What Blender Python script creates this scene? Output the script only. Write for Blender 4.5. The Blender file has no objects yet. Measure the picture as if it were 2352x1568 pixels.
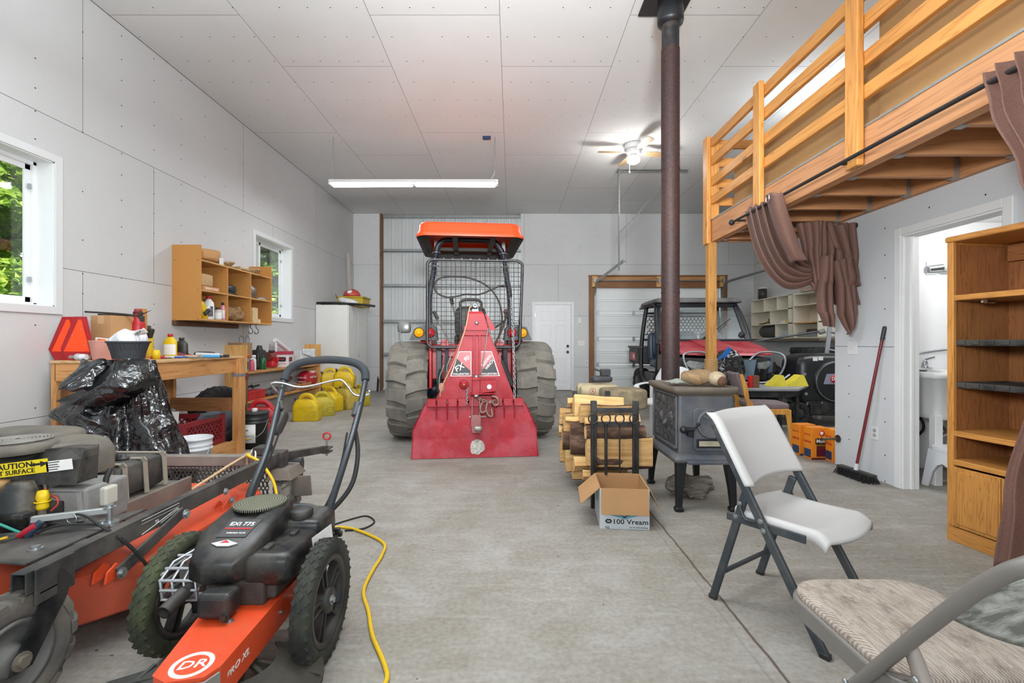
import bpy, bmesh, math, random
from mathutils import Vector, Matrix, Euler, noise
random.seed(7)
C = bpy.context.scene.collection
R = math.radians; PI = math.pi; V = Vector
# camera values read off image pixels, used to place things by pixel and depth: eye height 1.16 m, focal length 1066 px, principal point (1175, 785)
F = 1066.; CX = 1175.; CY = 785.; EYE = 1.16
def P(px, py, Y): return V(((px-CX)/F*Y, Y, EYE-(py-CY)/F*Y))
def sin(a): return math.sin(a)
def cos(a): return math.cos(a)
def lin(h):
    if isinstance(h, str):
        h = h.lstrip('#'); c = [int(h[i:i+2], 16)/255 for i in (0, 2, 4)]
    else: c = h
    return tuple(((x/12.92) if x <= .04045 else ((x+.055)/1.055)**2.4) for x in c)+(1,)
def nz(p, s=1.0): return noise.noise(V(p)*s)

class MB:
    def __init__(s): s.v = []; s.f = []; s.sm = []; s.M = Matrix()
    def at(s, loc=(0,0,0), rot=(0,0,0), sc=(1,1,1)):
        s.M = Matrix.LocRotScale(V(loc), Euler(rot), V(sc)); return s
    def add(s, vs, fs, sm=False):
        b = len(s.v); s.v += [tuple(s.M@V(v)) for v in vs]
        s.f += [tuple(i+b for i in f) for f in fs]; s.sm += [sm]*len(fs); return s
    def box(s, x0, x1, y0, y1, z0, z1):
        vs = [(x,y,z) for x in (x0,x1) for y in (y0,y1) for z in (z0,z1)]
        return s.add(vs, [(0,1,3,2),(4,6,7,5),(0,4,5,1),(2,3,7,6),(0,2,6,4),(1,5,7,3)])
    def cb(s, c, size, rot=(0,0,0)):
        m = Matrix.LocRotScale(V(c), Euler(rot), V((1,1,1))); h = [k/2 for k in size]
        vs = [tuple(m@V((x,y,z))) for x in (-h[0],h[0]) for y in (-h[1],h[1]) for z in (-h[2],h[2])]
        return s.add(vs, [(0,1,3,2),(4,6,7,5),(0,4,5,1),(2,3,7,6),(0,2,6,4),(1,5,7,3)])
    def bar(s, p, q, w, h, up=(0,0,1)):
        p, q = V(p), V(q); d = (q-p).normalized(); up = V(up)
        if abs(d.dot(up)) > .98: up = V((0,1,0))
        a = d.cross(up).normalized(); b = a.cross(d)
        vs = []
        for e in (p, q):
            for sx, sy in ((-1,-1),(1,-1),(1,1),(-1,1)): vs.append(e+a*sx*w/2+b*sy*h/2)
        return s.add(vs, [(3,2,1,0),(4,5,6,7),(0,1,5,4),(1,2,6,5),(2,3,7,6),(3,0,4,7)])
    def tube(s, pts, r, n=10, closed=False, cap=True, flat=1.0):
        pts = [V(p) for p in pts]; m = len(pts); rs = r if isinstance(r, (list,tuple)) else [r]*m
        T = []
        for i in range(m):
            a = pts[(i-1) % m] if (closed or i > 0) else pts[i]; b = pts[(i+1) % m] if (closed or i < m-1) else pts[i]
            t = (b-a); T.append(t.normalized() if t.length > 1e-9 else V((0,0,1)))
        u = T[0].cross(V((0,0,1)))
        if u.length < .05: u = T[0].cross(V((0,1,0)))
        u.normalize(); vs = []
        for i in range(m):
            u = (u-T[i]*u.dot(T[i])); u = u.normalized() if u.length > 1e-6 else T[i].orthogonal().normalized()
            w = T[i].cross(u)
            for k in range(n):
                a = 2*PI*k/n; vs.append(pts[i]+(u*cos(a)+w*sin(a)*flat)*rs[i])
        fs = []
        for i in range(m if closed else m-1):
            j = (i+1) % m
            for k in range(n): fs.append((i*n+k, i*n+(k+1) % n, j*n+(k+1) % n, j*n+k))
        s.add(vs, fs, True)
        if cap and not closed:
            s.add(vs[:n], [tuple(range(n))[::-1]]); s.add(vs[-n:], [tuple(range(n))])
        return s
    def cyl(s, p, q, r, r2=None, n=20): return s.tube([p, q], [r, r if r2 is None else r2], n)
    def lathe(s, prof, n=28, sm=True, arc=None):
        # closed profile points (r, z) round the local z axis
        vs = []; fs = []; m = len(prof); full = arc is None; cnt = n if full else n+1
        for k in range(cnt):
            a = (2*PI*k/n) if full else arc[0]+(arc[1]-arc[0])*k/n
            for r, z in prof: vs.append((r*cos(a), r*sin(a), z))
        for k in range(n):
            j = (k+1) % cnt
            for i in range(m-1):
                r0, r1 = prof[i][0], prof[i+1][0]
                if r0 < 1e-6 and r1 < 1e-6: continue
                q = [k*m+i, j*m+i, j*m+i+1, k*m+i+1]
                if r0 < 1e-6: q = [k*m+i, j*m+i+1, k*m+i+1]
                elif r1 < 1e-6: q = [k*m+i, j*m+i, k*m+i+1]
                fs.append(tuple(q))
        return s.add(vs, fs, sm)
    def prism(s, poly, z0, z1, hole=None):
        n = len(poly); vs = [(x,y,z0) for x,y in poly]+[(x,y,z1) for x,y in poly]
        fs = [tuple(range(n))[::-1], tuple(range(n,2*n))]+[(i,(i+1) % n,n+(i+1) % n,n+i) for i in range(n)]
        return s.add(vs, fs)
    def loft(s, secs, sm=False, cap=True, closed=True):
        n = len(secs[0]); vs = [p for sec in secs for p in sec]; fs = []
        for i in range(len(secs)-1):
            for k in range(n if closed else n-1): fs.append((i*n+k, i*n+(k+1) % n, (i+1)*n+(k+1) % n, (i+1)*n+k))
        s.add(vs, fs, sm)
        if cap: s.add(secs[0], [tuple(range(n))[::-1]]); s.add(secs[-1], [tuple(range(n))])
        return s
    def grid(s, nu, nv, fn, sm=True, cu=False):
        vs = []; fs = []
        for i in range(nu):
            for j in range(nv): vs.append(fn(i/(nu if cu else nu-1), j/(nv-1)))
        for i in range(nu if cu else nu-1):
            for j in range(nv-1):
                k = (i+1) % nu; fs.append((i*nv+j, k*nv+j, k*nv+j+1, i*nv+j+1))
        return s.add(vs, fs, sm)
    def ball(s, c, r, n=16, m=10, fn=None):
        r = (r,r,r) if not isinstance(r, (tuple,list)) else r; c = V(c)
        vs = [c+V((0,0,r[2]))]; fs = []
        for i in range(1, m):
            for k in range(n):
                t = PI*i/m; a = 2*PI*k/n; vs.append(c+V((r[0]*sin(t)*cos(a), r[1]*sin(t)*sin(a), r[2]*cos(t))))
        vs.append(c-V((0,0,r[2])))
        for k in range(n): fs.append((0, 1+k, 1+(k+1) % n))
        for i in range(m-2):
            for k in range(n): a = 1+i*n; fs.append((a+k, a+n+k, a+n+(k+1) % n, a+(k+1) % n))
        a = 1+(m-2)*n
        for k in range(n): fs.append((a+k, len(vs)-1, a+(k+1) % n))
        if fn: vs = [fn(V(v)) for v in vs]
        return s.add(vs, fs, True)
    def rbox(s, c, size, e=.3, n=20, m=12, fn=None, rot=(0,0,0)):
        # rounded, puffed box (superellipsoid)
        def sp(x): return math.copysign(abs(x)**e, x)
        Mx = Matrix.LocRotScale(V(c), Euler(rot), V((1,1,1))); vs = []; fs = []
        for i in range(m+1):
            t = -PI/2+PI*i/m
            for k in range(n):
                a = 2*PI*k/n
                v = V((size[0]/2*sp(cos(t))*sp(cos(a)), size[1]/2*sp(cos(t))*sp(sin(a)), size[2]/2*sp(sin(t))))
                if fn: v = fn(v)
                vs.append(Mx@v)
        for i in range(m):
            for k in range(n): fs.append((i*n+k, i*n+(k+1) % n, (i+1)*n+(k+1) % n, (i+1)*n+k))
        return s.add(vs, fs, True)
    def build(s, name, mat, parent=None, bevel=0, seg=2, loc=None, rz=None, sub=0, solid=0):
        me = bpy.data.meshes.new(name); me.from_pydata(s.v, [], s.f)
        me.polygons.foreach_set('use_smooth', s.sm); me.materials.append(mat); me.update()
        if s.sm and any(s.sm) :
            bm = bmesh.new(); bm.from_mesh(me); bmesh.ops.recalc_face_normals(bm, faces=bm.faces); bm.to_mesh(me); bm.free()
        o = bpy.data.objects.new(name, me); C.objects.link(o)
        if parent: o.parent = parent
        if loc is not None: o.location = loc
        if rz is not None: o.rotation_euler = (0,0,rz) if not isinstance(rz, tuple) else rz
        if solid:
            md = o.modifiers.new('solid', 'SOLIDIFY'); md.thickness = solid; md.offset = 0
        if bevel:
            md = o.modifiers.new('bevel', 'BEVEL'); md.width = bevel; md.segments = seg; md.limit_method = 'ANGLE'; md.angle_limit = R(50)
        if sub:
            md = o.modifiers.new('sub', 'SUBSURF'); md.levels = sub; md.render_levels = sub
        return o

def _split(s, name, mat, parent=None, **kw):
    # one object for every loose piece of the builder
    par = list(range(len(s.v))); seen = {}
    def find(a):
        while par[a] != a: par[a] = par[par[a]]; a = par[a]
        return a
    for i, v in enumerate(s.v):
        k = tuple(round(c, 5) for c in v); j = seen.setdefault(k, i); par[find(i)] = find(j)
    for f in s.f:
        for i in f[1:]: par[find(i)] = find(f[0])
    grp = {}
    for k, f in enumerate(s.f): grp.setdefault(find(f[0]), []).append(k)
    out = []
    for ks in grp.values():
        m = MB(); idx = {}
        for k in ks:
            for i in s.f[k]:
                if i not in idx: idx[i] = len(m.v); m.v.append(s.v[i])
            m.f.append(tuple(idx[i] for i in s.f[k])); m.sm.append(s.sm[k])
        out.append(m.build(name, mat, parent, **kw))
    return out
MB.split = _split
def thing(name, label, cat, loc=(0,0,0), rz=0, group=None):
    o = bpy.data.objects.new(name, None); C.objects.link(o); o.empty_display_size = .1
    o.location = loc; o.rotation_euler = (0,0,rz) if not isinstance(rz, tuple) else rz
    o['label'] = label; o['category'] = cat
    if group: o['group'] = group
    return o
def tag(o, label, cat, group=None):
    o['label'] = label; o['category'] = cat
    if group: o['group'] = group
    return o
def struct(o): o['kind'] = 'structure'; return o
def dup(o, loc, rz=None, label=None, group=None):
    def cp(x, par):
        c = x.copy(); C.objects.link(c)
        if par: c.parent = par
        for ch in list(x.children): cp(ch, c)
        return c
    c = cp(o, None); c.location = loc
    if rz is not None: c.rotation_euler = (0,0,rz) if not isinstance(rz, tuple) else rz
    if label: c['label'] = label
    if group: c['group'] = group
    return c
def B(*a): return MB().box(*a)
def text(body, size, mat, parent, loc, rot, name='lettering', align='CENTER', sx=1.0, ext=.0006, shear=0):
    cu = bpy.data.curves.new(name, 'FONT'); cu.body = body; cu.size = size; cu.align_x = align; cu.align_y = 'CENTER'; cu.extrude = ext
    cu.shear = shear; cu.resolution_u = 2; cu.offset = .012*size
    tmp = bpy.data.objects.new(name, cu); me = bpy.data.meshes.new_from_object(tmp); bpy.data.objects.remove(tmp); me.materials.clear(); me.materials.append(mat)
    o = bpy.data.objects.new(name, me); C.objects.link(o); o.parent = parent; o.location = loc
    o.rotation_euler = rot if isinstance(rot, (tuple, Euler)) else rot.to_euler(); o.scale = (sx,1,1); return o
def rrect(w, h, r, n=4, cx=0, cy=0):
    out = []
    for sx, sy, a0 in ((1,1,0),(-1,1,90),(-1,-1,180),(1,-1,270)):
        for k in range(n+1):
            a = R(a0+90*k/n); out.append((cx+sx*(w/2-r)+r*cos(a), cy+sy*(h/2-r)+r*sin(a)))
    return out
def arcpts(c, r, a0, a1, n, ax='xz'):
    out = []
    for k in range(n+1):
        a = R(a0+(a1-a0)*k/n); u, w = r*cos(a), r*sin(a); c_ = V(c)
        out.append(c_+(V((u,0,w)) if ax == 'xz' else V((u,w,0)) if ax == 'xy' else V((0,u,w))))
    return out
def smooth_path(pts, n=6):
    pts = [V(p) for p in pts]; out = []
    for i in range(len(pts)-1):
        p0 = pts[max(i-1,0)]; p1 = pts[i]; p2 = pts[i+1]; p3 = pts[min(i+2,len(pts)-1)]
        for k in range(n):
            t = k/n; out.append(.5*((2*p1)+(p2-p0)*t+(2*p0-5*p1+4*p2-p3)*t*t+(3*p1-p0-3*p2+p3)*t**3))
    out.append(pts[-1]); return out
def chain(mb, pts, link=.03, wire=.004, width=.018):
    pts = [V(p) for p in pts]; acc = 0; k = 0; d = link*.72
    L = [0]
    for i in range(1, len(pts)): L.append(L[-1]+(pts[i]-pts[i-1]).length)
    t = 0; i = 0
    while t < L[-1]:
        while i < len(L)-2 and L[i+1] < t: i += 1
        f = (t-L[i])/max(1e-6, L[i+1]-L[i]); c = pts[i].lerp(pts[i+1], f); T = (pts[i+1]-pts[i]).normalized()
        a = T.orthogonal().normalized(); b = T.cross(a)
        w = a if k % 2 else b
        ring = []
        for q in range(8):
            an = 2*PI*q/8; ring.append(c+T*cos(an)*link/2+w*sin(an)*width/2)
        mb.tube(ring, wire, 5, closed=True); t += d; k += 1
    return mb

# ---------------------------------------------------------------- materials
class NT:
    def __init__(s, name):
        s.m = bpy.data.materials.new(name); s.m.use_nodes = True; s.t = s.m.node_tree; s.n = s.t.nodes; s.l = s.t.links
        s.b = s.n['Principled BSDF']; s.out = s.n['Material Output']; s._tc = None
    def node(s, typ, **kw):
        n = s.n.new(typ)
        for k, v in kw.items(): setattr(n, k, v)
        return n
    def set(s, sock, v):
        if hasattr(v, 'is_linked') or isinstance(v, bpy.types.NodeSocket): s.l.new(v, sock)
        else: sock.default_value = v
    def tc(s):
        if s._tc is None: s._tc = s.node('ShaderNodeTexCoord').outputs['Object']
        return s._tc
    def math(s, op, a, b=0, c=0):
        n = s.node('ShaderNodeMath', operation=op)
        for i, v in enumerate((a,b,c)): s.set(n.inputs[i], v)
        return n.outputs[0]
    def mapping(s, sc=(1,1,1), loc=(0,0,0), rot=(0,0,0)):
        n = s.node('ShaderNodeMapping'); s.l.new(s.tc(), n.inputs[0]); n.inputs['Scale'].default_value = sc
        n.inputs['Location'].default_value = loc; n.inputs['Rotation'].default_value = rot; return n.outputs[0]
    def noise(s, scale, vec=None, detail=4, rough=.55, dist=0):
        n = s.node('ShaderNodeTexNoise'); s.l.new(vec or s.tc(), n.inputs['Vector'])
        n.inputs['Scale'].default_value = scale; n.inputs['Detail'].default_value = detail
        n.inputs['Roughness'].default_value = rough; n.inputs['Distortion'].default_value = dist; return n.outputs['Fac']
    def ramp(s, fac, stops, interp='LINEAR'):
        n = s.node('ShaderNodeValToRGB'); s.l.new(fac, n.inputs[0]); cr = n.color_ramp; cr.interpolation = interp
        while len(cr.elements) < len(stops): cr.elements.new(.5)
        for e, (p, c) in zip(cr.elements, stops): e.position = p; e.color = c if len(c) == 4 else lin(c)
        return n.outputs[0]
    def mix(s, fac, a, b, blend='MIX'):
        n = s.node('ShaderNodeMix', data_type='RGBA', blend_type=blend)
        s.set(n.inputs[0], fac); s.set(n.inputs[6], a); s.set(n.inputs[7], b); return n.outputs[2]
    def bump(s, h, st=.3, dist=.01):
        n = s.node('ShaderNodeBump'); s.l.new(h, n.inputs['Height']); n.inputs['Strength'].default_value = st; n.inputs['Distance'].default_value = dist
        s.l.new(n.outputs[0], s.b.inputs['Normal']); return n
    def fin(s, col=None, rough=None, metal=None):
        if col is not None: s.set(s.b.inputs['Base Color'], col)
        if rough is not None: s.set(s.b.inputs['Roughness'], rough)
        if metal is not None: s.set(s.b.inputs['Metallic'], metal)
        return s.m
_mats = {}
def mat(name, col, rough=.5, metal=0, var=.12, scale=6, bump=0, bscale=60, dirt=None, damt=.3, dscale=3, coat=0, stretch=None, spec=None):
    if name in _mats: return _mats[name]
    t = NT(name); c = lin(col); vec = t.mapping(stretch) if stretch else t.tc()
    f = t.noise(scale, vec, 5, .6)
    k = lambda m: tuple(min(1, x*m) for x in c[:3])+(1,)
    colr = t.ramp(f, [(.3, k(1-var)), (.7, k(1+var))])
    if dirt:
        g = t.noise(dscale, None, 8, .65); g = t.ramp(g, [(.5-damt*.4, (0,0,0,1)), (.5+damt*.5, (1,1,1,1))])
        g = t.math('MULTIPLY', g, min(1, damt*1.6)); colr = t.mix(g, colr, lin(dirt))
        t.fin(rough=t.math('ADD', t.math('MULTIPLY', g, .3), rough))
    else: t.fin(rough=rough)
    t.fin(colr, None, metal)
    if bump: t.bump(t.noise(bscale, None, 3), bump, .004)
    if coat: t.b.inputs['Coat Weight'].default_value = coat
    if spec is not None: t.b.inputs['Specular IOR Level'].default_value = spec
    _mats[name] = t.m; return t.m
def wood(name, light, dark, axis='x', scale=1, rough=.55, rings=6, knots=True):
    if name in _mats: return _mats[name]
    t = NT(name); s = [9*scale]*3; s['xyz'.index(axis)] = .55*scale
    v = t.mapping(tuple(s)); n = t.noise(1.6, v, 3, .5, .6)
    w = t.math('FRACT', t.math('MULTIPLY', n, rings)); w = t.math('ABSOLUTE', t.math('SUBTRACT', w, .5))
    s2 = [120*scale]*3; s2['xyz'.index(axis)] = 3*scale
    fib = t.noise(1, t.mapping(tuple(s2)), 2)
    g = t.math('ADD', t.math('MULTIPLY', w, 1.1), t.math('MULTIPLY', fib, .5))
    big = t.noise(1.3, None, 2)
    col = t.ramp(g, [(.1, lin(dark)), (.45, lin(light)), (1, tuple(min(1, x*1.12) for x in lin(light)[:3])+(1,))])
    col = t.mix(t.math('MULTIPLY', t.ramp(big, [(.35,(0,0,0,1)),(.7,(1,1,1,1))]), .35), col, lin(dark))
    if knots:
        vo = t.node('ShaderNodeTexVoronoi'); s3 = [5*scale]*3; s3['xyz'.index(axis)] = 1.6*scale
        t.l.new(t.mapping(tuple(s3)), vo.inputs['Vector']); vo.inputs['Scale'].default_value = 1
        kn = t.ramp(vo.outputs['Distance'], [(.06, (1,1,1,1)), (.11, (0,0,0,1))])
        col = t.mix(t.math('MULTIPLY', kn, .7), col, tuple(x*.45 for x in lin(dark)[:3])+(1,))
    t.fin(col, rough); t.bump(g, .12, .003); _mats[name] = t.m; return t.m
def drywall(name, u, v, uo, vo, col='#c4c4c4', stud_off=0):
    # gypsum board: 8 x 4 ft sheets with open joints and screw heads along the framing, u = long side axis, v = short side axis
    t = NT(name); sp = t.node('ShaderNodeSeparateXYZ'); g = t.node('ShaderNodeNewGeometry'); t.l.new(g.outputs['Position'], sp.inputs[0])
    U = t.math('SUBTRACT', sp.outputs[u], uo); W = t.math('SUBTRACT', sp.outputs[v], vo)
    cb = t.node('ShaderNodeCombineXYZ'); t.l.new(U, cb.inputs[0]); t.l.new(W, cb.inputs[1])
    br = t.node('ShaderNodeTexBrick'); t.l.new(cb.outputs[0], br.inputs['Vector'])
    for k, x in (('Scale',1.),('Mortar Size',.0024),('Mortar Smooth',.15),('Brick Width',2.4384),('Row Height',1.2192),('Bias',0.)): br.inputs[k].default_value = x
    br.offset = .667; br.offset_frequency = 2
    br.inputs['Color1'].default_value = (1,1,1,1); br.inputs['Color2'].default_value = (.955,.955,.955,1); br.inputs['Mortar'].default_value = (.16,.15,.15,1)
    # screws
    su, sv = .4064, .235
    a = t.math('DIVIDE', t.math('ADD', U, stud_off), su); b = t.math('DIVIDE', W, sv)
    fa = t.math('MULTIPLY', t.math('SUBTRACT', t.math('FRACT', a), .5), su); wn = t.node('ShaderNodeTexWhiteNoise', noise_dimensions='2D')
    c2 = t.node('ShaderNodeCombineXYZ'); t.l.new(t.math('FLOOR', a), c2.inputs[0]); t.l.new(t.math('FLOOR', b), c2.inputs[1]); t.l.new(c2.outputs[0], wn.inputs['Vector'])
    jit = t.math('MULTIPLY', t.math('SUBTRACT', wn.outputs['Value'], .5), .1)
    fb = t.math('ADD', t.math('MULTIPLY', t.math('SUBTRACT', t.math('FRACT', b), .5), sv), jit)
    d = t.math('SQRT', t.math('ADD', t.math('MULTIPLY', fa, fa), t.math('MULTIPLY', fb, fb)))
    dot = t.math('MULTIPLY', t.math('LESS_THAN', d, .0062), t.math('GREATER_THAN', wn.outputs['Value'], .22))
    n = t.noise(.9, g.outputs['Position'], 5, .6); fine = t.noise(160, g.outputs['Position'], 2)
    c = lin(col); base = t.ramp(n, [(.3, tuple(x*.95 for x in c[:3])+(1,)), (.7, tuple(min(1,x*1.03) for x in c[:3])+(1,))])
    base = t.mix(.06, base, t.ramp(fine, [(.4,(.3,.3,.3,1)),(.6,(.9,.9,.9,1))]))
    scuff = t.ramp(t.noise(2.2, g.outputs['Position'], 9, .72, 1.2), [(.68,(0,0,0,1)),(.78,(1,1,1,1))])
    base = t.mix(t.math('MULTIPLY', scuff, .22), base, lin('#7d7a78'))
    base = t.mix(1., base, br.outputs['Color'], 'MULTIPLY'); base = t.mix(dot, base, lin('#3a3836'))
    t.fin(base, .9); t.b.inputs['Specular IOR Level'].default_value = .2
    t.bump(fine, .05, .002); return t.m
def emit(name, col, st):
    t = NT(name); t.b.inputs['Emission Color'].default_value = lin(col); t.b.inputs['Emission Strength'].default_value = st; t.fin(lin(col)); return t.m
def glass(name, tint=(1,1,1,1), refl=.08, rough=.02):
    t = NT(name); tr = t.node('ShaderNodeBsdfTransparent'); tr.inputs[0].default_value = tint; gl = t.node('ShaderNodeBsdfGlossy'); gl.inputs['Roughness'].default_value = rough
    lw = t.node('ShaderNodeLayerWeight'); lw.inputs[0].default_value = .25; f = t.math('ADD', t.math('MULTIPLY', lw.outputs['Fresnel'], .3), refl*.3)
    mx = t.node('ShaderNodeMixShader'); t.l.new(f, mx.inputs[0]); t.l.new(tr.outputs[0], mx.inputs[1]); t.l.new(gl.outputs[0], mx.inputs[2])
    t.l.new(mx.outputs[0], t.out.inputs['Surface']); return t.m
def wheel_tyre(mb, Rr, rin, w, nl=18, lug=.02, skew=.5, frac=.85, style='ag', ax='x', tw=.32):
    # tyre round the local x axis: carcass plus raised tread blocks
    hw = w/2; h = Rr-lug-rin
    prof = [(rin,-hw*.72),(rin+h*.25,-hw*.93),(rin+h*.6,-hw),(rin+h*.88,-hw*.93),(rin+h*.99,-hw*.6),(rin+h,0),(rin+h*.99,hw*.6),(rin+h*.88,hw*.93),(rin+h*.6,hw),(rin+h*.25,hw*.93),(rin,hw*.72),(rin,-hw*.72)]
    sv = mb.M.copy(); mb.M = sv@Matrix.Rotation(PI/2, 4, 'Y'); mb.lathe(prof, 48)
    def rad(x):
        x = abs(x)/hw
        return rin+h*(1-.02*(x/.6)**2 if x < .6 else .98-.12*((x-.6)/.4)**1.6)
    for side in (-1,1):
        for i in range(nl):
            base = 2*PI*(i+(.5 if side > 0 and style != 'block' else 0))/nl; secs = []
            K = 5
            for k in range(K+1):
                t = k/K; z = side*hw*(1.02-t*1.02*frac); a = base+skew*t*2*PI/nl*1.6
                if style == 'bent' : a = base+2*PI/nl*skew*(1.5*max(0, t-.45)+.25*t)
                th = tw*2*PI/nl*.5*(1+.3*t if style != 'ag' else 1.15-.3*t)
                r0 = rad(z)-.01; r1 = rad(z)+lug*(1 if t > .1 else .55)
                secs.append([(r0*cos(a-th*1.25), r0*sin(a-th*1.25), z),(r1*cos(a-th), r1*sin(a-th), z),(r1*cos(a+th), r1*sin(a+th), z),(r0*cos(a+th*1.25), r0*sin(a+th*1.25), z)])
            mb.loft(secs)
    mb.M = sv; return mb
def disc_x(mb, prof, n=28):
    sv = mb.M.copy(); mb.M = sv@Matrix.Rotation(PI/2, 4, 'Y'); mb.lathe(prof, n); mb.M = sv; return mb
def hexbolt(mb, c, axis, r=.012, h=.01):
    c = V(c); a = V(axis).normalized(); mb.tube([c, c+a*h*.35], r*1.5, 14); mb.tube([c+a*h*.3, c+a*h], r, 6); return mb
# ---------------------------------------------------------------- shared materials
fir = {a: wood('fir_'+a, '#c58f58', '#8f5a2e', a) for a in 'xyz'}
firb = {a: wood('fir_beam_'+a, '#c08a5f', '#a06a45', a, 1.0, .55) for a in 'xyz'}
pine = {a: wood('pine_'+a, '#d9a867', '#b57c40', a) for a in 'xyz'}
railw = {a: wood('rail_'+a, '#d29550', '#a9672c', a, 1, .42) for a in 'xyz'}
oak = {a: wood('oak_'+a, '#bd8443', '#855423', a, 2.2, .38, 7, False) for a in 'xyz'}
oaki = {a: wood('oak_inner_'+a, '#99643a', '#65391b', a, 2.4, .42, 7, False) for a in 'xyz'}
brownw = {a: wood('aged_wood_'+a, '#8a5c35', '#563416', a) for a in 'xyz'}
particle = mat('hardboard', '#b98242', .75, 0, .13, 90, .1, 200)
hardbd = mat('kraft_board', '#b18c5e', .8, 0, .06, 3)
card = mat('cardboard', '#b58b5f', .85, 0, .06, 5)
whitep = mat('white_paint', '#dfe0e0', .45, 0, .02)
whitep2 = mat('white_plastic', '#d8dade', .4, 0, .03)
vinyl = mat('vinyl_white', '#e6e8ea', .35, 0, .01)
blackp = mat('black_plastic', '#1c1d1f', .42, 0, .2, 5, .08, 150, '#5b5750', .3, 7)
blackpp = mat('black_paint', '#17191d', .38, 0, .2, 8, 0, 60, '#54504b', .22, 9)
blkrub = mat('black_rubber', '#1b1b1c', .7, 0, .2, 10)
darkgrey = mat('dark_grey_plastic', '#33363b', .55, 0, .15, 6)
steel = mat('zinc_steel', '#a9aeb1', .34, .85, .1, 30, .05, 90)
galv = mat('galvanised', '#9b9f9f', .45, .6, .12, 14)
chrome = mat('chrome', '#d3d6d8', .12, 1, .02)
alum = mat('aluminium', '#b9bcc0', .35, .8, .06, 20)
castal = mat('cast_aluminium', '#8e8f8f', .6, .35, .15, 20, .15, 120, '#6a6157', .4, 6)
redp = mat('red_plastic', '#b3202a', .42, 0, .1)
yelp = mat('yellow_plastic', '#dcb90f', .45, 0, .08, 4, 0, 60, '#8f7a22', .22, 5)
yelold = mat('yellow_plastic_faded', '#bfae22', .5, 0, .1, 4, 0, 60, '#837337', .3, 5)
whl = mat('white_lettering', '#e8e8e6', .5, 0, .01)
blkl = mat('black_lettering', '#141416', .5, 0, .01)
redl = mat('red_lettering', '#b5202b', .5, 0, .01)
lblw = mat('white_label', '#dcdcda', .5, 0, .04, 30)
ropem = mat('sisal_rope', '#b08c5b', .9, 0, .2, 120, .5, 200)
ropew = mat('tan_rope', '#b59c78', .9, 0, .2, 120)

# ---------------------------------------------------------------- setting
ZC = 4.22; XL = -3.77; XR = 5.77; YB = 11.06; YF = -1.2
def concrete():
    t = NT('concrete'); g = t.node('ShaderNodeNewGeometry'); pos = g.outputs['Position']
    a = t.noise(.55, pos, 8, .62, .4); b = t.noise(3.2, pos, 9, .68, .8); c = t.noise(45, pos, 4, .6); 
    mp = t.node('ShaderNodeMapping'); t.l.new(pos, mp.inputs[0]); mp.inputs['Scale'].default_value = (1.3,9,1); mp.inputs['Rotation'].default_value = (0,0,.5)
    sw = t.noise(1.4, mp.outputs[0], 6, .7, .6)
    col = t.ramp(a, [(.32, lin('#7c776e')), (.48, lin('#949088')), (.66, lin('#a7a5a0'))])
    col = t.mix(t.math('MULTIPLY', t.ramp(b, [(.40,(0,0,0,1)),(.66,(1,1,1,1))]), .62), col, lin('#7f7567'))
    col = t.mix(t.math('MULTIPLY', t.ramp(sw, [(.5,(0,0,0,1)),(.72,(1,1,1,1))]), .45), col, lin('#b2b1af'))
    col = t.mix(.1, col, t.ramp(c, [(.35,(.12,.11,.1,1)),(.65,(.8,.8,.78,1))]))
    spot = t.ramp(t.noise(7, pos, 3, .5), [(.70,(0,0,0,1)),(.76,(1,1,1,1))]); col = t.mix(t.math('MULTIPLY', spot, .3), col, lin('#6f675c'))
    fl = t.ramp(t.noise(26, pos, 1, .4), [(.795,(0,0,0,1)),(.81,(1,1,1,1))]); col = t.mix(t.math('MULTIPLY', fl, .8), col, lin('#3f3830'))
    sp = t.node('ShaderNodeSeparateXYZ'); t.l.new(pos, sp.inputs[0])
    wob = t.math('MULTIPLY', t.math('SUBTRACT', t.noise(6, pos, 4), .5), .022)
    d = t.math('ABSOLUTE', t.math('SUBTRACT', t.math('ADD', sp.outputs[0], wob), .947))
    crack = t.ramp(d, [(.003,(1,1,1,1)),(.008,(0,0,0,1))]); col = t.mix(t.math('MULTIPLY', crack, .88), col, lin('#4d3b2c'))
    edge = t.ramp(t.math('ABSOLUTE', t.math('SUBTRACT', t.math('ADD', sp.outputs[0], wob), .89)), [(.002,(1,1,1,1)),(.006,(0,0,0,1))]); col = t.mix(t.math('MULTIPLY', edge, .3), col, lin('#6a5c4e'))
    t.fin(col, t.math('ADD', t.math('MULTIPLY', b, .25), .5)); t.b.inputs['Specular IOR Level'].default_value = .35
    h = t.math('ADD', t.math('MULTIPLY', c, .3), t.math('MULTIPLY', sw, .7)); h = t.math('SUBTRACT', h, t.math('MULTIPLY', crack, 1.2)); t.bump(h, .22, .006); return t.m
MFLOOR = concrete()
o = struct(B(XL-.2, XR+.2, YF-4, YB+.4, -.2, 0).build('floor', MFLOOR))
MCEIL = drywall('ceiling_board', 1, 0, 4.467-.12, -.11, '#dcdddd', .3)
o = struct(B(XL-.2, XR+.2, YF, YB+.4, ZC, ZC+.12).build('ceiling', MCEIL))
MWL = drywall('left_wall_board', 1, 2, 4.08, .56-1.2192, '#c6c6c6', .2032)
MWX = drywall('back_wall_board', 0, 2, .3, .56-1.2192, '#d0d1d2', .1)
MWR = drywall('partition_board', 1, 2, 2.2, -.1, '#cdd0d4', .2)
MPL = mat('plain_board', '#ced1d5', .85, 0, .02, 2)
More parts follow.
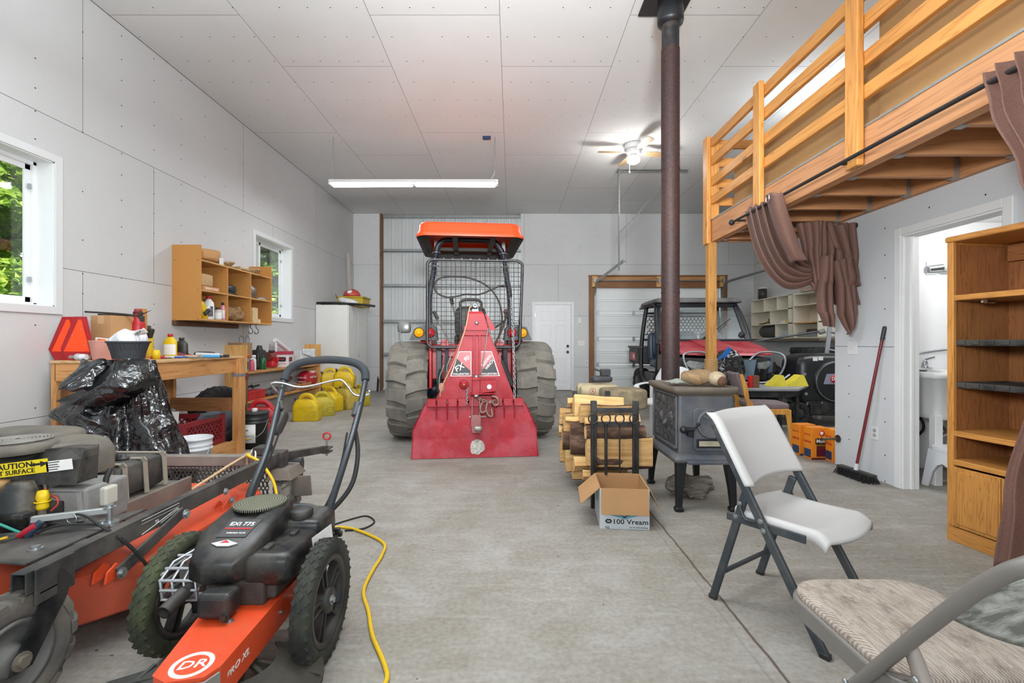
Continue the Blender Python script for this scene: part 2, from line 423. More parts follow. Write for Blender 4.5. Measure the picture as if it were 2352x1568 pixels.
# left wall with two window openings (y0,y1,z0,z1)
W1 = (2.62, 3.826, 1.447, 2.641); W2 = (6.82, 7.93, 1.547, 2.744)
m = MB()
xs = (XL-.17, XL); ys = [YF, W1[0], W1[1], W2[0], W2[1], YB+.2]
for a, b, w in ((0,1,None),(1,2,W1),(2,3,None),(3,4,W2),(4,5,None)):
    if w is None: m.box(xs[0], xs[1], ys[a], ys[b], 0, ZC)
    else: m.box(xs[0], xs[1], ys[a], ys[b], 0, w[2]); m.box(xs[0], xs[1], ys[a], ys[b], w[3], ZC)
struct(m.build('wall_left', MWL))
def window(n, w, mull):
    y0, y1, z0, z1 = w; e = .012
    fr = MB(); xo = XL-.155
    for a in ((y0,y0+.04,z0,z1),(y1-.04,y1,z0,z1),(y0,y1,z0,z0+.035),(y0,y1,z1-.04,z1)): fr.box(xo-.03, xo+.02, a[0], a[1], a[2], a[3])
    o = struct(fr.build('window_%d' % n, vinyl, None, .004))
    li = MB()                                                        # white reveal lining
    li.box(XL-.15, XL+.002, y0-e+.012, y0+.012, z0, z1).box(XL-.15, XL+.002, y1-.012, y1, z0, z1).box(XL-.15, XL+.002, y0, y1, z0, z0+.012).box(XL-.15, XL+.002, y0, y1, z1-.012, z1)
    li.build('reveal', vinyl, o)
    for ya, yb, dx in ((y0+.04, mull+.03, .0), (mull-.03, y1-.04, -.012)):
        s = MB()
        for a in ((ya,ya+.045,z0+.035,z1-.04),(yb-.045,yb,z0+.035,z1-.04),(ya,yb,z0+.035,z0+.08),(ya,yb,z1-.085,z1-.04)): s.box(xo-.008+dx, xo+.012+dx, *a)
        so = s.build('sash', vinyl, o, .003)
        B(xo-.004+dx, xo+dx, ya+.04, yb-.04, z0+.07, z1-.08).build('pane', MGLASS, so)
    ca = MB(); c = .06
    for a in ((y0-c,y0+.004,z0-c,z1+c),(y1-.004,y1+c,z0-c,z1+c),(y0,y1,z0-c,z0+.004),(y0,y1,z1-.004,z1+c)): ca.box(XL, XL+.016, *a)
    ca.build('casing', mat('casing_paint', '#d3d4d5', .5, 0, .01), o, .004)
    hb = MB()
    for z in (z0+.22, z1-.22): hb.box(xo+.01, xo+.03, y1-.075, y1-.06, z-.02, z+.02)
    hb.split('latch', steel, o)
MGLASS = glass('window_glass')
window(1, W1, 2.95); window(2, W2, 7.2)
# back wall: board left of the siding bay, board right of it with the two doors let in
SB = (-3.13, .23)        # siding bay
D1 = (.545, 1.43, 2.06); GD = (1.93, 5.03, 2.46)
m = MB(); m.box(XL-.1, SB[0], YB, YB+.12, 0, ZC)
m.box(SB[1], D1[0], YB, YB+.12, 0, ZC).box(D1[0], D1[1], YB, YB+.12, D1[2], ZC).box(D1[1], GD[0], YB, YB+.12, 0, ZC).box(GD[0], GD[1], YB, YB+.12, GD[2], ZC).box(GD[1], XR+.1, YB, YB+.12, 0, ZC)
struct(m.build('wall_back', MWX))
def ribbed():
    m = MB(); x = SB[0]-.1; pts = []
    prof = [(0,0),(.010,.036),(.038,.036),(.048,0),(.11,0),(.117,.008),(.130,.008),(.137,0),(.19,0),(.197,.008),(.21,.008),(.217,0)]
    while x < SB[1]+.1:
        for dx, dy in prof: pts.append((x+dx, -dy))
        x += .2286+.03
    y = YB+.26
    for z0, z1 in ((0, ZC),):
        vs = [(p[0], y+p[1]+.03, z) for z in (z0, z1) for p in pts]; n = len(pts)
        m.add(vs, [(i,i+1,n+i+1,n+i) for i in range(n-1)])
    return m
SID = mat('siding_metal', '#d3d7d8', .45, .2, .04, 2)
o = struct(ribbed().build('wall_siding', SID, None, 0, solid=.002))
g = MB()
for z in (.86, 1.66, 2.53, 3.38): g.box(SB[0]-.1, SB[1]+.1, YB+.17, YB+.232, z-.04, z-.032).box(SB[0]-.1, SB[1]+.1, YB+.17, YB+.176, z-.04, z+.03).box(SB[0]-.1, SB[1]+.1, YB+.225, YB+.231, z-.03, z+.04)
for z in (4.19,): g.box(SB[0]-.1, SB[1]+.1, YB+.15, YB+.2, z-.03, z+.03)
g.build('girt', galv, o)
B(SB[0]-.1, SB[1]+.1, YB+.16, YB+.3, 0, .05).build('bottom_channel', whitep, o)
struct(B(SB[0]-.012, SB[0]+.024, YB-.012, YB+.2, 0, ZC).build('trim_1', brownw['z']))
struct(B(SB[1]-.01, SB[1]+.002, YB-.004, YB+.2, 0, ZC).build('trim_2', whitep))
# walk door, six panels
def panel_door(x0, x1, z1, y):
    m = MB(); w = x1-x0; m.box(x0, x1, y, y+.04, .012, z1)
    def pan(a, b, c, d):
        for k, (i, dy) in enumerate(((0,.0),(.022,.008),(.03,.008))): pass
        X0, X1, Z0, Z1 = x0+a*w, x0+b*w, c*z1, d*z1
        fr = [(X0,X1,Z0,Z0+.014),(X0,X1,Z1-.014,Z1),(X0,X0+.014,Z0,Z1),(X1-.014,X1,Z0,Z1)]
        for q in fr: m.box(q[0], q[1], y-.006, y, q[2], q[3])
        m.box(X0+.04, X1-.04, y-.005, y, Z0+.04, Z1-.04)
    for a, b in ((.15,.44),(.56,.85)):
        pan(a,b,.82,.93); pan(a,b,.45,.77); pan(a,b,.1,.38)
    return m
MDOOR = mat('door_paint', '#e2e3e6', .4, 0, .015)
o = struct(panel_door(D1[0]+.02, D1[1]-.02, D1[2]-.02, YB+.015).build('door_1', MDOOR, None, .004))
c = MB(); k = .055
c.box(D1[0]-k, D1[0]+.012, YB-.016, YB+.1, 0, D1[2]+k).box(D1[1]-.012, D1[1]+k, YB-.016, YB+.1, 0, D1[2]+k).box(D1[0], D1[1], YB-.016, YB+.1, D1[2]-.012, D1[2]+k)
c.build('door_casing', whitep, o, .004)
for z in (.92, 1.06):
    h = MB(); h.at((D1[1]-.09, YB+.012, z), (PI/2,0,0)).lathe([(0,.06),(.02,.06),(.028,.045),(.012,.03),(.012,.01),(.032,.006),(.032,0),(0,0)], 16)
    h.build('door_knob' if z < 1 else 'deadbolt', blackpp, o)
h = MB()
for z in (.25, 1.0, 1.8): h.box(D1[0]+.008, D1[0]+.024, YB+.006, YB+.016, z-.05, z+.05)
h.split('hinge', steel, o)
B(D1[0], D1[1], YB-.02, YB+.1, 0, .012).build('threshold', mat('bronze', '#4d4337', .5, .5), o)
# overhead garage door, ribbed sections, timber surround, tracks
m = MB(); y = YB+.02
nsec = 4; hs = (GD[2])/nsec
for i in range(nsec):
    z0 = i*hs
    m.box(GD[0]+.06, GD[1]-.06, y, y+.02, z0+.004, z0+hs-.004)
    for f in (.06, .5, .94):
        zz = z0+hs*f; m.box(GD[0]+.06, GD[1]-.06, y-.022, y, zz-.028, zz-.02).box(GD[0]+.06, GD[1]-.06, y-.022, y, zz+.02, zz+.028)
    for x in (GD[0]+.07, (GD[0]+GD[1])/2, GD[1]-.14): m.box(x, x+.07, y-.018, y, z0, z0+hs)
o = struct(m.build('door_2', mat('overhead_white', '#dfe3e3', .4, 0, .02)))
b = MB()
for i in range(1, nsec):
    for x in (GD[0]+.12, GD[0]+.98, GD[1]-.98): b.box(x-.03, x+.03, y-.03, y-.018, i*hs-.05, i*hs+.05)
b.split('hinge', steel, o)
f = MB(); k = .055
f.box(GD[0]-.09, GD[0]+.05, YB-.05, YB+.02, 0, GD[2]+.28).build('jamb', brownw['z'], o)
B(GD[1]-.05, GD[1]+.09, YB-.05, YB+.02, 0, GD[2]+.28).build('jamb', brownw['z'], o)
B(GD[0], GD[1], YB-.05, YB+.02, GD[2]-.02, GD[2]+.145).build('header', brownw['x'], o); B(GD[0], GD[1], YB-.035, YB+.02, GD[2]+.147, GD[2]+.25).build('header', fir['x'], o); B(GD[0]-.1, GD[1]+.1, YB-.06, YB+.02, GD[2]+.252, GD[2]+.285).build('header', brownw['x'], o)
f = MB()
for x in (GD[0]-.02, (GD[0]+GD[1])/2-.05, GD[1]-.1): f.box(x, x+.12, YB-.085, YB-.03, GD[2]-.0, GD[2]+.25)
f.split('header_block', pine['z'], o)
f = MB(); f.cyl((GD[0]+.02, YB-.12, GD[2]+.15), (GD[1]-.02, YB-.12, GD[2]+.15), .013, n=10)
for x in (GD[0]+.03, (GD[0]+GD[1])/2, GD[1]-.03): f.box(x-.025, x+.025, YB-.15, YB-.08, GD[2]+.1, GD[2]+.2)
f.build('torsion_bar', galv, o)
for x, s in ((GD[0]+.03, 1), (GD[1]-.03, -1)):
    tr = MB(); pts = [(x, YB-.06, .02),(x, YB-.06, 2.2)]+[(x, YB-.06-.36*(1-cos(R(a))), 2.2+.36*sin(R(a))) for a in range(10, 91, 10)]+[(x, 8.1, 2.58)]
    for a, b_ in zip(pts, pts[1:]): tr.bar(a, b_, .055, .012, (1,0,0)).bar(V(a)+V((.026*s,0,0)), V(b_)+V((.026*s,0,0)), .012, .03, (1,0,0))
    tr.build('track', galv, o)
# right outer wall, partition wall with the doorway to the wash room, wash room shell
struct(B(XR, XR+.12, YF, YB+.3, 0, ZC).build('wall_right', drywall('right_wall_board', 1, 2, 1.1, .56-1.2192, '#cfd0d0', .2)))
XP = 3.08; PD = (2.90, 3.66, 2.0); YP = 4.42; ZL = 2.5
m = MB(); m.box(XP, XP+.115, YF, PD[0], 0, ZL).box(XP, XP+.115, PD[1], YP, 0, ZL).box(XP, XP+.115, PD[0], PD[1], PD[2], ZL)
m.box(XP+.115, XR, YP-.115, YP, 0, ZL)
struct(m.build('wall_partition', MWR))
struct(B(XP+.115, XR, YP-.14, YP-.118, 0, ZL-.24).build('wall_washroom', mat('wash_white', '#e6e8ea', .7, 0, .01)))
struct(B(XP+.115, XR, 1.2, 1.22, 0, ZL-.24).build('wall_washroom', mat('wash_white', '#e6e8ea', .7, 0, .01)))
struct(B(XP+.115, XR, YF, YP-.115, ZL-.24, ZL-.236).build('ceiling_washroom', whitep))
c = MB(); k = .06
for xx in (XP-.016, ): c.box(xx, XP, PD[0]-k, PD[0], 0, PD[2]+k).box(xx, XP, PD[1], PD[1]+k, 0, PD[2]+k).box(xx, XP, PD[0], PD[1], PD[2], PD[2]+k)
c.box(XP-.004, XP+.125, PD[0]-.001, PD[0]+.014, 0, PD[2]).box(XP-.004, XP+.125, PD[1]-.014, PD[1]+.001, 0, PD[2]).box(XP-.004, XP+.125, PD[0], PD[1], PD[2]-.014, PD[2]+.001)
c.box(XP+.05, XP+.075, PD[1]-.026, PD[1]-.013, 0, PD[2])
struct(c.build('trim_3', whitep, None, .004))
# outdoors seen through the windows
struct(B(-30, XL-.2, -8, 30, -.4, -.25).build('ground', mat('lawn', '#5f7a35', .9, 0, .3, 4)))
lf = NT('fir_needles'); n_ = lf.noise(3.5, None, 5, .7); n2 = lf.noise(30, None, 2)
cc = lf.ramp(lf.math('ADD', lf.math('MULTIPLY', n_, .7), lf.math('MULTIPLY', n2, .3)), [(.33, lin('#3f6420')), (.48, lin('#86ab3c')), (.64, lin('#cbd972'))]); lf.fin(cc, .7)
tr_ = lf.node('ShaderNodeBsdfTranslucent'); lf.l.new(cc, tr_.inputs[0]); mx = lf.node('ShaderNodeMixShader'); mx.inputs[0].default_value = .4; lf.l.new(lf.b.outputs[0], mx.inputs[1]); lf.l.new(tr_.outputs[0], mx.inputs[2]); lf.l.new(mx.outputs[0], lf.out.inputs['Surface']); NEED = lf.m
bark = mat('bark', '#5b4636', .9, 0, .3, 12, .6, 30)
rt = random.Random(5)
def fir_tree(x, y, h, rad, label, nb=150):
    t = thing('fir_tree', label, 'tree', (x, y, -.25), 0, 'trees outside the left windows')
    MB().tube([(0,0,0),(0,0,h*.5),(0,0,h)], [.16,.1,.02], 10).build('trunk', bark, t)
    m = MB()
    for i in range(nb):
        z = .35+(h-.5)*(i/nb)**1.0; L = rad*(1-z/h*.75)*rt.uniform(.75, 1.08); a = rt.uniform(0, 2*PI); dr = rt.uniform(.15,.4)
        d = V((cos(a), sin(a), 0)); s = V((-sin(a), cos(a), 0)); tip = d*L+V((0,0,z-L*dr))
        nseg = 9
        for k in range(1, nseg+1):                                    # fans of needle sprays along the bough
            f = k/nseg; p = V((0,0,z)).lerp(tip, f)+V((0,0,.1*sin(f*PI)))
            wl = .42*(1-f*.5)*(L/1.6)**.5
            for sd in (-1, 1, 0):
                e = p+s*sd*wl*rt.uniform(.7,1.1)+d*wl*rt.uniform(.35,.75)+V((0,0,rt.uniform(-.16,.05)))
                ax = (e-p).normalized(); q = ax.cross(V((rt.uniform(-.5,.5),rt.uniform(-.5,.5),1))).normalized()*rt.uniform(.07,.12)
                mid = p.lerp(e, .45); m.add([p, mid+q, e, mid-q], [(0,1,2,3)])
                mid2 = p.lerp(e, .75); u = q.cross(ax).normalized()*q.length*.8; m.add([mid, mid2+u, e, mid2-u], [(0,1,2,3)])
    m.build('foliage', NEED, t)
fir_tree(-9.1, 7.6, 8.0, 2.6, 'sunlit light green fir outside the window nearest the camera', 330)
fir_tree(-12.5, 11.6, 9.5, 3.2, 'shaded fir behind the nearest one, seen through the gaps in its boughs', 260)
fir_tree(-8.6, 16.6, 8.0, 2.6, 'sunlit fir outside the small far window above the wall cubby', 330)
fir_tree(-12.0, 24.5, 10, 3.4, 'fir standing farthest away, seen through the far window', 240)
# switch plates, outlets, tap
def plate(name, label, cat, loc, rz, kind, n=1):
    t = thing(name, label, cat, loc, rz); w = .07+.046*(n-1)
    MB().at(rot=(PI/2,0,0)).prism(rrect(w,.115,.006), 0, .006).build('cover_plate', whitep, t, .001)
    m = MB()
    for i in range(n):
        x = (i-(n-1)/2)*.046
        if kind == 'switch': m.cb((x,-.011,.004), (.01,.014,.022), (.3,0,0))
        else:
            for z in (-.02,.02): m.at((x,-.006,z),(PI/2,0,0)).prism(rrect(.032,.028,.01), 0, .002); m.at()
    m.split('toggle' if kind == 'switch' else 'socket', whitep2 if kind == 'switch' else mat('socket_grey','#9da0a4',.5), t)
    return t
plate('light_switch', 'white two-toggle switch plate on the partition wall left of the broom handle', 'switch', (XP-.001, 4.19, 1.105), -PI/2, 'switch', 2)
plate('power_outlet', 'white power outlet low on the partition wall right of the broom', 'outlet', (XP-.001, 3.93, .39), -PI/2, 'outlet')
plate('light_switch', 'single white switch plate at head height just right of the white back door', 'switch', (1.62, YB-.001, 1.67), 0, 'switch', 1)
plate('light_switch', 'white three-gang switch plate right of the door knob of the back door', 'switch', (1.66, YB-.001, 1.13), 0, 'switch', 3)
plate('power_outlet', 'small dark-sided outlet box beside the garage door jamb', 'outlet', (1.79, YB-.001, .66), 0, 'outlet')
t = thing('pipe_stub', 'short brass pipe stub with cap sticking out of the partition wall end', 'pipe', (XP, 4.37, .25))
MB().tube([(0,0,0),(-.13,-.01,.0)], .011, 10).tube([(-.13,-.01,0),(-.165,-.012,0)], .017, 8).build('stub', mat('old_brass','#6f5f45',.5,.6,.2,20), t)
MB().tube([(-.004,0,0),(-.012,0,0)], .035, 16).build('flange', blackpp, t)
# ---------------------------------------------------------------- ceiling
MTUBE = emit('tube_glow', '#fbfcfd', 9.0)
t = thing('fluorescent_light', 'long white two-tube fluorescent strip light hanging on chains above the tractor', 'ceiling light', (-1.46, 6.94, 3.535))
hx = 1.24
m = MB(); m.loft([[(x,-.035,.045),(x,.035,.045),(x,.075,-.012),(x,.062,-.012),(x,.03,.03),(x,-.03,.03),(x,-.062,-.012),(x,-.075,-.012)] for x in (-hx, hx)]); m.build('reflector', whitep, t)
for sx in (-1, 1):
    for y in (-.028, .028):
        MB().cyl((sx*.03, y, -.02), (sx*(hx-.03), y, -.028), .027, n=14).build('tube', MTUBE, t)
e = MB(); e.box(-.02, .02, -.05, .05, -.035, .035)
for sx in (-1, 1): e.box(sx*hx-.02, sx*hx+.02, -.05, .05, -.035, .04)
e.split('lamp_holder', whitep2, t, bevel=.004)
for x in (-hx+.03, hx-.03):
    c = MB(); chain(c, [(x,0,.05),(x+.004,0,.68)], .028, .0028, .013); c.tube([(x,0,.68),(x+.012,0,.70),(x,0,.715),(x,0,.725)], .003, 6); c.build('chain', steel, t)
c = MB(); c.tube(smooth_path([(hx-.09,0,.05),(hx-.05,0,.12),(hx-.03,0,.18)], 5), .003, 6).build('cord', whitep2, t)
t = thing('ceiling_hook', 'small blue and black gadget screwed to the ceiling beside the right light chain', 'hook', (-.36, 6.92, 4.22))
MB().box(-.07, .05, -.03, .03, -.035, 0).build('body', mat('blue_black','#1a2f57',.5), t, .004)
MB().tube([(.04,0,-.035),(.05,0,-.09),(.04,0,-.14)], .004, 6).build('tag', ropem, t)
# ceiling fan
t = thing('ceiling_fan', 'white hugger ceiling fan with wood-tone blades and a lit glass bowl', 'fan', (1.89, 7.2, 4.22))
MB().lathe([(0,0),(.14,0),(.145,-.03),(.14,-.07),(.10,-.08),(.085,-.085),(0,-.085)], 32).build('motor_housing', whitep, t)
m = MB(); m.lathe([(0,-.085),(.11,-.085),(.12,-.10),(.115,-.13),(.08,-.15),(0,-.15)], 32)
for k in range(14):
    a = 2*PI*k/14; m.cb((.118*cos(a), .118*sin(a), -.108), (.012,.02,.02), (0,0,a))
m.build('hub', whitep2, t)
MB().lathe([(0,-.15),(.035,-.15),(.04,-.17),(.06,-.18),(.06,-.2),(0,-.2)], 24).build('light_fitter', whitep, t)
MB().lathe([(.05,-.195),(.085,-.205),(.1,-.235),(.095,-.265),(.06,-.29),(0,-.298)], 24).build('glass_bowl', emit('bowl_glow','#fff8ea', 6), t)
fanw = wood('fan_blade', '#a98e6c', '#7e6549', 'x', 1, .5, 6, False)
for a in (10, 98, 183, 282):
    b = MB(); b.at(rot=(R(-13),0,0)); pl = [(.2,-.045),(.3,-.062),(.5,-.068),(.55,-.05),(.56,0),(.55,.05),(.5,.068),(.3,.062),(.2,.045)]; b.prism(pl, -.004, .003); b.at()
    o = b.build('blade', fanw, t, .002, loc=(0,0,-.125), rz=R(a))
    k = MB(); k.bar((.09,0,-.005),(.2,0,.0),.03,.006).tube([(.19+.025*cos(q/8*2*PI), .03*sin(q/8*2*PI), .004) for q in range(8)], .006, 6, closed=True).bar((.2,0,.002),(.26,0,.002),.05,.004)
    k.build('blade_iron', whitep, o)
c = MB(); c.tube([(-.06,0,-.19),(-.062,0,-.42)], .0015, 5).ball((-.062,0,-.43), .014, 10, 6); c.build('pull_chain', whitep2, t)
# angle-iron hanger of the garage door track
def angle(mb, p, q, w=.032, th=.003, up=(0,-1,0)):
    p, q = V(p), V(q); mb.bar(p, q, w, th, up); d = (q-p).normalized(); s = d.cross(V(up)).normalized(); mb.bar(p+s*w/2+V(up)*w/2, q+s*w/2+V(up)*w/2, th, w, up)
    n = int((q-p).length/.055)
    return mb
perf = NT('perforated_iron'); gg = perf.node('ShaderNodeNewGeometry'); ss = perf.node('ShaderNodeSeparateXYZ'); perf.l.new(gg.outputs['Position'], ss.inputs[0])
ck = perf.math('GREATER_THAN', perf.math('FRACT', perf.math('MULTIPLY', perf.math('ADD', ss.outputs[0], ss.outputs[2]), 26)), .42)
perf.fin(perf.mix(ck, lin('#3f4140'), lin('#8a8c8a')), .5, .5); PERF = perf.m
t = thing('track_hanger', 'perforated angle iron hanger bolted to ceiling above the left garage door track', 'bracket', (1.9, 8.2, 0))
angle(MB(), (0,0,4.21), (0,0,2.42)).build('upright', PERF, t)
angle(MB(), (-.03,0,4.195), (1.22,0,4.195), up=(0,0,-1)).build('ceiling_rail', PERF, t)
angle(MB(), (0,.01,3.08), (1.05,.01,4.18)).build('brace', PERF, t)
# ---------------------------------------------------------------- work bench and what is on it
t = thing('workbench', 'rough fir workbench against the left wall under the first window', 'workbench', (-3.25, 4.26, 0))
x0, x1, y0, y1, zt = -.4, .4, -.585, .6, 1.012
B(x0-.0, x1+.02, y0-.01, y1+.04, zt-.022, zt).build('tabletop', wood('bench_top','#c9a478','#9c7448','y'), t, .003)
B(x1-.04, x1, y0+.02, y1-.05, zt-.165, zt-.024).build('front_apron', fir['y'], t, .003)
B(x0+.03, x1-.045, y0, y0+.04, zt-.165, zt-.024).build('end_apron', fir['x'], t, .003)
B(x0+.03, x1-.045, y1-.08, y1-.04, zt-.165, zt-.024).build('end_apron', fir['x'], t, .003)
for (a,b,c,d,z) in ((x0-.0,x0+.04,y0,y0+.04,zt-.024),(x1-.045,x1+.002,y0-.002,y0+.088,zt-.024),(x1-.04,x1+.045,y1-.06,y1+.03,zt-.024),(x0+.02,x0+.155,y1-.06,y1-.02,zt-.024)):
    B(a,b,c,d,0,z).build('leg', fir['z'], t, .003)
B(x0+.04, x0+.19, y0+.05, y0+.09, 0, zt-.166).build('leg', brownw['z'], t, .003)
B(x0+.06, x0+.28, y0+.005, y0+.043, .52, .65).build('stretcher', fir['x'], t, .003)
B(x0+.15, x1-.04, y1-.10, y1-.062, .45, .585).build('stretcher', brownw['x'], t, .003)
B(x1-.035, x1, y0+.09, y1-.062, .0, .14).build('bottom_board', fir['y'], t, .003); B(x0+.06, x1-.04, y0+.2, y1-.1, .115, .139).build('lower_shelf', mat('deck_ply','#b98f5c',.7), t)
m = MB(); m.at((0,0,zt-.21)).prism([(x1-.043,y1-.063),(x1+.048,y1-.063),(x1+.048,y1+.033),(x1-.043,y1+.033)], 0, .028); m.build('duct_tape_band', mat('duct_tape','#8b8f93',.4,.5,.2,30), t)
BZ = 1.012
smvr = mat('reflective_red', '#a3141d', .35, 0, .25, 40, .1, 80); smvo = mat('fluorescent_orange', '#ff4a12', .45, 0, .06, 3)
def smv(loc, rz, label):
    t = thing('safety_triangle', label, 'sign', loc, rz, 'slow vehicle triangles on the bench')
    o = [(-.135,.09),(-.072,0),(.072,0),(.135,.09),(.05,.355),(-.05,.355)]; i = [(-.062,.042),(.09,.042),(.004,.33),(-.004,.33)]
    MB().at(rot=(PI/2,0,0)).prism(o, -.004, 0).build('plate', smvr, t)
    MB().at((0,-.0005,0),(PI/2,0,0)).prism([(-.105,.07),(.105,.07),(.012,.33),(-.012,.33)], 0, .0014).build('orange_field', smvo, t)
    b = MB()
    for x, z in ((-.05,.2),(.06,.12),(.02,.25)): b.ball((x,-.002,z), .004, 8, 5)
    b.split('rivet', steel, t)
smv((-3.505, 3.735, BZ+.001), (R(-6),0,0), 'orange and red slow vehicle triangle, the front one of the pair leaning on the wall')
smv((-3.632, 3.765, BZ+.001), (R(-6),0,0), 'orange and red slow vehicle triangle, mostly behind the other triangle at the wall')
# cardboard carton with loppers
t = thing('cardboard_box', 'tall closed brown cardboard carton on the bench beside the orange triangles', 'box', (-3.42, 3.98, BZ), R(-8))
MB().box(-.1,.1,-.1,.1,0,.37).build('carton', card, t, .003)
B(-.03,.03,-.1012,-.1,.30,.37).build('tape', mat('tape','#c6a27a',.3), t); B(-.03,.03,-.1,.1,.37,.3712).build('tape', mat('tape','#c6a27a',.3), t)
t = thing('lopper', 'black long-handled lopper lying across the top of the tall carton', 'garden tool', (-3.38, 3.97, BZ+.374), R(8))
MB().tube(smooth_path([(-.24,0,.03),(-.1,0,.022),(.05,0,.012),(.16,0,.0)],5), [.008]*15+[.006], 8).build('handle', blackp, t)
MB().tube(smooth_path([(-.2,.09,.012),(-.05,.06,.008),(.16,.01,.0)],5), .007, 8).build('handle', blackp, t)
MB().tube(smooth_path([(.15,0,0),(.2,-.01,.01),(.27,.01,.05)],5), [.014]*6+[.012,.010,.007,.004,.002], 8, flat=.3).build('blade', darkgrey, t)
def bottle(name, label, cat, loc, h, r, m_body, m_cap, lbl=None, ov=1.0, caph=.025, capr=.5, group=None, rz=0):
    t = thing(name, label, cat, loc, rz, group); b = MB(); b.at(sc=(1,ov,1))
    b.lathe([(0,0),(r*.94,0),(r,.006),(r,h*.62),(r*.92,h*.72),(r*.5,h*.84),(r*capr*.85,h*.88),(r*capr*.85,h-caph),(0,h-caph)], 24).build('body', m_body, t)
    MB().lathe([(0,h-caph-.001),(r*capr,h-caph-.001),(r*capr,h-.003),(r*capr*.85,h),(0,h)], 16).build('cap', m_cap, t)
    if lbl:
        q = MB(); q.at(sc=(1,ov,1)); q.lathe([(r*1.01,h*.12),(r*1.015,h*.13),(r*1.015,h*.55),(r*1.01,h*.56)], 14, True, (-PI*.85,-PI*.1)); q.build('label', lbl, t)
    return t
bottle('fire_extinguisher', 'red fire extinguisher with black head standing on the workbench', 'extinguisher', (-3.30, 4.1, BZ), .44, .055, redp, mat('red_cap','#8a2a2a',.5), lblw, 1, .04, .5)
m = MB(); m.cb((0,0,.345), (.09,.05,.07)).cb((0,0,.40),(.07,.04,.04)); 
t = bpy.data.objects['fire_extinguisher']; m.build('valve_head', blackp, t, .01); MB().bar((.0,0,.34),(-.13,-.02,.35),.018,.012).build('lever', mat('tan_lever','#a98a5a',.5), t, .003)
t = bottle('fire_extinguisher', 'small silver and white extinguisher left of the red one', 'extinguisher', (-3.47, 4.17, BZ), .33, .048, mat('silver_white','#c9c9c6',.35,.2), blackp, None, 1, .05, .5)
B(-.05,-.035,-.04,.0,.03,.12).build('red_strip', redp, t); MB().cb((0,0,.29),(.1,.03,.035)).build('lever', blackp, t, .006)
t = bottle('spray_can', 'yellow bottle with black strap behind the red extinguisher', 'bottle', (-3.40, 4.33, BZ), .30, .05, yelp, blackp, None, .8, .06, .6)
MB().cb((.04,-.02,.23),(.05,.05,.09),(0,.3,0)).build('strap', blackp, t, .01)
tag(B(0,.028,0,.045,0,.45).build('wood_offcut', particle, None, .002, loc=(-3.36,4.2,BZ)), 'thin tan wood offcut standing behind the small silver extinguisher', 'wood offcut')
t = thing('flower_pot', 'pink ribbed clay-colour flower pot on the near end of the bench', 'pot', (-3.30, 3.78, BZ))
pr = [(0,.004),(.082,.004),(.082,0),(.086,.004)]
for k in range(9): pr += [(.087+.0025*k, .012+k*.0155),(.089+.0025*k, .02+k*.0155)]
pr += [(.113,.155),(.113,.16),(.107,.16),(.085,.02),(0,.02)]
MB().lathe(pr, 32).build('pot', mat('pink_clay','#c98d80',.75,0,.08,6), t)
t = thing('spray_bottle', 'white spray bottle with blue and orange label standing behind the pink pot', 'bottle', (-3.39, 3.86, BZ))
MB().at(sc=(1,.6,1)).lathe([(0,0),(.043,0),(.045,.01),(.04,.1),(.018,.13),(.014,.15),(0,.15)], 20).build('body', whitep2, t)
MB().bar((-.05,-.02,.172),(.04,0,.16),.03,.03).build('trigger_head', mat('white_head','#e0e0e4',.4), t, .006); MB().bar((-.02,-.036,.165),(.03,-.02,.16),.004,.02).build('orange_stripe', mat('orange_pl','#d96a21',.5), t)
B(-.03,.03,-.031,-.029,.03,.09).build('label', mat('blue_label','#2b3f9e',.5), t)
t = thing('light_bulb', 'grey lamp socket with bulb lying in front of the pink pot', 'bulb', (-3.44, 3.70, BZ+.028), R(4))
MB().tube([(-.075,0,0),(-.035,0,0)], .014, 12).build('screw_base', steel, t); MB().ball((-.015,0,0), .028, 14, 10).build('bulb', mat('grey_glass','#aeb0b2',.3), t); MB().tube([(.01,0,0),(.05,0,.0)], [.026,.022], 12).build('collar', whitep2, t)
# black nested planters with a plastic bag on a bag-draped stand
bagm = NT('black_bag'); w_ = bagm.noise(3.2, None, 2, .5, 1.6); w2 = bagm.noise(14, None, 2, .5, 1.2); bagm.fin(lin('#101114'), .2); bagm.b.inputs['Specular IOR Level'].default_value = .9
bagm.bump(bagm.math('ADD', w_, bagm.math('MULTIPLY', w2, .2)), 1.0, .06); BAG = bagm.m
dm = (-2.715, 3.3)
t = thing('draped_stand', 'tall stand shrouded in a crumpled black garbage bag in front of the bench', 'covered stand', (dm[0], dm[1], 0))
def lerpk(keys, z):
    for (a, va), (b, vb) in zip(keys, keys[1:]):
        if a <= z <= b: f = (z-a)/(b-a); f = f*f*(3-2*f); return va+(vb-va)*f
    return keys[-1][1] if z > keys[-1][0] else keys[0][1]
kl = [(0,.42),(.3,.38),(.48,.30),(.58,.40),(.66,.50),(.74,.42),(.9,.27),(1.03,.2)]; kr = [(0,.46),(.33,.38),(.7,.24),(.95,.17),(1.03,.155)]; kf = [(0,.34),(.4,.27),(.8,.2),(1.03,.15)]
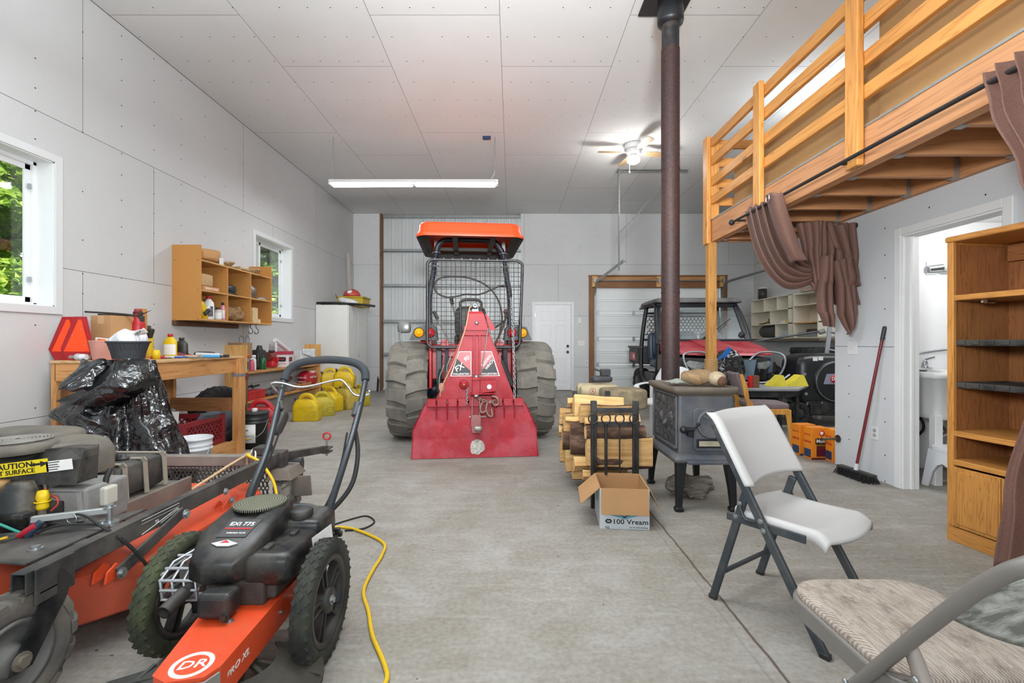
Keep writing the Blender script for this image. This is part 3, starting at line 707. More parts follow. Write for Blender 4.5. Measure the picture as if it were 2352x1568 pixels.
def bagf(u, v):
    a = 2*PI*u; z = 1.03*(1-v); cx = cos(a)
    wl = max(0,-cx)**1.6; wr = max(0,cx)**1.6; wf = max(0, 1-wl-wr)
    r = lerpk(kl,z)*wl+lerpk(kr,z)*wr+lerpk(kf,z)*wf
    fold = .035*sin(a*9+z*3+2*nz((cx, sin(a), z),2))*(1-z/1.2)+.05*nz((cx*2, sin(a)*2, z*3), 1.4)+.03*nz((cx*5, sin(a)*5, z*5), 1.3)
    crease = abs(nz((cx*1.7+3, sin(a)*1.7, z*1.9), 1.6))*.09
    r += fold*(.5+v)-crease
    return (r*cos(a), r*sin(a)*.8, max(.002, z+.05*nz((cx,sin(a),z),3)*v*(1-v)*4))
m = MB(); m.grid(110, 70, bagf, True, True); m.ball((0,0,1.0), (.15,.12,.036), 24, 8); m.build('garbage_bag', BAG, t)
m = MB(); m.loft([[(.06,-.19,1.03),(.12,-.15,1.05),(.2,-.09,1.04),(.17,-.04,1.03)],[(-.02,-.26,.88),(.08,-.25,.9),(.22,-.16,.9),(.24,-.06,.88)],[(-.2,-.33,.78),(-.1,-.34,.76),(.05,-.3,.74),(.12,-.2,.74)]], True, False); m.build('bag_flap', BAG, t, 0, solid=.004)
m = MB(); m.grid(12, 8, lambda u, v: (-.19+.17*u+.02*sin(v*6), -.17-.07*v-.03*sin(u*PI)-.08*(1-u)*v, 1.04-.19*v+.01*sin(u*9)), True); m.build('bag_flap', BAG, t, 0, solid=.003)
t = thing('planter', 'two nested black plastic planters holding a white plastic bag, on the black draped stand', 'planter', (dm[0], dm[1]-.01, 1.04)); t.scale = (.79,.79,1)
def ribpot(r0, r1, h, n, amp, tw):
    m = MB(); m.grid(n*4, 8, lambda u, v: ((r0+(r1-r0)*v+amp*sin(u*2*PI*n+v*tw))*cos(2*PI*u), (r0+(r1-r0)*v+amp*sin(u*2*PI*n+v*tw))*sin(2*PI*u), h*v), True, True); return m
o = ribpot(.112,.13,.065,48,.002,0).build('lower_pot', darkgrey, t); MB().lathe([(0,.01),(.115,.01),(.115,.0),(0,.0)], 24).build('base', darkgrey, t)
o = ribpot(.13,.152,.055,30,.003,1.8).build('upper_pot', darkgrey, t, loc=(0,0,.062)); MB().lathe([(.150,.112),(.163,.114),(.165,.122),(.158,.126),(.148,.12)], 40).build('rim', darkgrey, t)
wb = NT('white_bag'); wb.fin(lin('#d9dde3'), .35); wb.bump(wb.noise(9, None, 4, .6, 1.2), .8, .03); WBAG = wb.m
m = MB(); m.ball((0,0,.12), (.14,.13,.085), 40, 20, lambda v: v+V((nz(v,12)*.03, nz(v+V((3,3,3)),12)*.03, nz(v,9)*.03))); m.build('plastic_bag', WBAG, t)
m = MB(); m.grid(8,5, lambda u,v: (.08+.12*u, -.03-.05*v, .13+.07*u+.03*v+.012*sin(u*5)), True); m.build('paper', lblw, t, 0, solid=.002)
text('HELP', .025, blkl, t, (.15,-.083,.18), (R(75),R(-22),0))
t = bottle('oil_jug', 'yellow motor oil jug with red cap on the bench', 'jug', (-3.25, 4.42, BZ), .225, .062, yelp, redp, lblw, .55, .025, .35)
bottle('oil_jug', 'black motor oil jug half hidden behind the yellow jug', 'jug', (-3.22, 4.53, BZ), .19, .06, blackp, blackp, None, .55, .02, .4)
t = thing('tub', 'small yellow plastic tub showing just right of the black planters on the bench', 'tub', (-3.045, 3.98, BZ))
MB().lathe([(0,0),(.028,0),(.03,.05),(.02,.08),(0,.08)], 16).build('tub_body', yelp, t)
# hand tools scattered over the bench top
def put(name, label, cat, px, Y, z=BZ, rz=0, g='tools lying on the workbench'): return thing(name, label, cat, ((px-CX)/F*Y, Y, z), rz, g)
t = put('wire_brush', 'dark bristle brush with white handle on the bench near its far post', 'brush', 470, 4.6, BZ, R(-12))
MB().rbox((0,0,.03),(.24,.05,.045),.6).build('bristles', mat('dark_bristle','#34363a',.9,0,.4,90,.8,220), t); MB().bar((-.05,-.05,.03),(.22,-.05,.022),.03,.03).build('handle', whitep2, t, .01)
t = put('caulk_tube', 'blue plastic tube lying at the bench edge under the white brush handle', 'tube', 488, 4.25, BZ+.016, R(5)); MB().cyl((-.09,0,0),(.07,0,0),.014).build('tube', mat('blue_plastic','#4a9ccc',.45), t); MB().cyl((.07,0,0),(.1,0,0),.014,.004).build('nozzle', blackp, t)
t = put('marker_pen', 'grey marker with black cap at the right end of the bench', 'pen', 500, 4.5, BZ+.012, R(-4)); MB().cyl((-.07,0,0),(.06,0,0),.012).build('barrel', whitep2, t); MB().cyl((.06,0,0),(.11,0,0),.014).build('cap', blackp, t)
t = put('screwdriver', 'screwdriver with red handle lying near the planters on the bench', 'screwdriver', 362, 4.05, BZ+.014, R(25)); MB().cyl((-.05,0,0),(.05,0,0),.013).build('handle', redp, t); MB().cyl((.05,0,-.004),(.17,0,-.008),.0035).build('shaft', steel, t)
t = put('pliers', 'pliers with dark red grips on the bench below the yellow jug', 'pliers', 385, 4.1, BZ+.008, R(-20)); MB().tube([(-.1,.03,0),(-.03,.008,0),(0,0,0)], .008, 8).build('grip', mat('dark_red','#7c2230',.5), t); MB().tube([(-.1,-.03,0),(-.03,-.008,0),(0,0,0)], .008, 8).build('grip', mat('dark_red','#7c2230',.5), t); MB().tube([(0,0,0),(.06,0,0)],[.012,.005],8).build('jaws', steel, t)
t = put('putty_knife', 'flat putty knife with blue handle in the middle of the bench', 'putty knife', 430, 4.12, BZ+.006, R(10)); MB().box(-.1,0,-.012,.012,0,.014).build('handle', mat('blue_dark','#28529b',.5), t, .004); MB().prism([(0,-.012),(.08,-.03),(.08,.03),(0,.012)],.005,.008).build('blade', steel, t)
for i, (px, Y, a, L, mm, lab) in enumerate(((400,4.16,5,.16,'lblw','white wrapped tool strip along the bench front edge'),(415,4.28,-14,.12,'steel','short steel bit lying on the bench behind the putty knife'),(448,4.2,12,.15,'steel','steel scraper lying on the bench left of the blue tube'),(440,4.45,30,.1,'wood','round wooden peg lying on the bench by the wire brush'))):
    o = MB().cyl((-L/2,0,0),(L/2,0,0),.011,.009,10).build('hand_tool', {'lblw':lblw,'steel':steel,'wood':pine['x']}[mm], None, loc=((px-CX)/F*Y, Y, BZ+.012), rz=R(a)); tag(o, lab, 'tool', 'tools lying on the workbench')
t = put('rag', 'crumpled dark red rag on the bench behind the pliers', 'rag', 420, 4.5); MB().ball((0,0,.01),(.09,.06,.03),24,10,lambda v: v+V((0,0,nz(v,22)*.03))).build('cloth', mat('rag_red','#7d3e45',.9), t)
# ---------------------------------------------------------------- wall cubby shelf
t = thing('hanging_cubby', 'open hardboard cubby shelf with six compartments hung on the left wall', 'shelf', (XL, 5.15, 0))
dpt = .32; L = 1.51; z0, z1 = 1.42, 2.24
for y in (0, L): B(0, dpt, y, y+.018, z0-.02, z1).build('end_panel', particle, t, .002)
for z in (2.08, 1.745, z0): B(0, dpt-.002, .018, L, z-.016, z).build('shelf_board', wood('shelf_edge','#c99a5e','#a87438','y'), t)
for y in (.5, 1.0): B(0, dpt-.004, y-.008, y+.008, z0, 2.064).build('divider', particle, t)
B(0, .008, .018, L, z0, 2.17).build('back_panel', particle, t)
B(0, .05, -.0, L*.78, z0-.075, z0-.02).build('hanging_cleat', mat('dark_cleat','#5c3d28',.7), t)
sc = MB()
for z in (2.07, 1.74, 1.41):
    for x in (.03, .29): sc.tube([(x,-.001,z),(x,.002,z)], .005, 8)
sc.split('screw', blkl, t)
def cub(name, label, cat, x, y, z, g='things in the wall cubby', rz=0): return thing(name, label, cat, (XL+x, 5.15+y, z), rz, g)
crump = NT('paper_bag'); crump.fin(lin('#b98a58'), .8); crump.bump(crump.noise(12, None, 4, .6, 1), .7, .02); PBAG = crump.m
t = cub('paper_bag', 'crumpled brown paper bag with white tag on top of the wall cubby', 'bag', .2, .26, 2.082); MB().rbox((0,0,.085),(.2,.36,.17),.55,24,12,lambda v: v+V((nz(v,9)*.03,nz(v+V((5,0,0)),9)*.03,nz(v,7)*.03))).build('bag', PBAG, t); B(.1,.102,.1,.18,.0,.08).build('tag', lblw, t)
t = cub('rope_coil', 'loose coil of tan cord heaped along the top of the wall cubby', 'rope', .2, .95, 2.086)
r2 = random.Random(3); pts = []
for k in range(90):
    f = k/89; pts.append((.07*sin(k*1.3+r2.uniform(-.4,.4))+.01, -.42+.84*f+.09*cos(k*1.1), .015+.028*abs(sin(k*.7))+.03*max(0,sin(f*9)) ))
MB().tube(smooth_path(pts,4), .0065, 6).build('cord', ropew, t)
t = cub('carton', 'small tan fuzzy parcel on the middle cubby shelf, topmost of two', 'box', .2, .15, 1.795); MB().rbox((0,0,.07),(.2,.22,.14),.2,20,10).build('parcel', mat('parcel','#b89a70',.9,0,.25,60,.4,90), t)
t = cub('carton', 'flat orange and white box under the tan parcel in the wall cubby', 'box', .2, .19, 1.747); B(-.11,.11,-.14,.16,0,.047).build('box', mat('orange_box','#b9805a',.7), t, .002); B(.1102,.1112,-.1,.13,.01,.036).build('label', mat('cream_lbl','#dcb79a',.6), t)
t = cub('bicycle_seat', 'rounded dark padded saddle-like object in the middle cubby', 'saddle', .16, .68, 1.747); MB().rbox((0,0,.07),(.24,.26,.14),.7,24,12,lambda v: V((v.x, v.y*(1+.4*v.z/.1*.5), v.z))).build('pad', mat('dark_vinyl','#23282c',.4), t); MB().rbox((0,0,.015),(.25,.27,.03),.5).build('rim', blackp, t)
t = cub('plastic_sack', 'clear plastic sack of dark odds in the right upper cubby', 'sack', .18, 1.14, 1.747); MB().ball((0,0,.09),(.1,.13,.12),30,16,lambda v: V((v.x,v.y,max(-.0,v.z)))+V((nz(v,14)*.03,nz(v+V((2,0,0)),14)*.03,0))).build('sack', mat('grey_film','#6f6660',.3,0,.4,20,.5,30), t)
t = cub('hardware', 'small pile of grey fittings at the right of the upper cubby', 'fittings', .25, 1.37, 1.747); MB().ball((0,0,.012),(.05,.1,.025),20,8,lambda v: v+V((0,0,nz(v,40)*.015))).build('fittings', mat('fit','#9a9c9f',.5,.3,.3,60), t)
t = cub('jug', 'yellow jug with black handle lying tilted in the lower left cubby', 'jug', .2, .17, z0+.1, rz=(R(35),0,0)); MB().rbox((0,0,.0),(.13,.12,.24),.5).build('body', yelp, t); MB().cb((.07,.0,-.02),(.03,.1,.05)).build('handle', blackp, t, .01); MB().rbox((.065,.06,-.05),(.03,.07,.15),.6).build('label', whitep2, t)
bottle('bottle', 'white bottle with blue cap at the back of the lower left cubby', 'bottle', (XL+.1, 5.36, z0+.002), .245, .05, whitep2, mat('blue_cap','#1f3f7e',.5), None, 1, .03, .5, 'things in the wall cubby')
bottle('bottle', 'white oil bottle with red cap and dark label in the lower left cubby', 'bottle', (XL+.24, 5.41, z0+.002), .27, .06, whitep2, redp, mat('dark_label','#4d4f58',.5,0,.6,40), .7, .03, .45, 'things in the wall cubby')
bottle('bottle', 'small clear bottle with black cap and white label beside the white oil bottle', 'bottle', (XL+.27, 5.535, z0+.002), .15, .05, mat('clear_pl','#c5b9b4',.3), blackp, lblw, .7, .025, .5, 'things in the wall cubby')
bottle('bottle', 'narrow bottle of pink fluid at the divider in the lower left cubby', 'bottle', (XL+.27, 5.625, z0+.002), .215, .03, mat('pink_fluid','#cf8791',.3), blackp, lblw, .8, .03, .55, 'things in the wall cubby')
t = cub('glove_pile', 'heap of crumpled tan cloth in the lower middle cubby', 'cloth', .2, .73, z0+.002); MB().ball((0,0,.07),(.12,.2,.1),40,18,lambda v: V((v.x,v.y,max(0,v.z)))+V((nz(v,16)*.05,nz(v+V((2,0,0)),16)*.05,max(0,nz(v,13)*.08)))).build('cloth', mat('tan_cloth','#8c6c4a',.95,0,.2,20), t)
t = cub('carton', 'tall patterned cream box in the lower right cubby', 'box', .23, 1.13, z0+.002); B(-.07,.07,-.06,.07,0,.2).build('box', mat('cream_print','#c9b083',.7,0,.35,45), t, .002)
t = cub('carton', 'tiny cream box beside the tall patterned box', 'box', .27, 1.24, z0+.002); B(-.03,.03,-.03,.03,0,.05).build('box', mat('cream_lbl2','#d8c49c',.6), t, .002)
for i, (y, lab) in enumerate(((1.1,'bent black hook hanging under the right end of the cubby, the nearer one'),(1.24,'bent black hook hanging under the right end of the cubby, the farther one'))):
    o = MB().tube(smooth_path([(0,0,0),(.0,.01,-.05),(.02,.02,-.08),(.03,.0,-.12),(.0,-.02,-.13),(-.01,-.01,-.1)],5), .005, 6).build('wall_hook', blackpp, None, loc=(XL+.25, 5.15+y, z0-.018)); tag(o, lab, 'hook', 'hooks under the cubby')
# ---------------------------------------------------------------- low shelf unit past the bench
t = thing('shelf_unit', 'low plywood shelf unit against the left wall past the workbench', 'shelf', (XL, 6.1, 0))
D = .28; L = 2.39
for y in (0, L-.03): B(0, D, y, y+.03, 0, 1.12).build('end_panel', pine['z'], t, .002)
B(0, D, .03, L-.03, .735, .768).build('shelf_board', fir['y'], t, .002); B(0, D, .03, L-.03, .34, .372).build('shelf_board', fir['y'], t, .002)
B(0, .01, .03, L-.03, 0, .34).build('back_panel', mat('grey_panel','#b4b6ba',.6), t)
def shl(name, label, cat, x, y, z=.77, rz=0, g='things on the low shelf unit'): return thing(name, label, cat, (XL+x, 6.1+y, z), rz, g)
t = shl('paper_bag', 'brown paper carrier bag with wire handles at near end of the low shelf', 'bag', .1, .17); m = MB(); m.box(-.09,.09,-.11,.14,0,.38); m.build('bag', mat('kraft','#9a7a58',.85), t, .003)
m = MB()
for y in (-.05,.09): m.tube(smooth_path([(.05,y-.045,.38),(.05,y-.05,.44),(.05,y,.47),(.05,y+.05,.44),(.05,y+.045,.38)],5), .003, 6)
m.split('handle', darkgrey, t)
bottle('spray_can', 'spray can with red-orange cap on the low shelf', 'spray can', (XL+.23, 6.2, .77), .23, .033, mat('grey_can','#8b8a92',.4,.3), mat('orange_cap','#d94a22',.5), mat('dark_lbl2','#3f3540',.5,0,.5,50), 1, .05, .9, 'things on the low shelf unit')
bottle('spray_can', 'pink spray can in front of the taller cans on the low shelf', 'spray can', (XL+.25, 6.29, .77), .17, .032, mat('pink_can','#c75b6c',.4), whitep2, None, 1, .02, .8, 'things on the low shelf unit')
bottle('spray_can', 'white spray can beside the pink can on the low shelf', 'spray can', (XL+.23, 6.37, .77), .21, .032, whitep2, whitep2, lblw, 1, .04, .85, 'things on the low shelf unit')
bottle('bottle', 'dark green bottle standing before the black jug on the low shelf', 'bottle', (XL+.22, 6.62, .77), .2, .045, mat('green_glass','#1f5a33',.3), mat('green_cap','#23443a',.5), None, 1, .03, .5, 'things on the low shelf unit')
t = shl('oil_jug', 'squat black fuel jug with short neck on the low shelf', 'jug', .12, .6); MB().rbox((0,0,.14),(.14,.22,.28),.35).build('body', blackp, t); MB().tube([(0,.02,.26),(0,.02,.34)],[.05,.03],14).build('neck', blackp, t); MB().tube(smooth_path([(.06,-.1,.28),(.1,-.12,.15),(.1,-.05,.02)],5),.008,8).build('hose', blackp, t)
t = shl('grinder_tool', 'red and black motorised bench tool on the low shelf', 'power tool', .17, .86); MB().rbox((0,0,.06),(.14,.16,.1),.4).build('base', redp, t); MB().tube([(-.03,-.08,.17),(-.03,.08,.17)],.07,18).build('motor', mat('maroon','#7c3a34',.5), t); MB().tube([(.05,-.02,.12),(.05,.03,.12)],.05,16).build('wheel', redp, t); MB().bar((0,-.06,.25),(0,.07,.25),.04,.03).build('handle', blackp, t, .01)
t = shl('battery_box', 'white and red printed battery charger box on the low shelf', 'box', .16, 1.27, rz=R(12)); B(-.1,.1,-.16,.16,0,.24).build('box', mat('white_print','#d9d3d5',.6), t, .002); B(-.101,.101,-.161,.161,.19,.241).build('lid', mat('red_print','#b2304a',.6,0,.3,30), t)
sq = MB().at((.1005,-.02,.115),(PI/2,0,PI/2)); sq.prism(rrect(.2,.07,.02),0,.001); sq.at().at((-.01,-.161,.12),(PI/2,0,0)).prism(rrect(.15,.07,.02),0,.001); sq.at(); sq.build('badge', blkl, t); text('EXIDE', .055, redl, t, (.1035,-.02,.115), (PI/2,0,PI/2)); text('EXIDE', .04, redl, t, (-.01,-.1625,.12), (PI/2,0,0)); text('BATTERY CHARGER', .02, redl, t, (.1035,-.02,.05), (PI/2,0,PI/2)); text('BATTERY CHARGER', .017, redl, t, (-.01,-.1625,.05), (PI/2,0,0))
t = shl('plastic_tote', 'clear plastic tote with white film at far end of the low shelf', 'tote', .15, 1.85); MB().loft([[(-.11,-.22,0),(.11,-.22,0),(.11,.28,0),(-.11,.28,0)],[(-.13,-.25,.24),(.13,-.25,.24),(.13,.33,.24),(-.13,.33,.24)]]).build('tote', mat('frosted','#d4d8da',.35,0,.15,8), t, .01)
m = MB(); m.grid(14,10,lambda u,v: (.137+.01*nz((u*3,v*3,0)), -.2+.5*u, .27-.18*v*(.4+.6*u)),True); m.build('film', mat('film','#e1e6ec',.3), t, 0, solid=.002)
t = shl('pipe', 'white plastic pipe leaning behind the charger box on the low shelf', 'pipe', .1, 1.1, .99); MB().tube([(0,.0,.2),(.0,.45,.02)], .035, 16).tube([(0,.02,.18),(0,.03,-.02)],.02,10).build('tube', whitep, t)
t = shl('toolbox', 'red steel toolbox on the lower board of the low shelf', 'toolbox', .19, .3, .374); B(-.08,.08,-.22,.2,0,.12).build('box', redp, t, .004); B(-.083,.083,-.223,.203,.09,.098).build('seam', mat('dk_red2','#8a1a22',.5), t)
t = shl('cable', 'coil of black cable heaped on the red toolbox', 'cable', .17, .28, .505); MB().tube(smooth_path([(.05*cos(k*1.1),-.16+.03*k+.04*sin(k*1.7),.02+.03*abs(sin(k))) for k in range(12)],5), .013, 8).build('cable', blkrub, t)
t = shl('chain_pile', 'dark pile of metal parts and cord on the lower shelf', 'parts', .17, .85, .374); MB().ball((0,0,.03),(.09,.3,.06),36,12,lambda v: V((v.x,v.y,max(0,v.z+nz(v,20)*.05)))).build('parts', mat('dk_parts','#4f5052',.6,.2,.5,30,.6,60), t)
t = shl('gear_block', 'grey cast block with knobs on the lower shelf behind the roll bar handle', 'machine part', .17, 1.38, .374); MB().cb((0,0,.07),(.14,.22,.14)).build('block', castal, t, .012); k_ = MB()
for y in (-.06,.02,.08):
    for z in (.04,.1): k_.ball((.075,y,z),.02,10,6)
k_.split('knob', castal, t); MB().bar((0,-.1,.17),(0,.1,.2),.06,.05).build('motor', mat('maroon2','#5c2a2e',.6), t, .01)
t = shl('cardboard_box', 'open brown cardboard tray on the lower shelf', 'box', .18, 1.78, .374); m = MB(); w, d, h = .11,.2,.1
m.box(-w,w,-d,d,0,.004).box(-w,w,-d,-d+.004,0,h).box(-w,w,d-.004,d,0,h).box(-w,-w+.004,-d,d,0,h).box(w-.004,w,-d,d,0,h); m.build('tray', mat('cardboard_red','#b07a4e',.85), t)
t = shl('charcoal_bag', 'red and white printed bag slumped on the lower shelf by the yellow cans', 'bag', .17, 2.08, .374); MB().rbox((0,0,.14),(.2,.4,.28),.5,26,14,lambda v: v+V((nz(v,6)*.03,nz(v+V((3,0,0)),6)*.03,nz(v,5)*.04))).build('bag', mat('red_bag','#a5182b',.4,0,.2,8,.4,20), t)
m = MB(); m.at((.11,-.05,.13),(PI/2,0,PI/2)); 
text('CHARCOAL', .05, whl, t, (.112,-.02,.17), (PI/2,0,PI/2)); text('CHARCOAL', .03, whl, t, (0,-.206,.17), (PI/2,0,0)); text('BRIQUETS', .028, whl, t, (0,-.208,.1), (PI/2,0,0)); MB().rbox((0,.08,.245),(.17,.22,.07),.5).build('top_print', mat('cream_print2','#d4b9b4',.5), t)
# ---------------------------------------------------------------- fuel cans
def gas_can(label, loc, rz, mt, s=1.0, tilt=None, nm='fuel_can', grp='yellow fuel cans by the shelf'):
    t = thing(nm, label, 'fuel can', loc, (tilt[0], tilt[1], rz) if tilt else rz, grp)
    w, d, h = .185*s, .12*s, .30*s
    sec = lambda z, f, g=1, dx=0: [(p[0]*f+dx, p[1]*g, z) for p in rrect(2*w, 2*d, .045*s, 4)]
    b = MB(); b.loft([sec(0,.93,.93),sec(.012*s,.99,.98),sec(.03*s,1,1),sec(.2*s,1,1),sec(.235*s,.97,.97),sec(.29*s,.72,.8,-.02*s),sec(.31*s,.62,.7,-.025*s)], True)
    b.build('body', mt, t)
    hd = MB(); hd.tube(smooth_path([(-.115*s,0,.28*s),(-.09*s,0,.345*s),(-.03*s,0,.375*s),(.05*s,0,.36*s),(.1*s,0,.30*s),(.13*s,0,.255*s)],5), .024*s, 12, flat=1.3); hd.build('handle', mt, t)
    g = MB(); q = [(w*.64+x, -d*.99, .11*s+z) for x, z in rrect(w*.46,.1*s,.025*s,4)]; g.tube(q, .009*s, 8, True); g.build('side_grip', mt, t)
    c = MB(); c.tube([(-.13*s,0,.26*s),(-.165*s,0,.31*s)], [.03*s,.026*s], 14).tube([(-.165*s,0,.31*s),(-.19*s,0,.335*s)], [.018*s,.012*s], 10); c.build('spout_cap', blackp, t)
    return t
gas_can('bright yellow fuel can on the floor, nearest the red cans in the row', (-3.02, 6.87, 0), R(3), yelp, 1.0)
gas_can('faded yellow-green fuel can, second in the floor row, with a dark label', (-2.98, 7.32, 0), R(25), yelold, .95)
gas_can('bright yellow fuel can, third in the floor row, with black spout collar', (-3.05, 7.82, 0), R(-20), yelp, 1.02)
gas_can('dusty yellow fuel can at the far end of the floor row', (-2.87, 8.1, 0), R(-35), mat('yellow_dusty','#c2ad3a',.55,0,.1,4,0,60,'#8f7a4a',.5,4), 1.1)
gas_can('yellow fuel can half hidden behind the dusty can at the row end', (-2.78, 8.52, 0), R(-40), yelold, .95)
gas_can('yellow fuel can standing against the shelf end behind the floor row', (-3.40, 8.72, .302), R(20), yelp, .92)
tag(B(-.26,.26,-.19,.19,0,.3).build('cardboard_box', card, None, .003, loc=(-3.2,8.69,0)), 'plain brown carton added to hold up two yellow fuel cans beside the white cabinet', 'box')  # box added as a support under the two raised fuel cans, mostly hidden
gas_can('bright yellow fuel can tipped on top of the others before the white cabinet', (-3.12, 8.62, .305), R(8), yelp, 1.0, (R(3),R(9)))
redc = mat('red_can','#b21f26',.42,0,.08,4); 
gas_can('large red fuel can behind the black bucket, its handle uppermost', (-3.16, 5.88, 0), R(15), redc, 1.08, None, 'fuel_can', 'red fuel cans by the bucket')
gas_can('small bright red fuel can between the black bucket and the large red can', (-3.0, 5.5, 0), R(60), mat('red_can_bright','#cc2f2a',.4,0,.06,4), .72, None, 'fuel_can', 'red fuel cans by the bucket')
# buckets, crate, tyre under the bench
def bucket(label, loc, r, h, m_b, lid=False, lb=None):
    t = thing('bucket', label, 'bucket', loc); pr = [(0,.004),(r*.86,.004),(r*.87,0),(r*.94,h*.7),(r*1.0,h*.7),(r*1.03,h*.72),(r*1.0,h*.74),(r*.955,h*.75),(r*.96,h*.8),(r*1.02,h*.81),(r*.97,h*.83),(r*.98,h*.95),(r*1.03,h*.95),(r*1.03,h*.985),(r*1.0,h)]
    pr += [(0,h)] if lid else [(r*.96,h),(r*.86,.01),(0,.01)]
    MB().lathe(pr, 40).build('pail', m_b, t)
    m = MB(); m.tube(smooth_path([(r*1.02,0,h*.78),(r*.95,-r*.75,h*.45),(0,-r*1.08,h*.28),(-r*.95,-r*.75,h*.45),(-r*1.02,0,h*.78)],6), .003, 6); m.build('bail', steel, t)
    return t
t = bucket('open white plastic bucket on the floor in front of the red crate', (-2.72, 3.98, 0), .135, .345, mat('bucket_white','#d5d8dc',.45,0,.03))
t = bucket('black lidded pail with white fluid label beside the bench post', (-2.84, 5.13, 0), .145, .39, mat('pail_black','#202326',.4,0,.15,8,0,60,'#4c4a46',.25,5), True)
m = MB(); m.lathe([(.1375,.07),(.1385,.07),(.141,.27),(.140,.27)], 16, True, (-PI*.80,-PI*.32)); m.build('label', lblw, t)
text('TRACTOR FLUID', .02, blkl, t, (-.05,-.134,.21), (PI/2,0,R(-20)))
q = MB(); q.lathe([(.1392,.105),(.1398,.106),(.1398,.118),(.1394,.119)], 10, True, (-PI*.72,-PI*.4)); q.build('yellow_band', yelp, t)
q = MB(); 
for z in (.135,.15): q.lathe([(.1396,z),(.1402,z),(.1402,z+.004),(.1396,z+.004)], 10, True, (-PI*.77,-PI*.35))
q.build('text_band', blkl, t); MB().lathe([(0,.385),(.03,.385),(.03,.42),(.02,.43),(0,.43)],14).build('spout_cap', whitep2, t)
t = thing('milk_crate', 'dark red lattice milk crate full of parts under the bench', 'crate', (-3.2, 4.42, .14), R(2)); cr = mat('crate_red','#7d1d24',.5,0,.1)
m = MB(); W, Dp, Hh = .27, .3, .29
for sx in (-1,1): m.box(sx*W-.012,sx*W+.012,-Dp,Dp,Hh-.05,Hh).box(sx*W-.012,sx*W+.012,-Dp,Dp,0,.05)
for sy in (-1,1): m.box(-W,W,sy*Dp-.012,sy*Dp+.012,Hh-.05,Hh).box(-W,W,sy*Dp-.012,sy*Dp+.012,0,.05)
for sx in (-1,1):
    for sy in (-1,1): m.box(sx*W-.03,sx*W+.016,sy*Dp-.03,sy*Dp+.016,0,Hh)
m.box(-W,W,-Dp,Dp,0,.012); m.build('rim', cr, t, .003)
m = MB()
for s in (-1,1):
    for i in range(-9,12):
        u = i*.056
        for dz in (0,1):
            a = (u, .05) if dz == 0 else (u+.17, .05); b = (u+.17, Hh-.05) if dz == 0 else (u, Hh-.05)
            def clip(p, q, lo, hi):
                if p[0] > q[0]: p, q = q, p
                if q[0] <= lo or p[0] >= hi: return None
                f = lambda x: p[1]+(q[1]-p[1])*(x-p[0])/(q[0]-p[0]); x0_, x1_ = max(p[0],lo), min(q[0],hi); return (x0_,f(x0_)),(x1_,f(x1_))
            r_ = clip(a,b,-W,W)
            if r_: m.bar((r_[0][0],s*Dp,r_[0][1]),(r_[1][0],s*Dp,r_[1][1]),.012,.008,(0,1,0))
            r_ = clip(a,b,-Dp,Dp)
            if r_: m.bar((s*W,r_[0][0],r_[0][1]),(s*W,r_[1][0],r_[1][1]),.012,.008,(1,0,0))
m.build('lattice', cr, t)
t = thing('machine_parts', 'grey cast fitting standing in the red crate at its near side', 'parts', (-3.3, 4.3, .155)); MB().cb((0,0,.16),(.09,.08,.3),(.1,0,.2)).tube([(.05,0,.28),(.1,.1,.36)],.03,12).build('casting', castal, t, .01)
t = thing('card', 'blank white card standing in the red crate', 'card', (-3.11, 4.24, .22), (R(-8),0,R(8))); B(-.045,.045,-.002,.002,0,.3).build('sheet', lblw, t)
t = thing('folder_stack', 'grey-blue folded sheet leaning diagonally in the red crate', 'folder', (-3.06, 4.5, .2), (R(-6),R(28),0)); B(-.02,.02,-.16,.1,0,.30).build('sheet', mat('slate','#4b525c',.6), t, .003)
t = thing('spare_tyre', 'small black tyre on a pale rim leaning on the wall under the bench', 'tyre', (-3.27, 5.17, .335), R(-18)); m = MB(); wheel_tyre(m, .335,.19,.13,26,.006,.2,.6,'block'); m.build('tyre', blkrub, t); m = MB(); disc_x(m, [(0,-.02),(.08,-.02),(.13,-.045),(.195,-.05),(.195,.05),(.0,.05)]); m.build('rim', mat('rim_grey','#8f9daa',.4,.5), t)
t = thing('lever_bar', 'thin upright rusty bar with handle behind the spare tyre', 'tool', (-3.08, 5.4, 0)); MB().tube([(0,0,0),(0,0,.72)],.01,8).build('bar', mat('rust_bar','#6b4634',.7), t); MB().tube([(0,0,.72),(0,0,.8)],.016,8).build('grip', mat('rust_red','#6b2c25',.6), t)
# ---------------------------------------------------------------- white cabinet and its load
t = thing('cabinet', 'tall white two-door utility cabinet in the back left corner', 'cabinet', (XL+.0, 8.91, 0)); cw = mat('cabinet_white','#d6d6d2',.4,0,.03)
B(.01,.62,0,1.13,.0,1.87).build('body', cw, t, .003)
for y, s in ((.008,1),(.57,-1)):
    o = B(.622,.64,y,y+.552,.07,1.86).build('door', cw, t, .003); yy = .535 if s > 0 else .595
    MB().tube([(.64,yy,.86),(.665,yy,.86),(.665,yy,.96),(.64,yy,.96)],.006,8).build('handle', steel, o)
    h_ = MB(); h_.box(.63,.645,.012 if s > 0 else 1.10,.03 if s > 0 else 1.118,1.6,1.66).build('hinge', steel, o)
t = thing('rubber_strip', 'long black rubber strip lying over the top of the white cabinet', 'rubber strip', (-3.42, 8.98, 1.885)); MB().tube(smooth_path([(-.42,-.02,.012),(-.3,0,.03),(0,.0,.028),(.3,.05,.012),(.55,.12,-.0),(.72,.2,-.02)],6), .022, 10).tube(smooth_path([(-.3,.08,.02),(0,.04,.022),(.4,.03,.012),(.66,.08,-.03)],6), .018, 10).build('strip', blkrub, t)
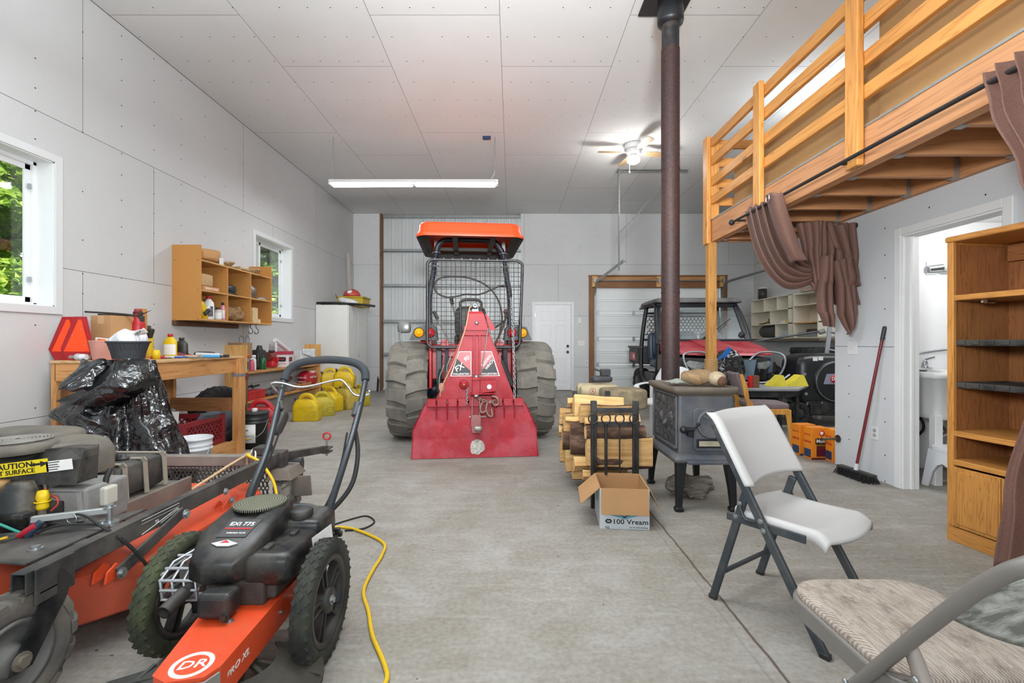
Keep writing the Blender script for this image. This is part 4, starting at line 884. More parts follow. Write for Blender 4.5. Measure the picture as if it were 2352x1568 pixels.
t = thing('yellow_case', 'flat yellow box on top of the white cabinet', 'case', (-3.4, 9.46, 1.872)); B(-.1,.42,-.18,.3,0,.17).build('case', mat('dull_yellow','#b59a22',.55), t, .004); B(-.12,.44,-.2,.32,.17,.2).build('lid', mat('dull_yellow2','#a8901e',.55), t, .004)
t = thing('headlight', 'round white lamp unit lying before the yellow box on the cabinet', 'lamp', (-3.22, 9.14, 1.9)); MB().at((0,0,.06),(0,R(12),0),(1.5,.8,.55)).lathe([(0,-.1),(.12,-.1),(.14,-.02),(.13,.06),(.08,.1),(0,.1)],24).build('housing', mat('white_marble','#c7c8c6',.4,0,.2,20), t); MB().cb((.02,0,.0),(.34,.2,.03)).build('base', blackp, t, .01); MB().tube([(-.2,0,.1),(-.25,0,.2)],.006,6).build('prong', blackp, t)
t = thing('funnel', 'red dome with a round white badge on the yellow box', 'dome', (-3.24, 9.42, 2.075)); MB().lathe([(0,0),(.17,0),(.165,.05),(.13,.11),(.06,.15),(0,.16)],28).build('dome', mat('red_dome','#b04238',.45), t); MB().at((0,-.135,.09),(R(50),0,0)).lathe([(0,0),(.05,0),(.05,.01),(0,.012)],16).build('badge', lblw, t)
t = thing('wooden_stake', 'thin grey slat standing upright on the yellow box behind the red dome', 'slat', (-3.34, 9.62, 2.075), (R(-3),R(-4),0)); B(-.035,.035,-.01,.01,0,.92).build('slat', mat('grey_slat','#9b958e',.7), t)
t = thing('strap', 'black strap hanging at the foot of the wall beside the white cabinet', 'strap', (-3.13, 10.8, 0)); MB().bar((0,0,.0),(.02,.0,.35),.02,.03).bar((.02,0,.02),(.04,0,.3),.02,.02).build('strap', blkrub, t)
# ---------------------------------------------------------------- walk-behind trimmer mower (foreground)
orange = mat('orange_enamel', '#e0491f', .38, 0, .06, 4, 0, 60, '#a8583a', .18, 4, .15)
engblk = mat('engine_black', '#17181a', .36, 0, .2, 5, .05, 120, '#6b675e', .16, 8)
mossy = mat('mossy_rubber', '#2b2d2a', .85, 0, .25, 14, .25, 90, '#5d6540', .42, 9)
tyrem = mat('dusty_tyre', '#4b4a49', .88, 0, .15, 8, .2, 70, '#857d72', .45, 5)
frameb = mat('frame_black', '#25272a', .5, 0, .15, 7, .08, 120, '#6f6961', .3, 6)
dustym = mat('dusty_metal', '#5a5550', .65, .1, .15, 9, .1, 90, '#81776b', .5, 5)
tox, toy = -.965, 1.735
T3 = thing('trimmer_mower', 'orange and black two-wheeled walk-behind trimmer mower with tall looped handlebar', 'trimmer mower', (tox, toy, 0))
for sx, yo, tl in ((1, -.03, 0), (-1, .03, R(-3))):
    x = .272 if sx > 0 else -.288; rw = .2135
    m = MB(); sv = Matrix.Rotation(PI/2, 4, 'Y')
    hw = .03; m.M = sv
    m.lathe([(.155,-.024),(.17,-.03),(.2,-.03),(.207,-.02),(.209,0),(.207,.02),(.2,.03),(.17,.03),(.155,.024),(.155,-.024)], 56)
    for i in range(34):                                              # diamond tread blocks
        for j, zz in enumerate((-.021,-.0,.021)):
            a = 2*PI*(i+(.5 if j == 1 else 0))/34; r = .2075 if j == 1 else .2055; da = .08; dz = .0125
            m.loft([[(rr*cos(a-da*q), rr*sin(a-da*q), zz), (rr*cos(a), rr*sin(a), zz+dz*q), (rr*cos(a+da*q), rr*sin(a+da*q), zz), (rr*cos(a), rr*sin(a), zz-dz*q)] for rr, q in ((r-.004,1.0),(r+.0045,.78))])
    m.M = Matrix(); w = m.build('tyre', mossy if sx < 0 else mat('dark_rubber','#232424',.85,0,.25,14,.25,90,'#55584a',.3,9), None); w.name = 'wheel'; w.parent = T3; w.location = (x, yo, rw); w.rotation_euler = (0,0,tl)
    q = MB(); disc_x(q, [(.135,-.024),(.157,-.026),(.157,.026),(.135,.024),(.135,-.024)], 48); disc_x(q, [(0,-.03),(.042,-.03),(.045,-.02),(.045,.02),(.042,.03),(0,.03)], 24)
    for k in range(5):
        a = R(90+72*k+12)
        for o in (-.012, .012): q.bar((-.0, .03*cos(a)-o*sin(a), .03*sin(a)+o*cos(a)), (0, .142*cos(a)-o*1.7*sin(a), .142*sin(a)+o*1.7*cos(a)), .03, .007, (0,-sin(a),cos(a)))
        q.bar((0,.04*cos(a),.04*sin(a)),(0,.14*cos(a),.14*sin(a)),.008,.03,(0,-sin(a),cos(a)))
    q.build('spoked_rim', blackp, w); h = MB(); hexbolt(h, (.03*sx,0,0), (sx,0,0), .011, .012); h.build('axle_nut', steel, w)
MB().cyl((-.28,.0,.2135),(.27,0,.2135),.012).build('axle', steel, T3)
# deck beam
out = [(.155,.16),(.168,-.46),(.150,-.505),(.06,-.525),(.008,-.50),(-.07,-.125),(-.13,.16)]
d = MB(); d.loft([[(x*1.0, y, z) for x, y in out] for z in (.17, .272)]); d.build('deck', orange, T3, .008, 3)
MB().loft([[(.07,-.5265,.17),(.150,-.508,.17),(.166,-.47,.17)],[(.07,-.5265,.262),(.150,-.508,.262),(.166,-.47,.262)],[(.075,-.53,.262),(.156,-.512,.262),(.172,-.472,.262)],[(.075,-.53,.17),(.156,-.512,.17),(.172,-.472,.17)]], False, False, False).build('nose_cap', mat('raw_grey','#8f8d89',.5,.2,.15,12), T3)
rg = MB(); rg.at((.086,-.458,.2722), (0,0,R(14))).lathe([(.041,0),(.054,0),(.054,.0008),(.041,.0008),(.041,0)], 40); rg.build('badge_ring', whl, T3)
text('DR', .046, whl, T3, (.086,-.458,.2727), (0,0,R(14)), sx=1.15, shear=.15)
text('PRO XL', .026, whl, T3, (.1668,-.38,.222), (PI/2,0,PI/2), sx=1.3, shear=.3)
b = MB()
for x, y in ((.045,-.19),(.07,-.26)): hexbolt(b, (x,y,.272), (0,0,1), .008, .008)
hexbolt(b, (.161,-.12,.22), (1,0,0), .006, .006); hexbolt(b, (.158,.04,.24), (1,0,0), .006, .006); b.split('deck_bolt', steel, T3)
g = MB(); pts = [(.06+.29*cos(R(a)), -.26+.27*sin(R(a))) for a in range(-100, 51, 10)]
g.loft([[(x,y,.05),(x,y,.062),(.1+(x-.1)*.45, -.26+(y+.26)*.45, .15),(.1+(x-.1)*.45, -.26+(y+.26)*.45, .138)] for x, y in pts]); 
for a in (-60,-20,10): g.bar((.12,-.26,.15),(.06+.28*cos(R(a)),-.26+.26*sin(R(a)),.07),.012,.014)
g.build('guard', mat('guard_black','#2a2825',.7,0,.25,9,.3,60,'#5c5a4a',.35,6), T3)
g = MB(); pts = [(.0+.33*cos(R(a)), -.3+.28*sin(R(a))) for a in range(170, 251, 10)]
g.loft([[(x,y,.06),(x,y,.075),(.0+x*.3, -.3+(y+.3)*.3, .16),(x*.3, -.3+(y+.3)*.3, .145)] for x, y in pts]); g.bar((-.3,-.33,.1),(-.06,-.34,.16),.012,.012).bar((-.16,-.27,.14),(-.22,-.5,.09),.012,.012)
g.build('side_guard', mat('guard_grey','#3f413e',.7,0,.15,9), T3)
B(-.25,.25,.02,.1,.13,.2).build('axle_housing', engblk, T3, .01)
# engine: cowl, recoil grille, air cleaner, tank, muffler, starter
def cowl(z, f, dy=0, dx=0): return [((x+.0)*f+dx-.02, (y)*f+dy, z) for x, y in ((-.09,-.19),(-.03,-.215),(.06,-.205),(.10,-.14),(.12,.02),(.10,.15),(.03,.19),(-.06,.18),(-.115,.1),(-.13,-.08))]
def zt3(y): return .432+.085*min(1,max(0,(y+.2)/.24))
def ctop(f, dz, dy=0): return [(x*1.0, y, zt3(y)+dz) for x, y, z in cowl(0,f,dy)]
m = MB(); m.loft([cowl(.355,.93),cowl(.37,1),ctop(1,-.02),ctop(.98,-.006),ctop(.93,.004,.004),ctop(.8,.012,.012),ctop(.4,.014,.02)], True); m.build('cowl', engblk, T3, .004, 2)
grl = NT('starter_grille'); co = grl.node('ShaderNodeSeparateXYZ'); grl.l.new(grl.tc(), co.inputs[0])
rr = grl.math('SQRT', grl.math('ADD', grl.math('MULTIPLY', co.outputs[0], co.outputs[0]), grl.math('MULTIPLY', co.outputs[1], co.outputs[1])))
an = grl.math('ARCTAN2', co.outputs[1], co.outputs[0])
hole = grl.math('MULTIPLY', grl.math('GREATER_THAN', grl.math('FRACT', grl.math('MULTIPLY', rr, 112)), .34), grl.math('GREATER_THAN', grl.math('FRACT', grl.math('MULTIPLY', an, 12)), .28))
grl.fin(grl.mix(hole, lin('#7f806a'), lin('#0c0c0c')), .7)
MB().lathe([(0,.006),(.06,.006),(.094,.0),(.096,-.006),(.094,-.012),(0,-.012)], 40).build('starter_grille', grl.m, T3, loc=(-.02,.085,.534))
MB().at((-.012,-.07,.4925), (R(19),0,0)).prism([(-.056,-.045),(.045,-.045),(.06,.045),(-.045,.045)], -.008, .001).build('engine_label', mat('label_grey','#3a3a3b',.5,0,.1,40), T3)
lm = (R(19),0,0)
text('EXI 775', .025, whl, T3, (-.01,-.053,.5005), lm, sx=1.1); B(-.05,.045,-.003,.003,0,.0012).build('label_stripe', redl, T3, loc=(-.01,-.074,.4925), rz=lm); text('OVERHEAD VALVE', .008, whl, T3, (-.01,-.095,.4855), lm)
MB().at((-.02,-.142,.4665), (R(19),0,0)).prism([(-.045,0),(-.02,.009),(0,.017),(.02,.009),(.045,0),(.02,-.012),(-.02,-.012)], 0, .004).build('engine_badge', mat('badge_silver','#cfcfce',.4,.2), T3)
MB().at((-.02,-.141,.4715), (R(19),0,0)).prism([(-.016,-.001),(.016,-.001),(0,.012)], 0, .001).build('badge_triangle', redl, T3)
m = MB(); m.loft([[(x,y,z) for x,y in rrect(.17*f,.27*f,.04,4,.125,-.035)] for z,f in ((.335,.93),(.35,1),(.41,1),(.428,.93),(.435,.8))], True); o = m.build('air_cleaner', engblk, T3)
k = MB(); k.cb((.11,-.1,.44),(.022,.045,.014)).cb((.145,.02,.44),(.022,.045,.014)); k.split('cleaner_latch', blackp, o, bevel=.004)
m = MB(); m.rbox((.1,.17,.40),(.24,.2,.13),.4); m.build('fuel_tank', engblk, T3)
m = MB(); m.lathe([(0,0),(.04,0),(.045,.005),(.045,.03),(.04,.036),(0,.038)], 20); m.build('fuel_cap', blackp, T3, loc=(.12,.13,.455))
MB().at((.222,.09,.39),(R(82),0,R(82))).prism([(-.07,-.028),(.07,-.028),(.07,.028),(-.07,.028)],0,.001).build('spec_label', lblw, T3)
m = MB(); m.cb((.03,-.02,.31),(.2,.3,.09)).cb((.1,-.09,.31),(.12,.12,.06)); m.build('crankcase', mat('dirty_cast','#4d463f',.7,.1,.3,14,.4,60,'#2d2a28',.5,8), T3, .012)
MB().cb((.02,-.235,.32),(.105,.075,.08)).build('valve_cover', blackp, T3, .016, 3); m = MB(); hexbolt(m,(.06,-.272,.292),(0,-1,0),.01,.01); m.build('plug', blackp, T3)
m = MB(); m.tube([(-.17,-.08,.33),(-.17,-.02,.33)], .05, 16); m.tube([(-.156,-.17,.3),(-.156,-.165,.301)],.019,12); o = m.build('muffler', mat('muffler_steel','#8a8783',.4,.6,.2,10), T3)
q = MB()                                                            # heat guard cage over the muffler
for k in range(4): q.tube([(-.235+.04*k,-.14,.275),(-.235+.04*k,-.15,.345),(-.225+.035*k,-.1,.385),(-.2+.03*k,-.02,.395)], .0055, 6)
for z, y in ((.275,-.141),(.31,-.147),(.345,-.15),(.372,-.12),(.39,-.06)): q.tube([(-.238,y,z),(-.112,y,z)], .0055, 6)
for z in (.29,.33,.36): q.tube([(-.238,-.14,z),(-.24,-.02,z)], .0055, 6)
q.build('heat_guard', alum, T3)
MB().tube([(-.15,-.12,.31),(-.155,-.17,.3),(-.16,-.235,.285)], .023, 16, False, False).tube([(-.16,-.2345,.2855),(-.155,-.15,.305)], .019, 12, False, False).tube([(-.16,-.236,.285),(-.16,-.234,.2855)], [.0205,.0215], 16, False, False).build('exhaust', mat('exhaust','#4a4745',.6,.3), T3)
# handlebar
MT = mat('handle_tube', '#2a3136', .32, .2, .08)
L = [(-.185,.3,.36),(-.195,.33,.44),(-.2,.42,.56),(-.255,.66,.75),(-.312,.85,.93)]
Rr = [(.15,.3,.33),(.165,.33,.42),(.185,.44,.58),(.19,.64,.76),(.152,.85,.93)]
L = smooth_path([(-.185,.25,.34),(-.2,.33,.48),(-.215,.5,.63),(-.265,.7,.8),(-.312,.87,.945)], 6)
Rr = smooth_path([(.15,.25,.33),(.165,.34,.46),(.175,.5,.63),(.165,.7,.8),(.145,.87,.945)], 6)
top = smooth_path([L[-1], (-.30,.905,1.0), (-.235,.925,1.042), (-.09,.935,1.058), (.06,.925,1.042), (.128,.9,1.0), Rr[-1]], 6)
MB().tube(L, .0155, 12).build('handle_tube', MT, T3); MB().tube(Rr, .0155, 12).build('handle_tube', MT, T3)
MB().tube(top, .0225, 14).build('foam_grip', mat('foam_grip','#2b3034',.8,0,.1), T3)
b = MB(); q_ = lambda px,py,Y: P(px,py,Y)-V((tox,toy,0)); b.tube(smooth_path([q_(649,915,2.56),q_(640,902,2.55),q_(624,885,2.53),q_(628,879,2.53),q_(650,880,2.54),q_(695,889,2.56),q_(770,873,2.58),q_(787,875,2.58),q_(800,888,2.58),q_(814,906,2.58),q_(832,909,2.58),q_(846,905,2.6),q_(849,899,2.6),q_(840,897,2.6)],5), .0062, 8); b.build('control_bail', chrome, T3)
m = MB(); m.rbox((-.255,.7,.735),(.055,.06,.13),.5,16,10,None,(R(-35),0,R(-15))); m.build('brake_housing', blackp, T3); m = MB(); m.bar((-.29,.76,.80),(-.25,.72,.83),.02,.05); m.build('lever', blackp, T3, .006)
m = MB(); m.tube([(.15,.73,.835),(.15,.68,.775)], .019, 14); m.build('switch_box', mat('switch_grey','#3a4146',.4,.2), T3); MB().cb((.158,.655,.73),(.016,.01,.03)).build('cable_tag', whl, T3); MB().tube([(.15,.68,.775),(.155,.655,.745)],.006,8).build('connector', redp, T3)
MB().tube(smooth_path([(.155,.65,.74),(.205,.56,.62),(.215,.46,.5),(.17,.4,.42),(.11,.34,.37),(.08,.26,.36)],6), .011, 10).build('cable_sleeve', blkrub, T3)
MB().tube(smooth_path([(-.24,.68,.7),(-.225,.56,.6),(-.225,.45,.5),(-.21,.33,.4)],6), .005, 6).tube(smooth_path([(.13,.62,.7),(.14,.5,.56),(.12,.38,.42),(.06,.28,.36)],6), .005, 6).split('cable', blkrub, T3)
MB().tube(smooth_path([(-.1,.28,.40),(-.02,.34,.42),(.06,.345,.42),(.1,.33,.4),(.12,.28,.34),(.12,.22,.28)],6), .014, 10).build('rear_brace', MT, T3)
for x, zz in ((.15,.33),(-.185,.34)):
    k = MB(); k.tube([(x-.03,.25,zz),(x+.03,.25,zz)], .032, 12); k.tube([(x+.03,.25,zz),(x+.07,.25,zz)], .012, 8)
    for a in range(4): k.cb((x+.07,.25+.025*cos(a*PI/2),zz+.025*sin(a*PI/2)),(.022,.022,.022))
    k.build('clamp_knob', blackp, T3, .004)
B(-.2,.16,.22,.28,.2,.34).build('handle_bracket', engblk, T3, .01)
# ---------------------------------------------------------------- tow-behind brush mower
ox, oy = -2.1, 2.2
T4 = thing('brush_mower', 'large orange tow-behind brush mower with black frame, engine and caster wheels at the left edge', 'mower', (ox, oy, 0))
def W(): return MB().at((-ox, -oy, 0))
d = [(-1.457,1.84),(-1.457,2.70),(-1.58,2.86),(-2.72,2.86),(-2.85,2.65),(-2.85,1.9),(-2.7,1.6),(-2.2,1.5),(-1.85,1.52),(-1.61,1.67)]
def ins(f, z): 
    cx_, cy_ = -2.1, 2.2; return [(cx_+(x-cx_)*f, cy_+(y-cy_)*f, z) for x, y in d]
m = W(); m.loft([ins(.985,.115), ins(1,.125), ins(1,.283), ins(.985,.293), ins(.72,.345), ins(.3,.36)]); m.build('deck', mat('orange_deck','#d9471f',.5,0,.08,3,0,60,'#8f5640',.42,2.2), T4, .004)
m = W(); m.at((-ox,-oy,0)); m.loft([[(-1.454,1.87,.12),(-1.454,1.87,.165),(-1.454,2.05,.215),(-1.454,2.1,.2),(-1.454,2.1,.12)],[(-1.442,1.87,.12),(-1.442,1.87,.165),(-1.442,2.05,.215),(-1.442,2.1,.2),(-1.442,2.1,.12)]]); m.build('skid_shoe', orange, T4, .003)
def hollow(m, x0, x1, z0, z1, y0, y1, w=.006):
    m.box(x0,x1,y0,y1,z1-w,z1).box(x0,x1,y0,y1,z0,z0+w).box(x0,x0+w,y0,y1,z0,z1).box(x1-w,x1,y0,y1,z0,z1); return m
hollow(W(), -1.525, -1.475, .385, .455, 1.41, 2.99).build('frame_rail', frameb, T4, .003)
m = W(); m.box(-2.75,-1.525,1.62,1.67,.385,.455).box(-2.75,-2.7,1.42,2.99,.385,.455); m.build('frame_rail', frameb, T4, .003)
m = W(); m.prism([(-1.8,1.5),(-1.53,1.46),(-1.53,1.95),(-1.68,1.78),(-1.8,1.66)], .455, .463); m.build('gusset_plate', frameb, T4, .002)
m = W()
for x, y in ((-1.60,1.56),(-1.57,1.78)): hexbolt(m, (x,y,.463), (0,0,1), .014, .012)
hexbolt(m, (-1.44,2.05,.40), (1,0,0), .014, .014); hexbolt(m, (-1.455,1.73,.30), (1,0,0), .014, .014); hexbolt(m, (-1.455,2.36,.40), (1,0,0), .012, .012); hexbolt(m, (-1.46,2.42,.335), (1,0,0), .012, .012)
m.split('bolt', steel, T4)
W().bar((-1.462,1.72,.30),(-1.462,2.07,.405),.05,.012,(1,0,0)).build('link_bar', frameb, T4, .006)
for y in (1.72, 2.40):
    m = W(); 
    for x in (-1.52,-1.475): m.at((x-ox,y-oy,0),(PI/2,0,PI/2)).prism([(-.04,.28),(.04,.28),(.03,.325),(.01,.338),(-.03,.32)], -.004, .004)
    m.build('deck_lug', orange, T4, .002)
W().cb((-1.62,1.66,.33),(.1,.14,.01),(0,0,.3)).build('latch_plate', dustym, T4, .002)
# casters
def caster(cx_, cy_, rz, Rw, nm, lug):
    m = MB(); wheel_tyre(m, Rw, Rw*.56, .1, 14, .014, .35, .9, 'ag', tw=.38); o = m.build('caster_wheel', tyrem, T4); o.location = (cx_-ox, cy_-oy, Rw); o.rotation_euler = (0,0,rz)
    q = MB(); disc_x(q, [(0,-.045),(Rw*.2,-.05),(Rw*.24,-.02),(Rw*.46,-.02),(Rw*.52,-.045),(Rw*.58,-.046),(Rw*.58,.046),(Rw*.52,.045),(Rw*.46,.02),(Rw*.24,.02),(Rw*.2,.05),(0,.045)], 32); q.build('rim', mat('caster_rim','#7b7d7c',.5,.4,.15,10,0,60,'#5f5a52',.4,5), o)
    h = MB(); hexbolt(h, (.066,0,0), (1,0,0), .018, .016); h.build('axle_bolt', mat('dull_bolt','#9a9286',.45,.6), o)
    f = MB(); f.loft([[(x_,-.03,-.03),(x_,.03,-.03),(x_,.135,.13),(x_,.15,.185),(x_,.115,.225),(x_,.07,.21),(x_,.06,.15)] for x_ in (.058,.067)]).bar((.062,.09,.205),(-.02,.08,.212),.08,.01); f.build('fork', blackpp, o, .003)
    return o
caster(-1.54, 1.40, R(-4), .2, 'caster', 14)
W().box(-1.474,-1.466,1.43,1.56,.345,.458).box(-1.56,-1.466,1.44,1.52,.372,.384).build('caster_bracket', frameb, T4, .004)
o = caster(-1.45, 3.0, R(10), .165, 'caster', 12)
W().loft([[(-1.53,2.88,.3),(-1.37,2.88,.3),(-1.37,3.1,.3),(-1.53,3.1,.3)],[(-1.5,2.9,.36),(-1.4,2.9,.36),(-1.4,3.06,.36),(-1.5,3.06,.36)]]).bar((-1.37,2.98,.3),(-1.36,2.98,.17),.16,.01,(0,1,0)).build('caster_hood', dustym, T4, .006)
m = W(); m.box(-1.545,-1.455,2.94,3.03,.33,.46); m.build('corner_post', frameb, T4, .004)
# rear cross tube with chain curtain, tow bar
W().box(-2.35,-1.5,2.93,2.99,.375,.44).build('cross_tube', mat('grey_tube','#77746f',.5,.3,.1,8,0,60,'#9a938a',.4,6), T4, .005)
m = W(); m.cyl((-2.3,2.955,.36),(-1.53,2.955,.36),.006); 
for k in range(30): m.tube([(-2.28+k*.0255,2.955,.36),(-2.27+k*.0255,2.955,.36)],.011,8)
m.build('chain_rod', steel, T4)
chm = mat('dark_chain','#5d5a56',.5,.6)
for k in range(29):
    c = W(); x = -2.272+k*.0255; chain(c, [(x,2.955,.352),(x+.003,2.955,.165)], .034, .0032, .02); c.build('guard_chain', chm, T4)
m = W(); m.bar((-1.5,3.02,.415),(-1.435,3.58,.335),.045,.05).bar((-1.435,3.55,.338),(-1.425,3.62,.345),.07,.012).bar((-1.435,3.55,.31),(-1.425,3.62,.315),.07,.012); m.build('tow_bar', frameb, T4, .003)
m = W(); m.tube([(-1.428,3.59,.28),(-1.428,3.59,.405)],.008,8); m.build('hitch_pin', steel, T4); m = W(); m.tube([(-1.428+.028*cos(R(a)),3.59,.432+.026*sin(R(a))) for a in range(0,360,30)],.007,8,True); m.build('pin_handle', mat('red_pin','#b3262a',.45), T4)
m = W(); m.cb((-1.58,2.95,.475),(.08,.1,.05)); m.build('control_box', blackp, T4, .006); m = W(); m.tube(smooth_path([(-1.64,2.9,.44),(-1.62,2.91,.49),(-1.6,2.9,.47),(-1.58,2.86,.38)],5),.005,6); m.build('zip_ties', whl, T4)
m = W(); m.tube(smooth_path([(-1.78,2.5,.33),(-1.74,2.62,.37),(-1.68,2.8,.43),(-1.65,2.93,.455),(-1.63,2.97,.45),(-1.61,2.99,.40)],6),.008,8).tube(smooth_path([(-1.66,2.9,.45),(-1.67,2.93,.45),(-1.66,2.91,.36),(-1.66,2.88,.25)],5),.007,8); m.build('rope', ropew, T4)
# engine deck
m = W(); m.loft([[(-2.35,1.75,z0_),(-1.75,1.75,z0_),(-1.75,2.5,z0_),(-2.35,2.5,z0_)] for z0_ in (.33,.415)]); m.box(-1.762,-1.742,1.8,2.53,.31,.43); m.build('engine_bed', dustym, T4, .004)
m = W(); m.box(-1.742,-1.738,2.08,2.09,.33,.43); m.build('slot', blkl, T4)
tank = mat('tank_black','#232426',.5,0,.12,5,.05,90,'#6a655d',.4,5)
m = W(); m.rbox((-1.99,2.29,.505),(.36,.3,.16),.22,28,12); o = m.build('fuel_tank', tank, T4)
m = W()
for y in (2.165,2.285,2.41): m.bar((-2.1,y,.5885),(-1.82,y,.588),.026,.005).bar((-1.82,y,.588),(-1.803,y,.57),.026,.005,(0,1,0)).bar((-1.805,y,.572),(-1.795,y,.42),.005,.026,(0,1,0))
m.build('tank_strap', mat('strap_tan','#8c8578',.7), o)
m = W(); m.rbox((-1.99,2.22,.605),(.16,.11,.05),.4); m.build('tank_handle', tank, o); m = W(); m.at((-1.9-ox,2.27-oy,.587)).lathe([(0,0),(.028,0),(.028,.008),(.014,.012),(.014,.022),(0,.024)],16); m.build('tank_vent', blackp, o)
alp = mat('alloy_plate','#9a968f',.42,.6,.1,12,0,60,'#6f6a62',.35,5)
m = W(); m.box(-2.1,-1.815,2.105,2.115,.42,.585).box(-2.1,-1.815,2.06,2.115,.578,.585); m.build('heat_shield', alp, T4, .002)
m = W(); m.at((-1.865-ox,2.10-oy,.50),(PI/2,0,0)).lathe([(.018,.03),(.024,.034),(.028,.03),(.064,.018),(.07,.005),(.07,-.01),(0,-.01),(0,.012),(.018,.012)],32); m.build('muffler', mat('muffler_brown','#7c736a',.5,.4,.15,16), T4)
m = W(); m.tube(smooth_path([(-1.82,2.0,.46),(-1.88,1.96,.44),(-1.97,1.93,.43),(-2.02,1.9,.46),(-2.0,1.88,.5)],6),.028,14); m.build('exhaust_pipe', mat('heated_steel','#8f857b',.4,.6,.15,20), T4)
ox = -2.23
dusty = mat('dusty_black','#3b3936',.6,0,.14,4,.06,110,'#857d70',.5,3.5)
m = W(); m.loft([[(x,y,z) for x,y in rrect(.46*f,.3*f,.1,5,-2.13,1.985)] for z,f in ((.6,1),(.69,1),(.725,.93),(.742,.8))], True); m.build('engine_shroud', dusty, T4)
m = W(); m.rbox((-2.33,2.12,.72),(.42,.2,.1),.5,24,12); m.build('air_filter_cover', dusty, T4)
m = W(); m.at((-2.11-ox,1.86-oy,.735)).lathe([(0,.028),(.105,.028),(.12,.02),(.13,-.01),(0,-.01)],40); o = m.build('blower_housing', dusty, T4)
m = W()
for k in range(9):
    rr_ = .012+k*.011; m.at((-2.11-ox,1.86-oy,.768)).lathe([(rr_,0),(rr_+.006,0),(rr_+.006,.004),(rr_,.004),(rr_,0)],36)
m.at((-ox,-oy,0)).bar((-2.21,1.86,.769),(-2.01,1.86,.769),.014,.008).bar((-2.11,1.76,.769),(-2.11,1.96,.769),.014,.008); m.build('blower_grille', mat('grille_grey','#7d7a74',.6), o)
m = W(); m.loft([[(-2.35,1.77,.615),(-1.79,1.77,.615),(-1.79,1.79,.71),(-1.80,1.82,.745),(-1.9,1.85,.74),(-2.35,1.83,.70)],[(-2.35,1.88,.615),(-1.79,1.86,.615),(-1.79,1.86,.71),(-1.80,1.88,.745),(-1.9,1.9,.74),(-2.35,1.9,.70)]]); m.build('side_shroud', engblk, T4, .01, 3)
m = W(); m.at((-1.995-ox,1.769-oy,.679),(PI/2,R(-7),0)).prism([(-.105,-.026),(.1,-.026),(.1,.026),(-.105,.026)],0,.0012); m.build('caution_label', mat('label_yellow','#d9c31a',.45,0,.04,9), T4)
text('CAUTION:', .03, blkl, T4, (-2.03-ox,1.767-oy,.685), (PI/2,R(-7),0), sx=1.2); text('HOT SURFACE', .024, blkl, T4, (-2.035-ox,1.767-oy,.661), (PI/2,R(-7),0), sx=1.15)
m = W(); m.at((-1.93-ox,1.7675-oy,.695),(PI/2,R(-7),0)).prism([(-.035,-.004),(.006,-.004),(.006,-.011),(.035,0),(.006,.011),(.006,.004),(-.035,.004)],0,.001); m.build('arrow_print', blkl, T4)
m = W(); m.at((-1.853-ox,1.769-oy,.690),(PI/2,R(-7),0)).prism([(-.05,-.02),(.05,-.02),(.05,.02),(-.05,.02)],0,.0012); m.build('serial_label', lblw, T4); m = W()
for k in range(4): m.at((-1.872-ox,1.7675-oy,.702-.009*k),(PI/2,R(-7),0)).prism([(-.025,-.0015),(.02-.006*(k%2),-.0015),(.02-.006*(k%2),.0015),(-.025,.0015)],0,.0006)
m.build('label_print', blkl, T4)
m = W(); m.cb((-1.86,1.9,.51),(.16,.2,.16)).loft([[(-1.95,1.785,.45),(-1.785,1.785,.47),(-1.785,1.95,.47),(-1.95,1.95,.45)],[(-1.95,1.785,.58),(-1.795,1.785,.58),(-1.795,1.95,.58),(-1.95,1.95,.58)]]); m.build('crankcase', castal, T4, .01)
m = W(); m.box(-1.905,-1.85,1.774,1.786,.50,.55); m.build('regulator', blackp, T4, .003); m = W(); m.tube(smooth_path([(-1.9,1.785,.57),(-1.87,1.775,.565),(-1.865,1.775,.54),(-1.89,1.775,.515)],5),.004,6); m.build('wire_loop', mat('wire_pink','#b5453f',.5), T4)
m = W(); m.at((-1.99-ox,1.76-oy,.42)).lathe([(0,0),(.062,0),(.064,.1),(.068,.104),(.068,.115),(.066,.12),(.06,.18),(.04,.21),(0,.215)],28); m.build('oil_filter', mat('filter_black','#202223',.5,0,.15,6,0,60,'#9a8a6e',.2,7), T4)
m = W(); m.tube(smooth_path([(-1.915,1.765,.42),(-1.915,1.765,.5),(-1.913,1.765,.53)],4),.014,10); m.build('dipstick_tube', dustym, T4)
m = W(); m.at((-1.913-ox,1.765-oy,.525)).lathe([(0,0),(.018,0),(.02,.01),(.016,.03),(.021,.045),(.016,.07),(0,.072)],16).tube([(.024*cos(R(a)),.024*sin(R(a)),.03) for a in range(0,360,30)],.003,6,True); m.build('dipstick_cap', yelp, T4)
m = W(); m.at((-2.075-ox,1.75-oy,.45)).lathe([(0,0),(.022,0),(.03,.14),(.03,.155),(.04,.16),(.038,.185),(0,.19)],18); m.build('rusty_filler', mat('rust_filler','#8a6a45',.7,.1,.3,14), T4)
m = W(); m.box(-1.80,-1.755,1.86,1.92,.5,.575); m.build('fuel_filter', mat('clear_amber','#b9b6ab',.3), T4, .008); m = W(); m.tube([(-1.79,1.9,.575),(-1.79,1.9,.6),(-1.80,1.93,.63)],.01,8).tube([(-1.81,1.83,.47),(-1.8,1.81,.45)],.02,8); m.split('fuel_hose', blkrub, T4)
ox = -2.1
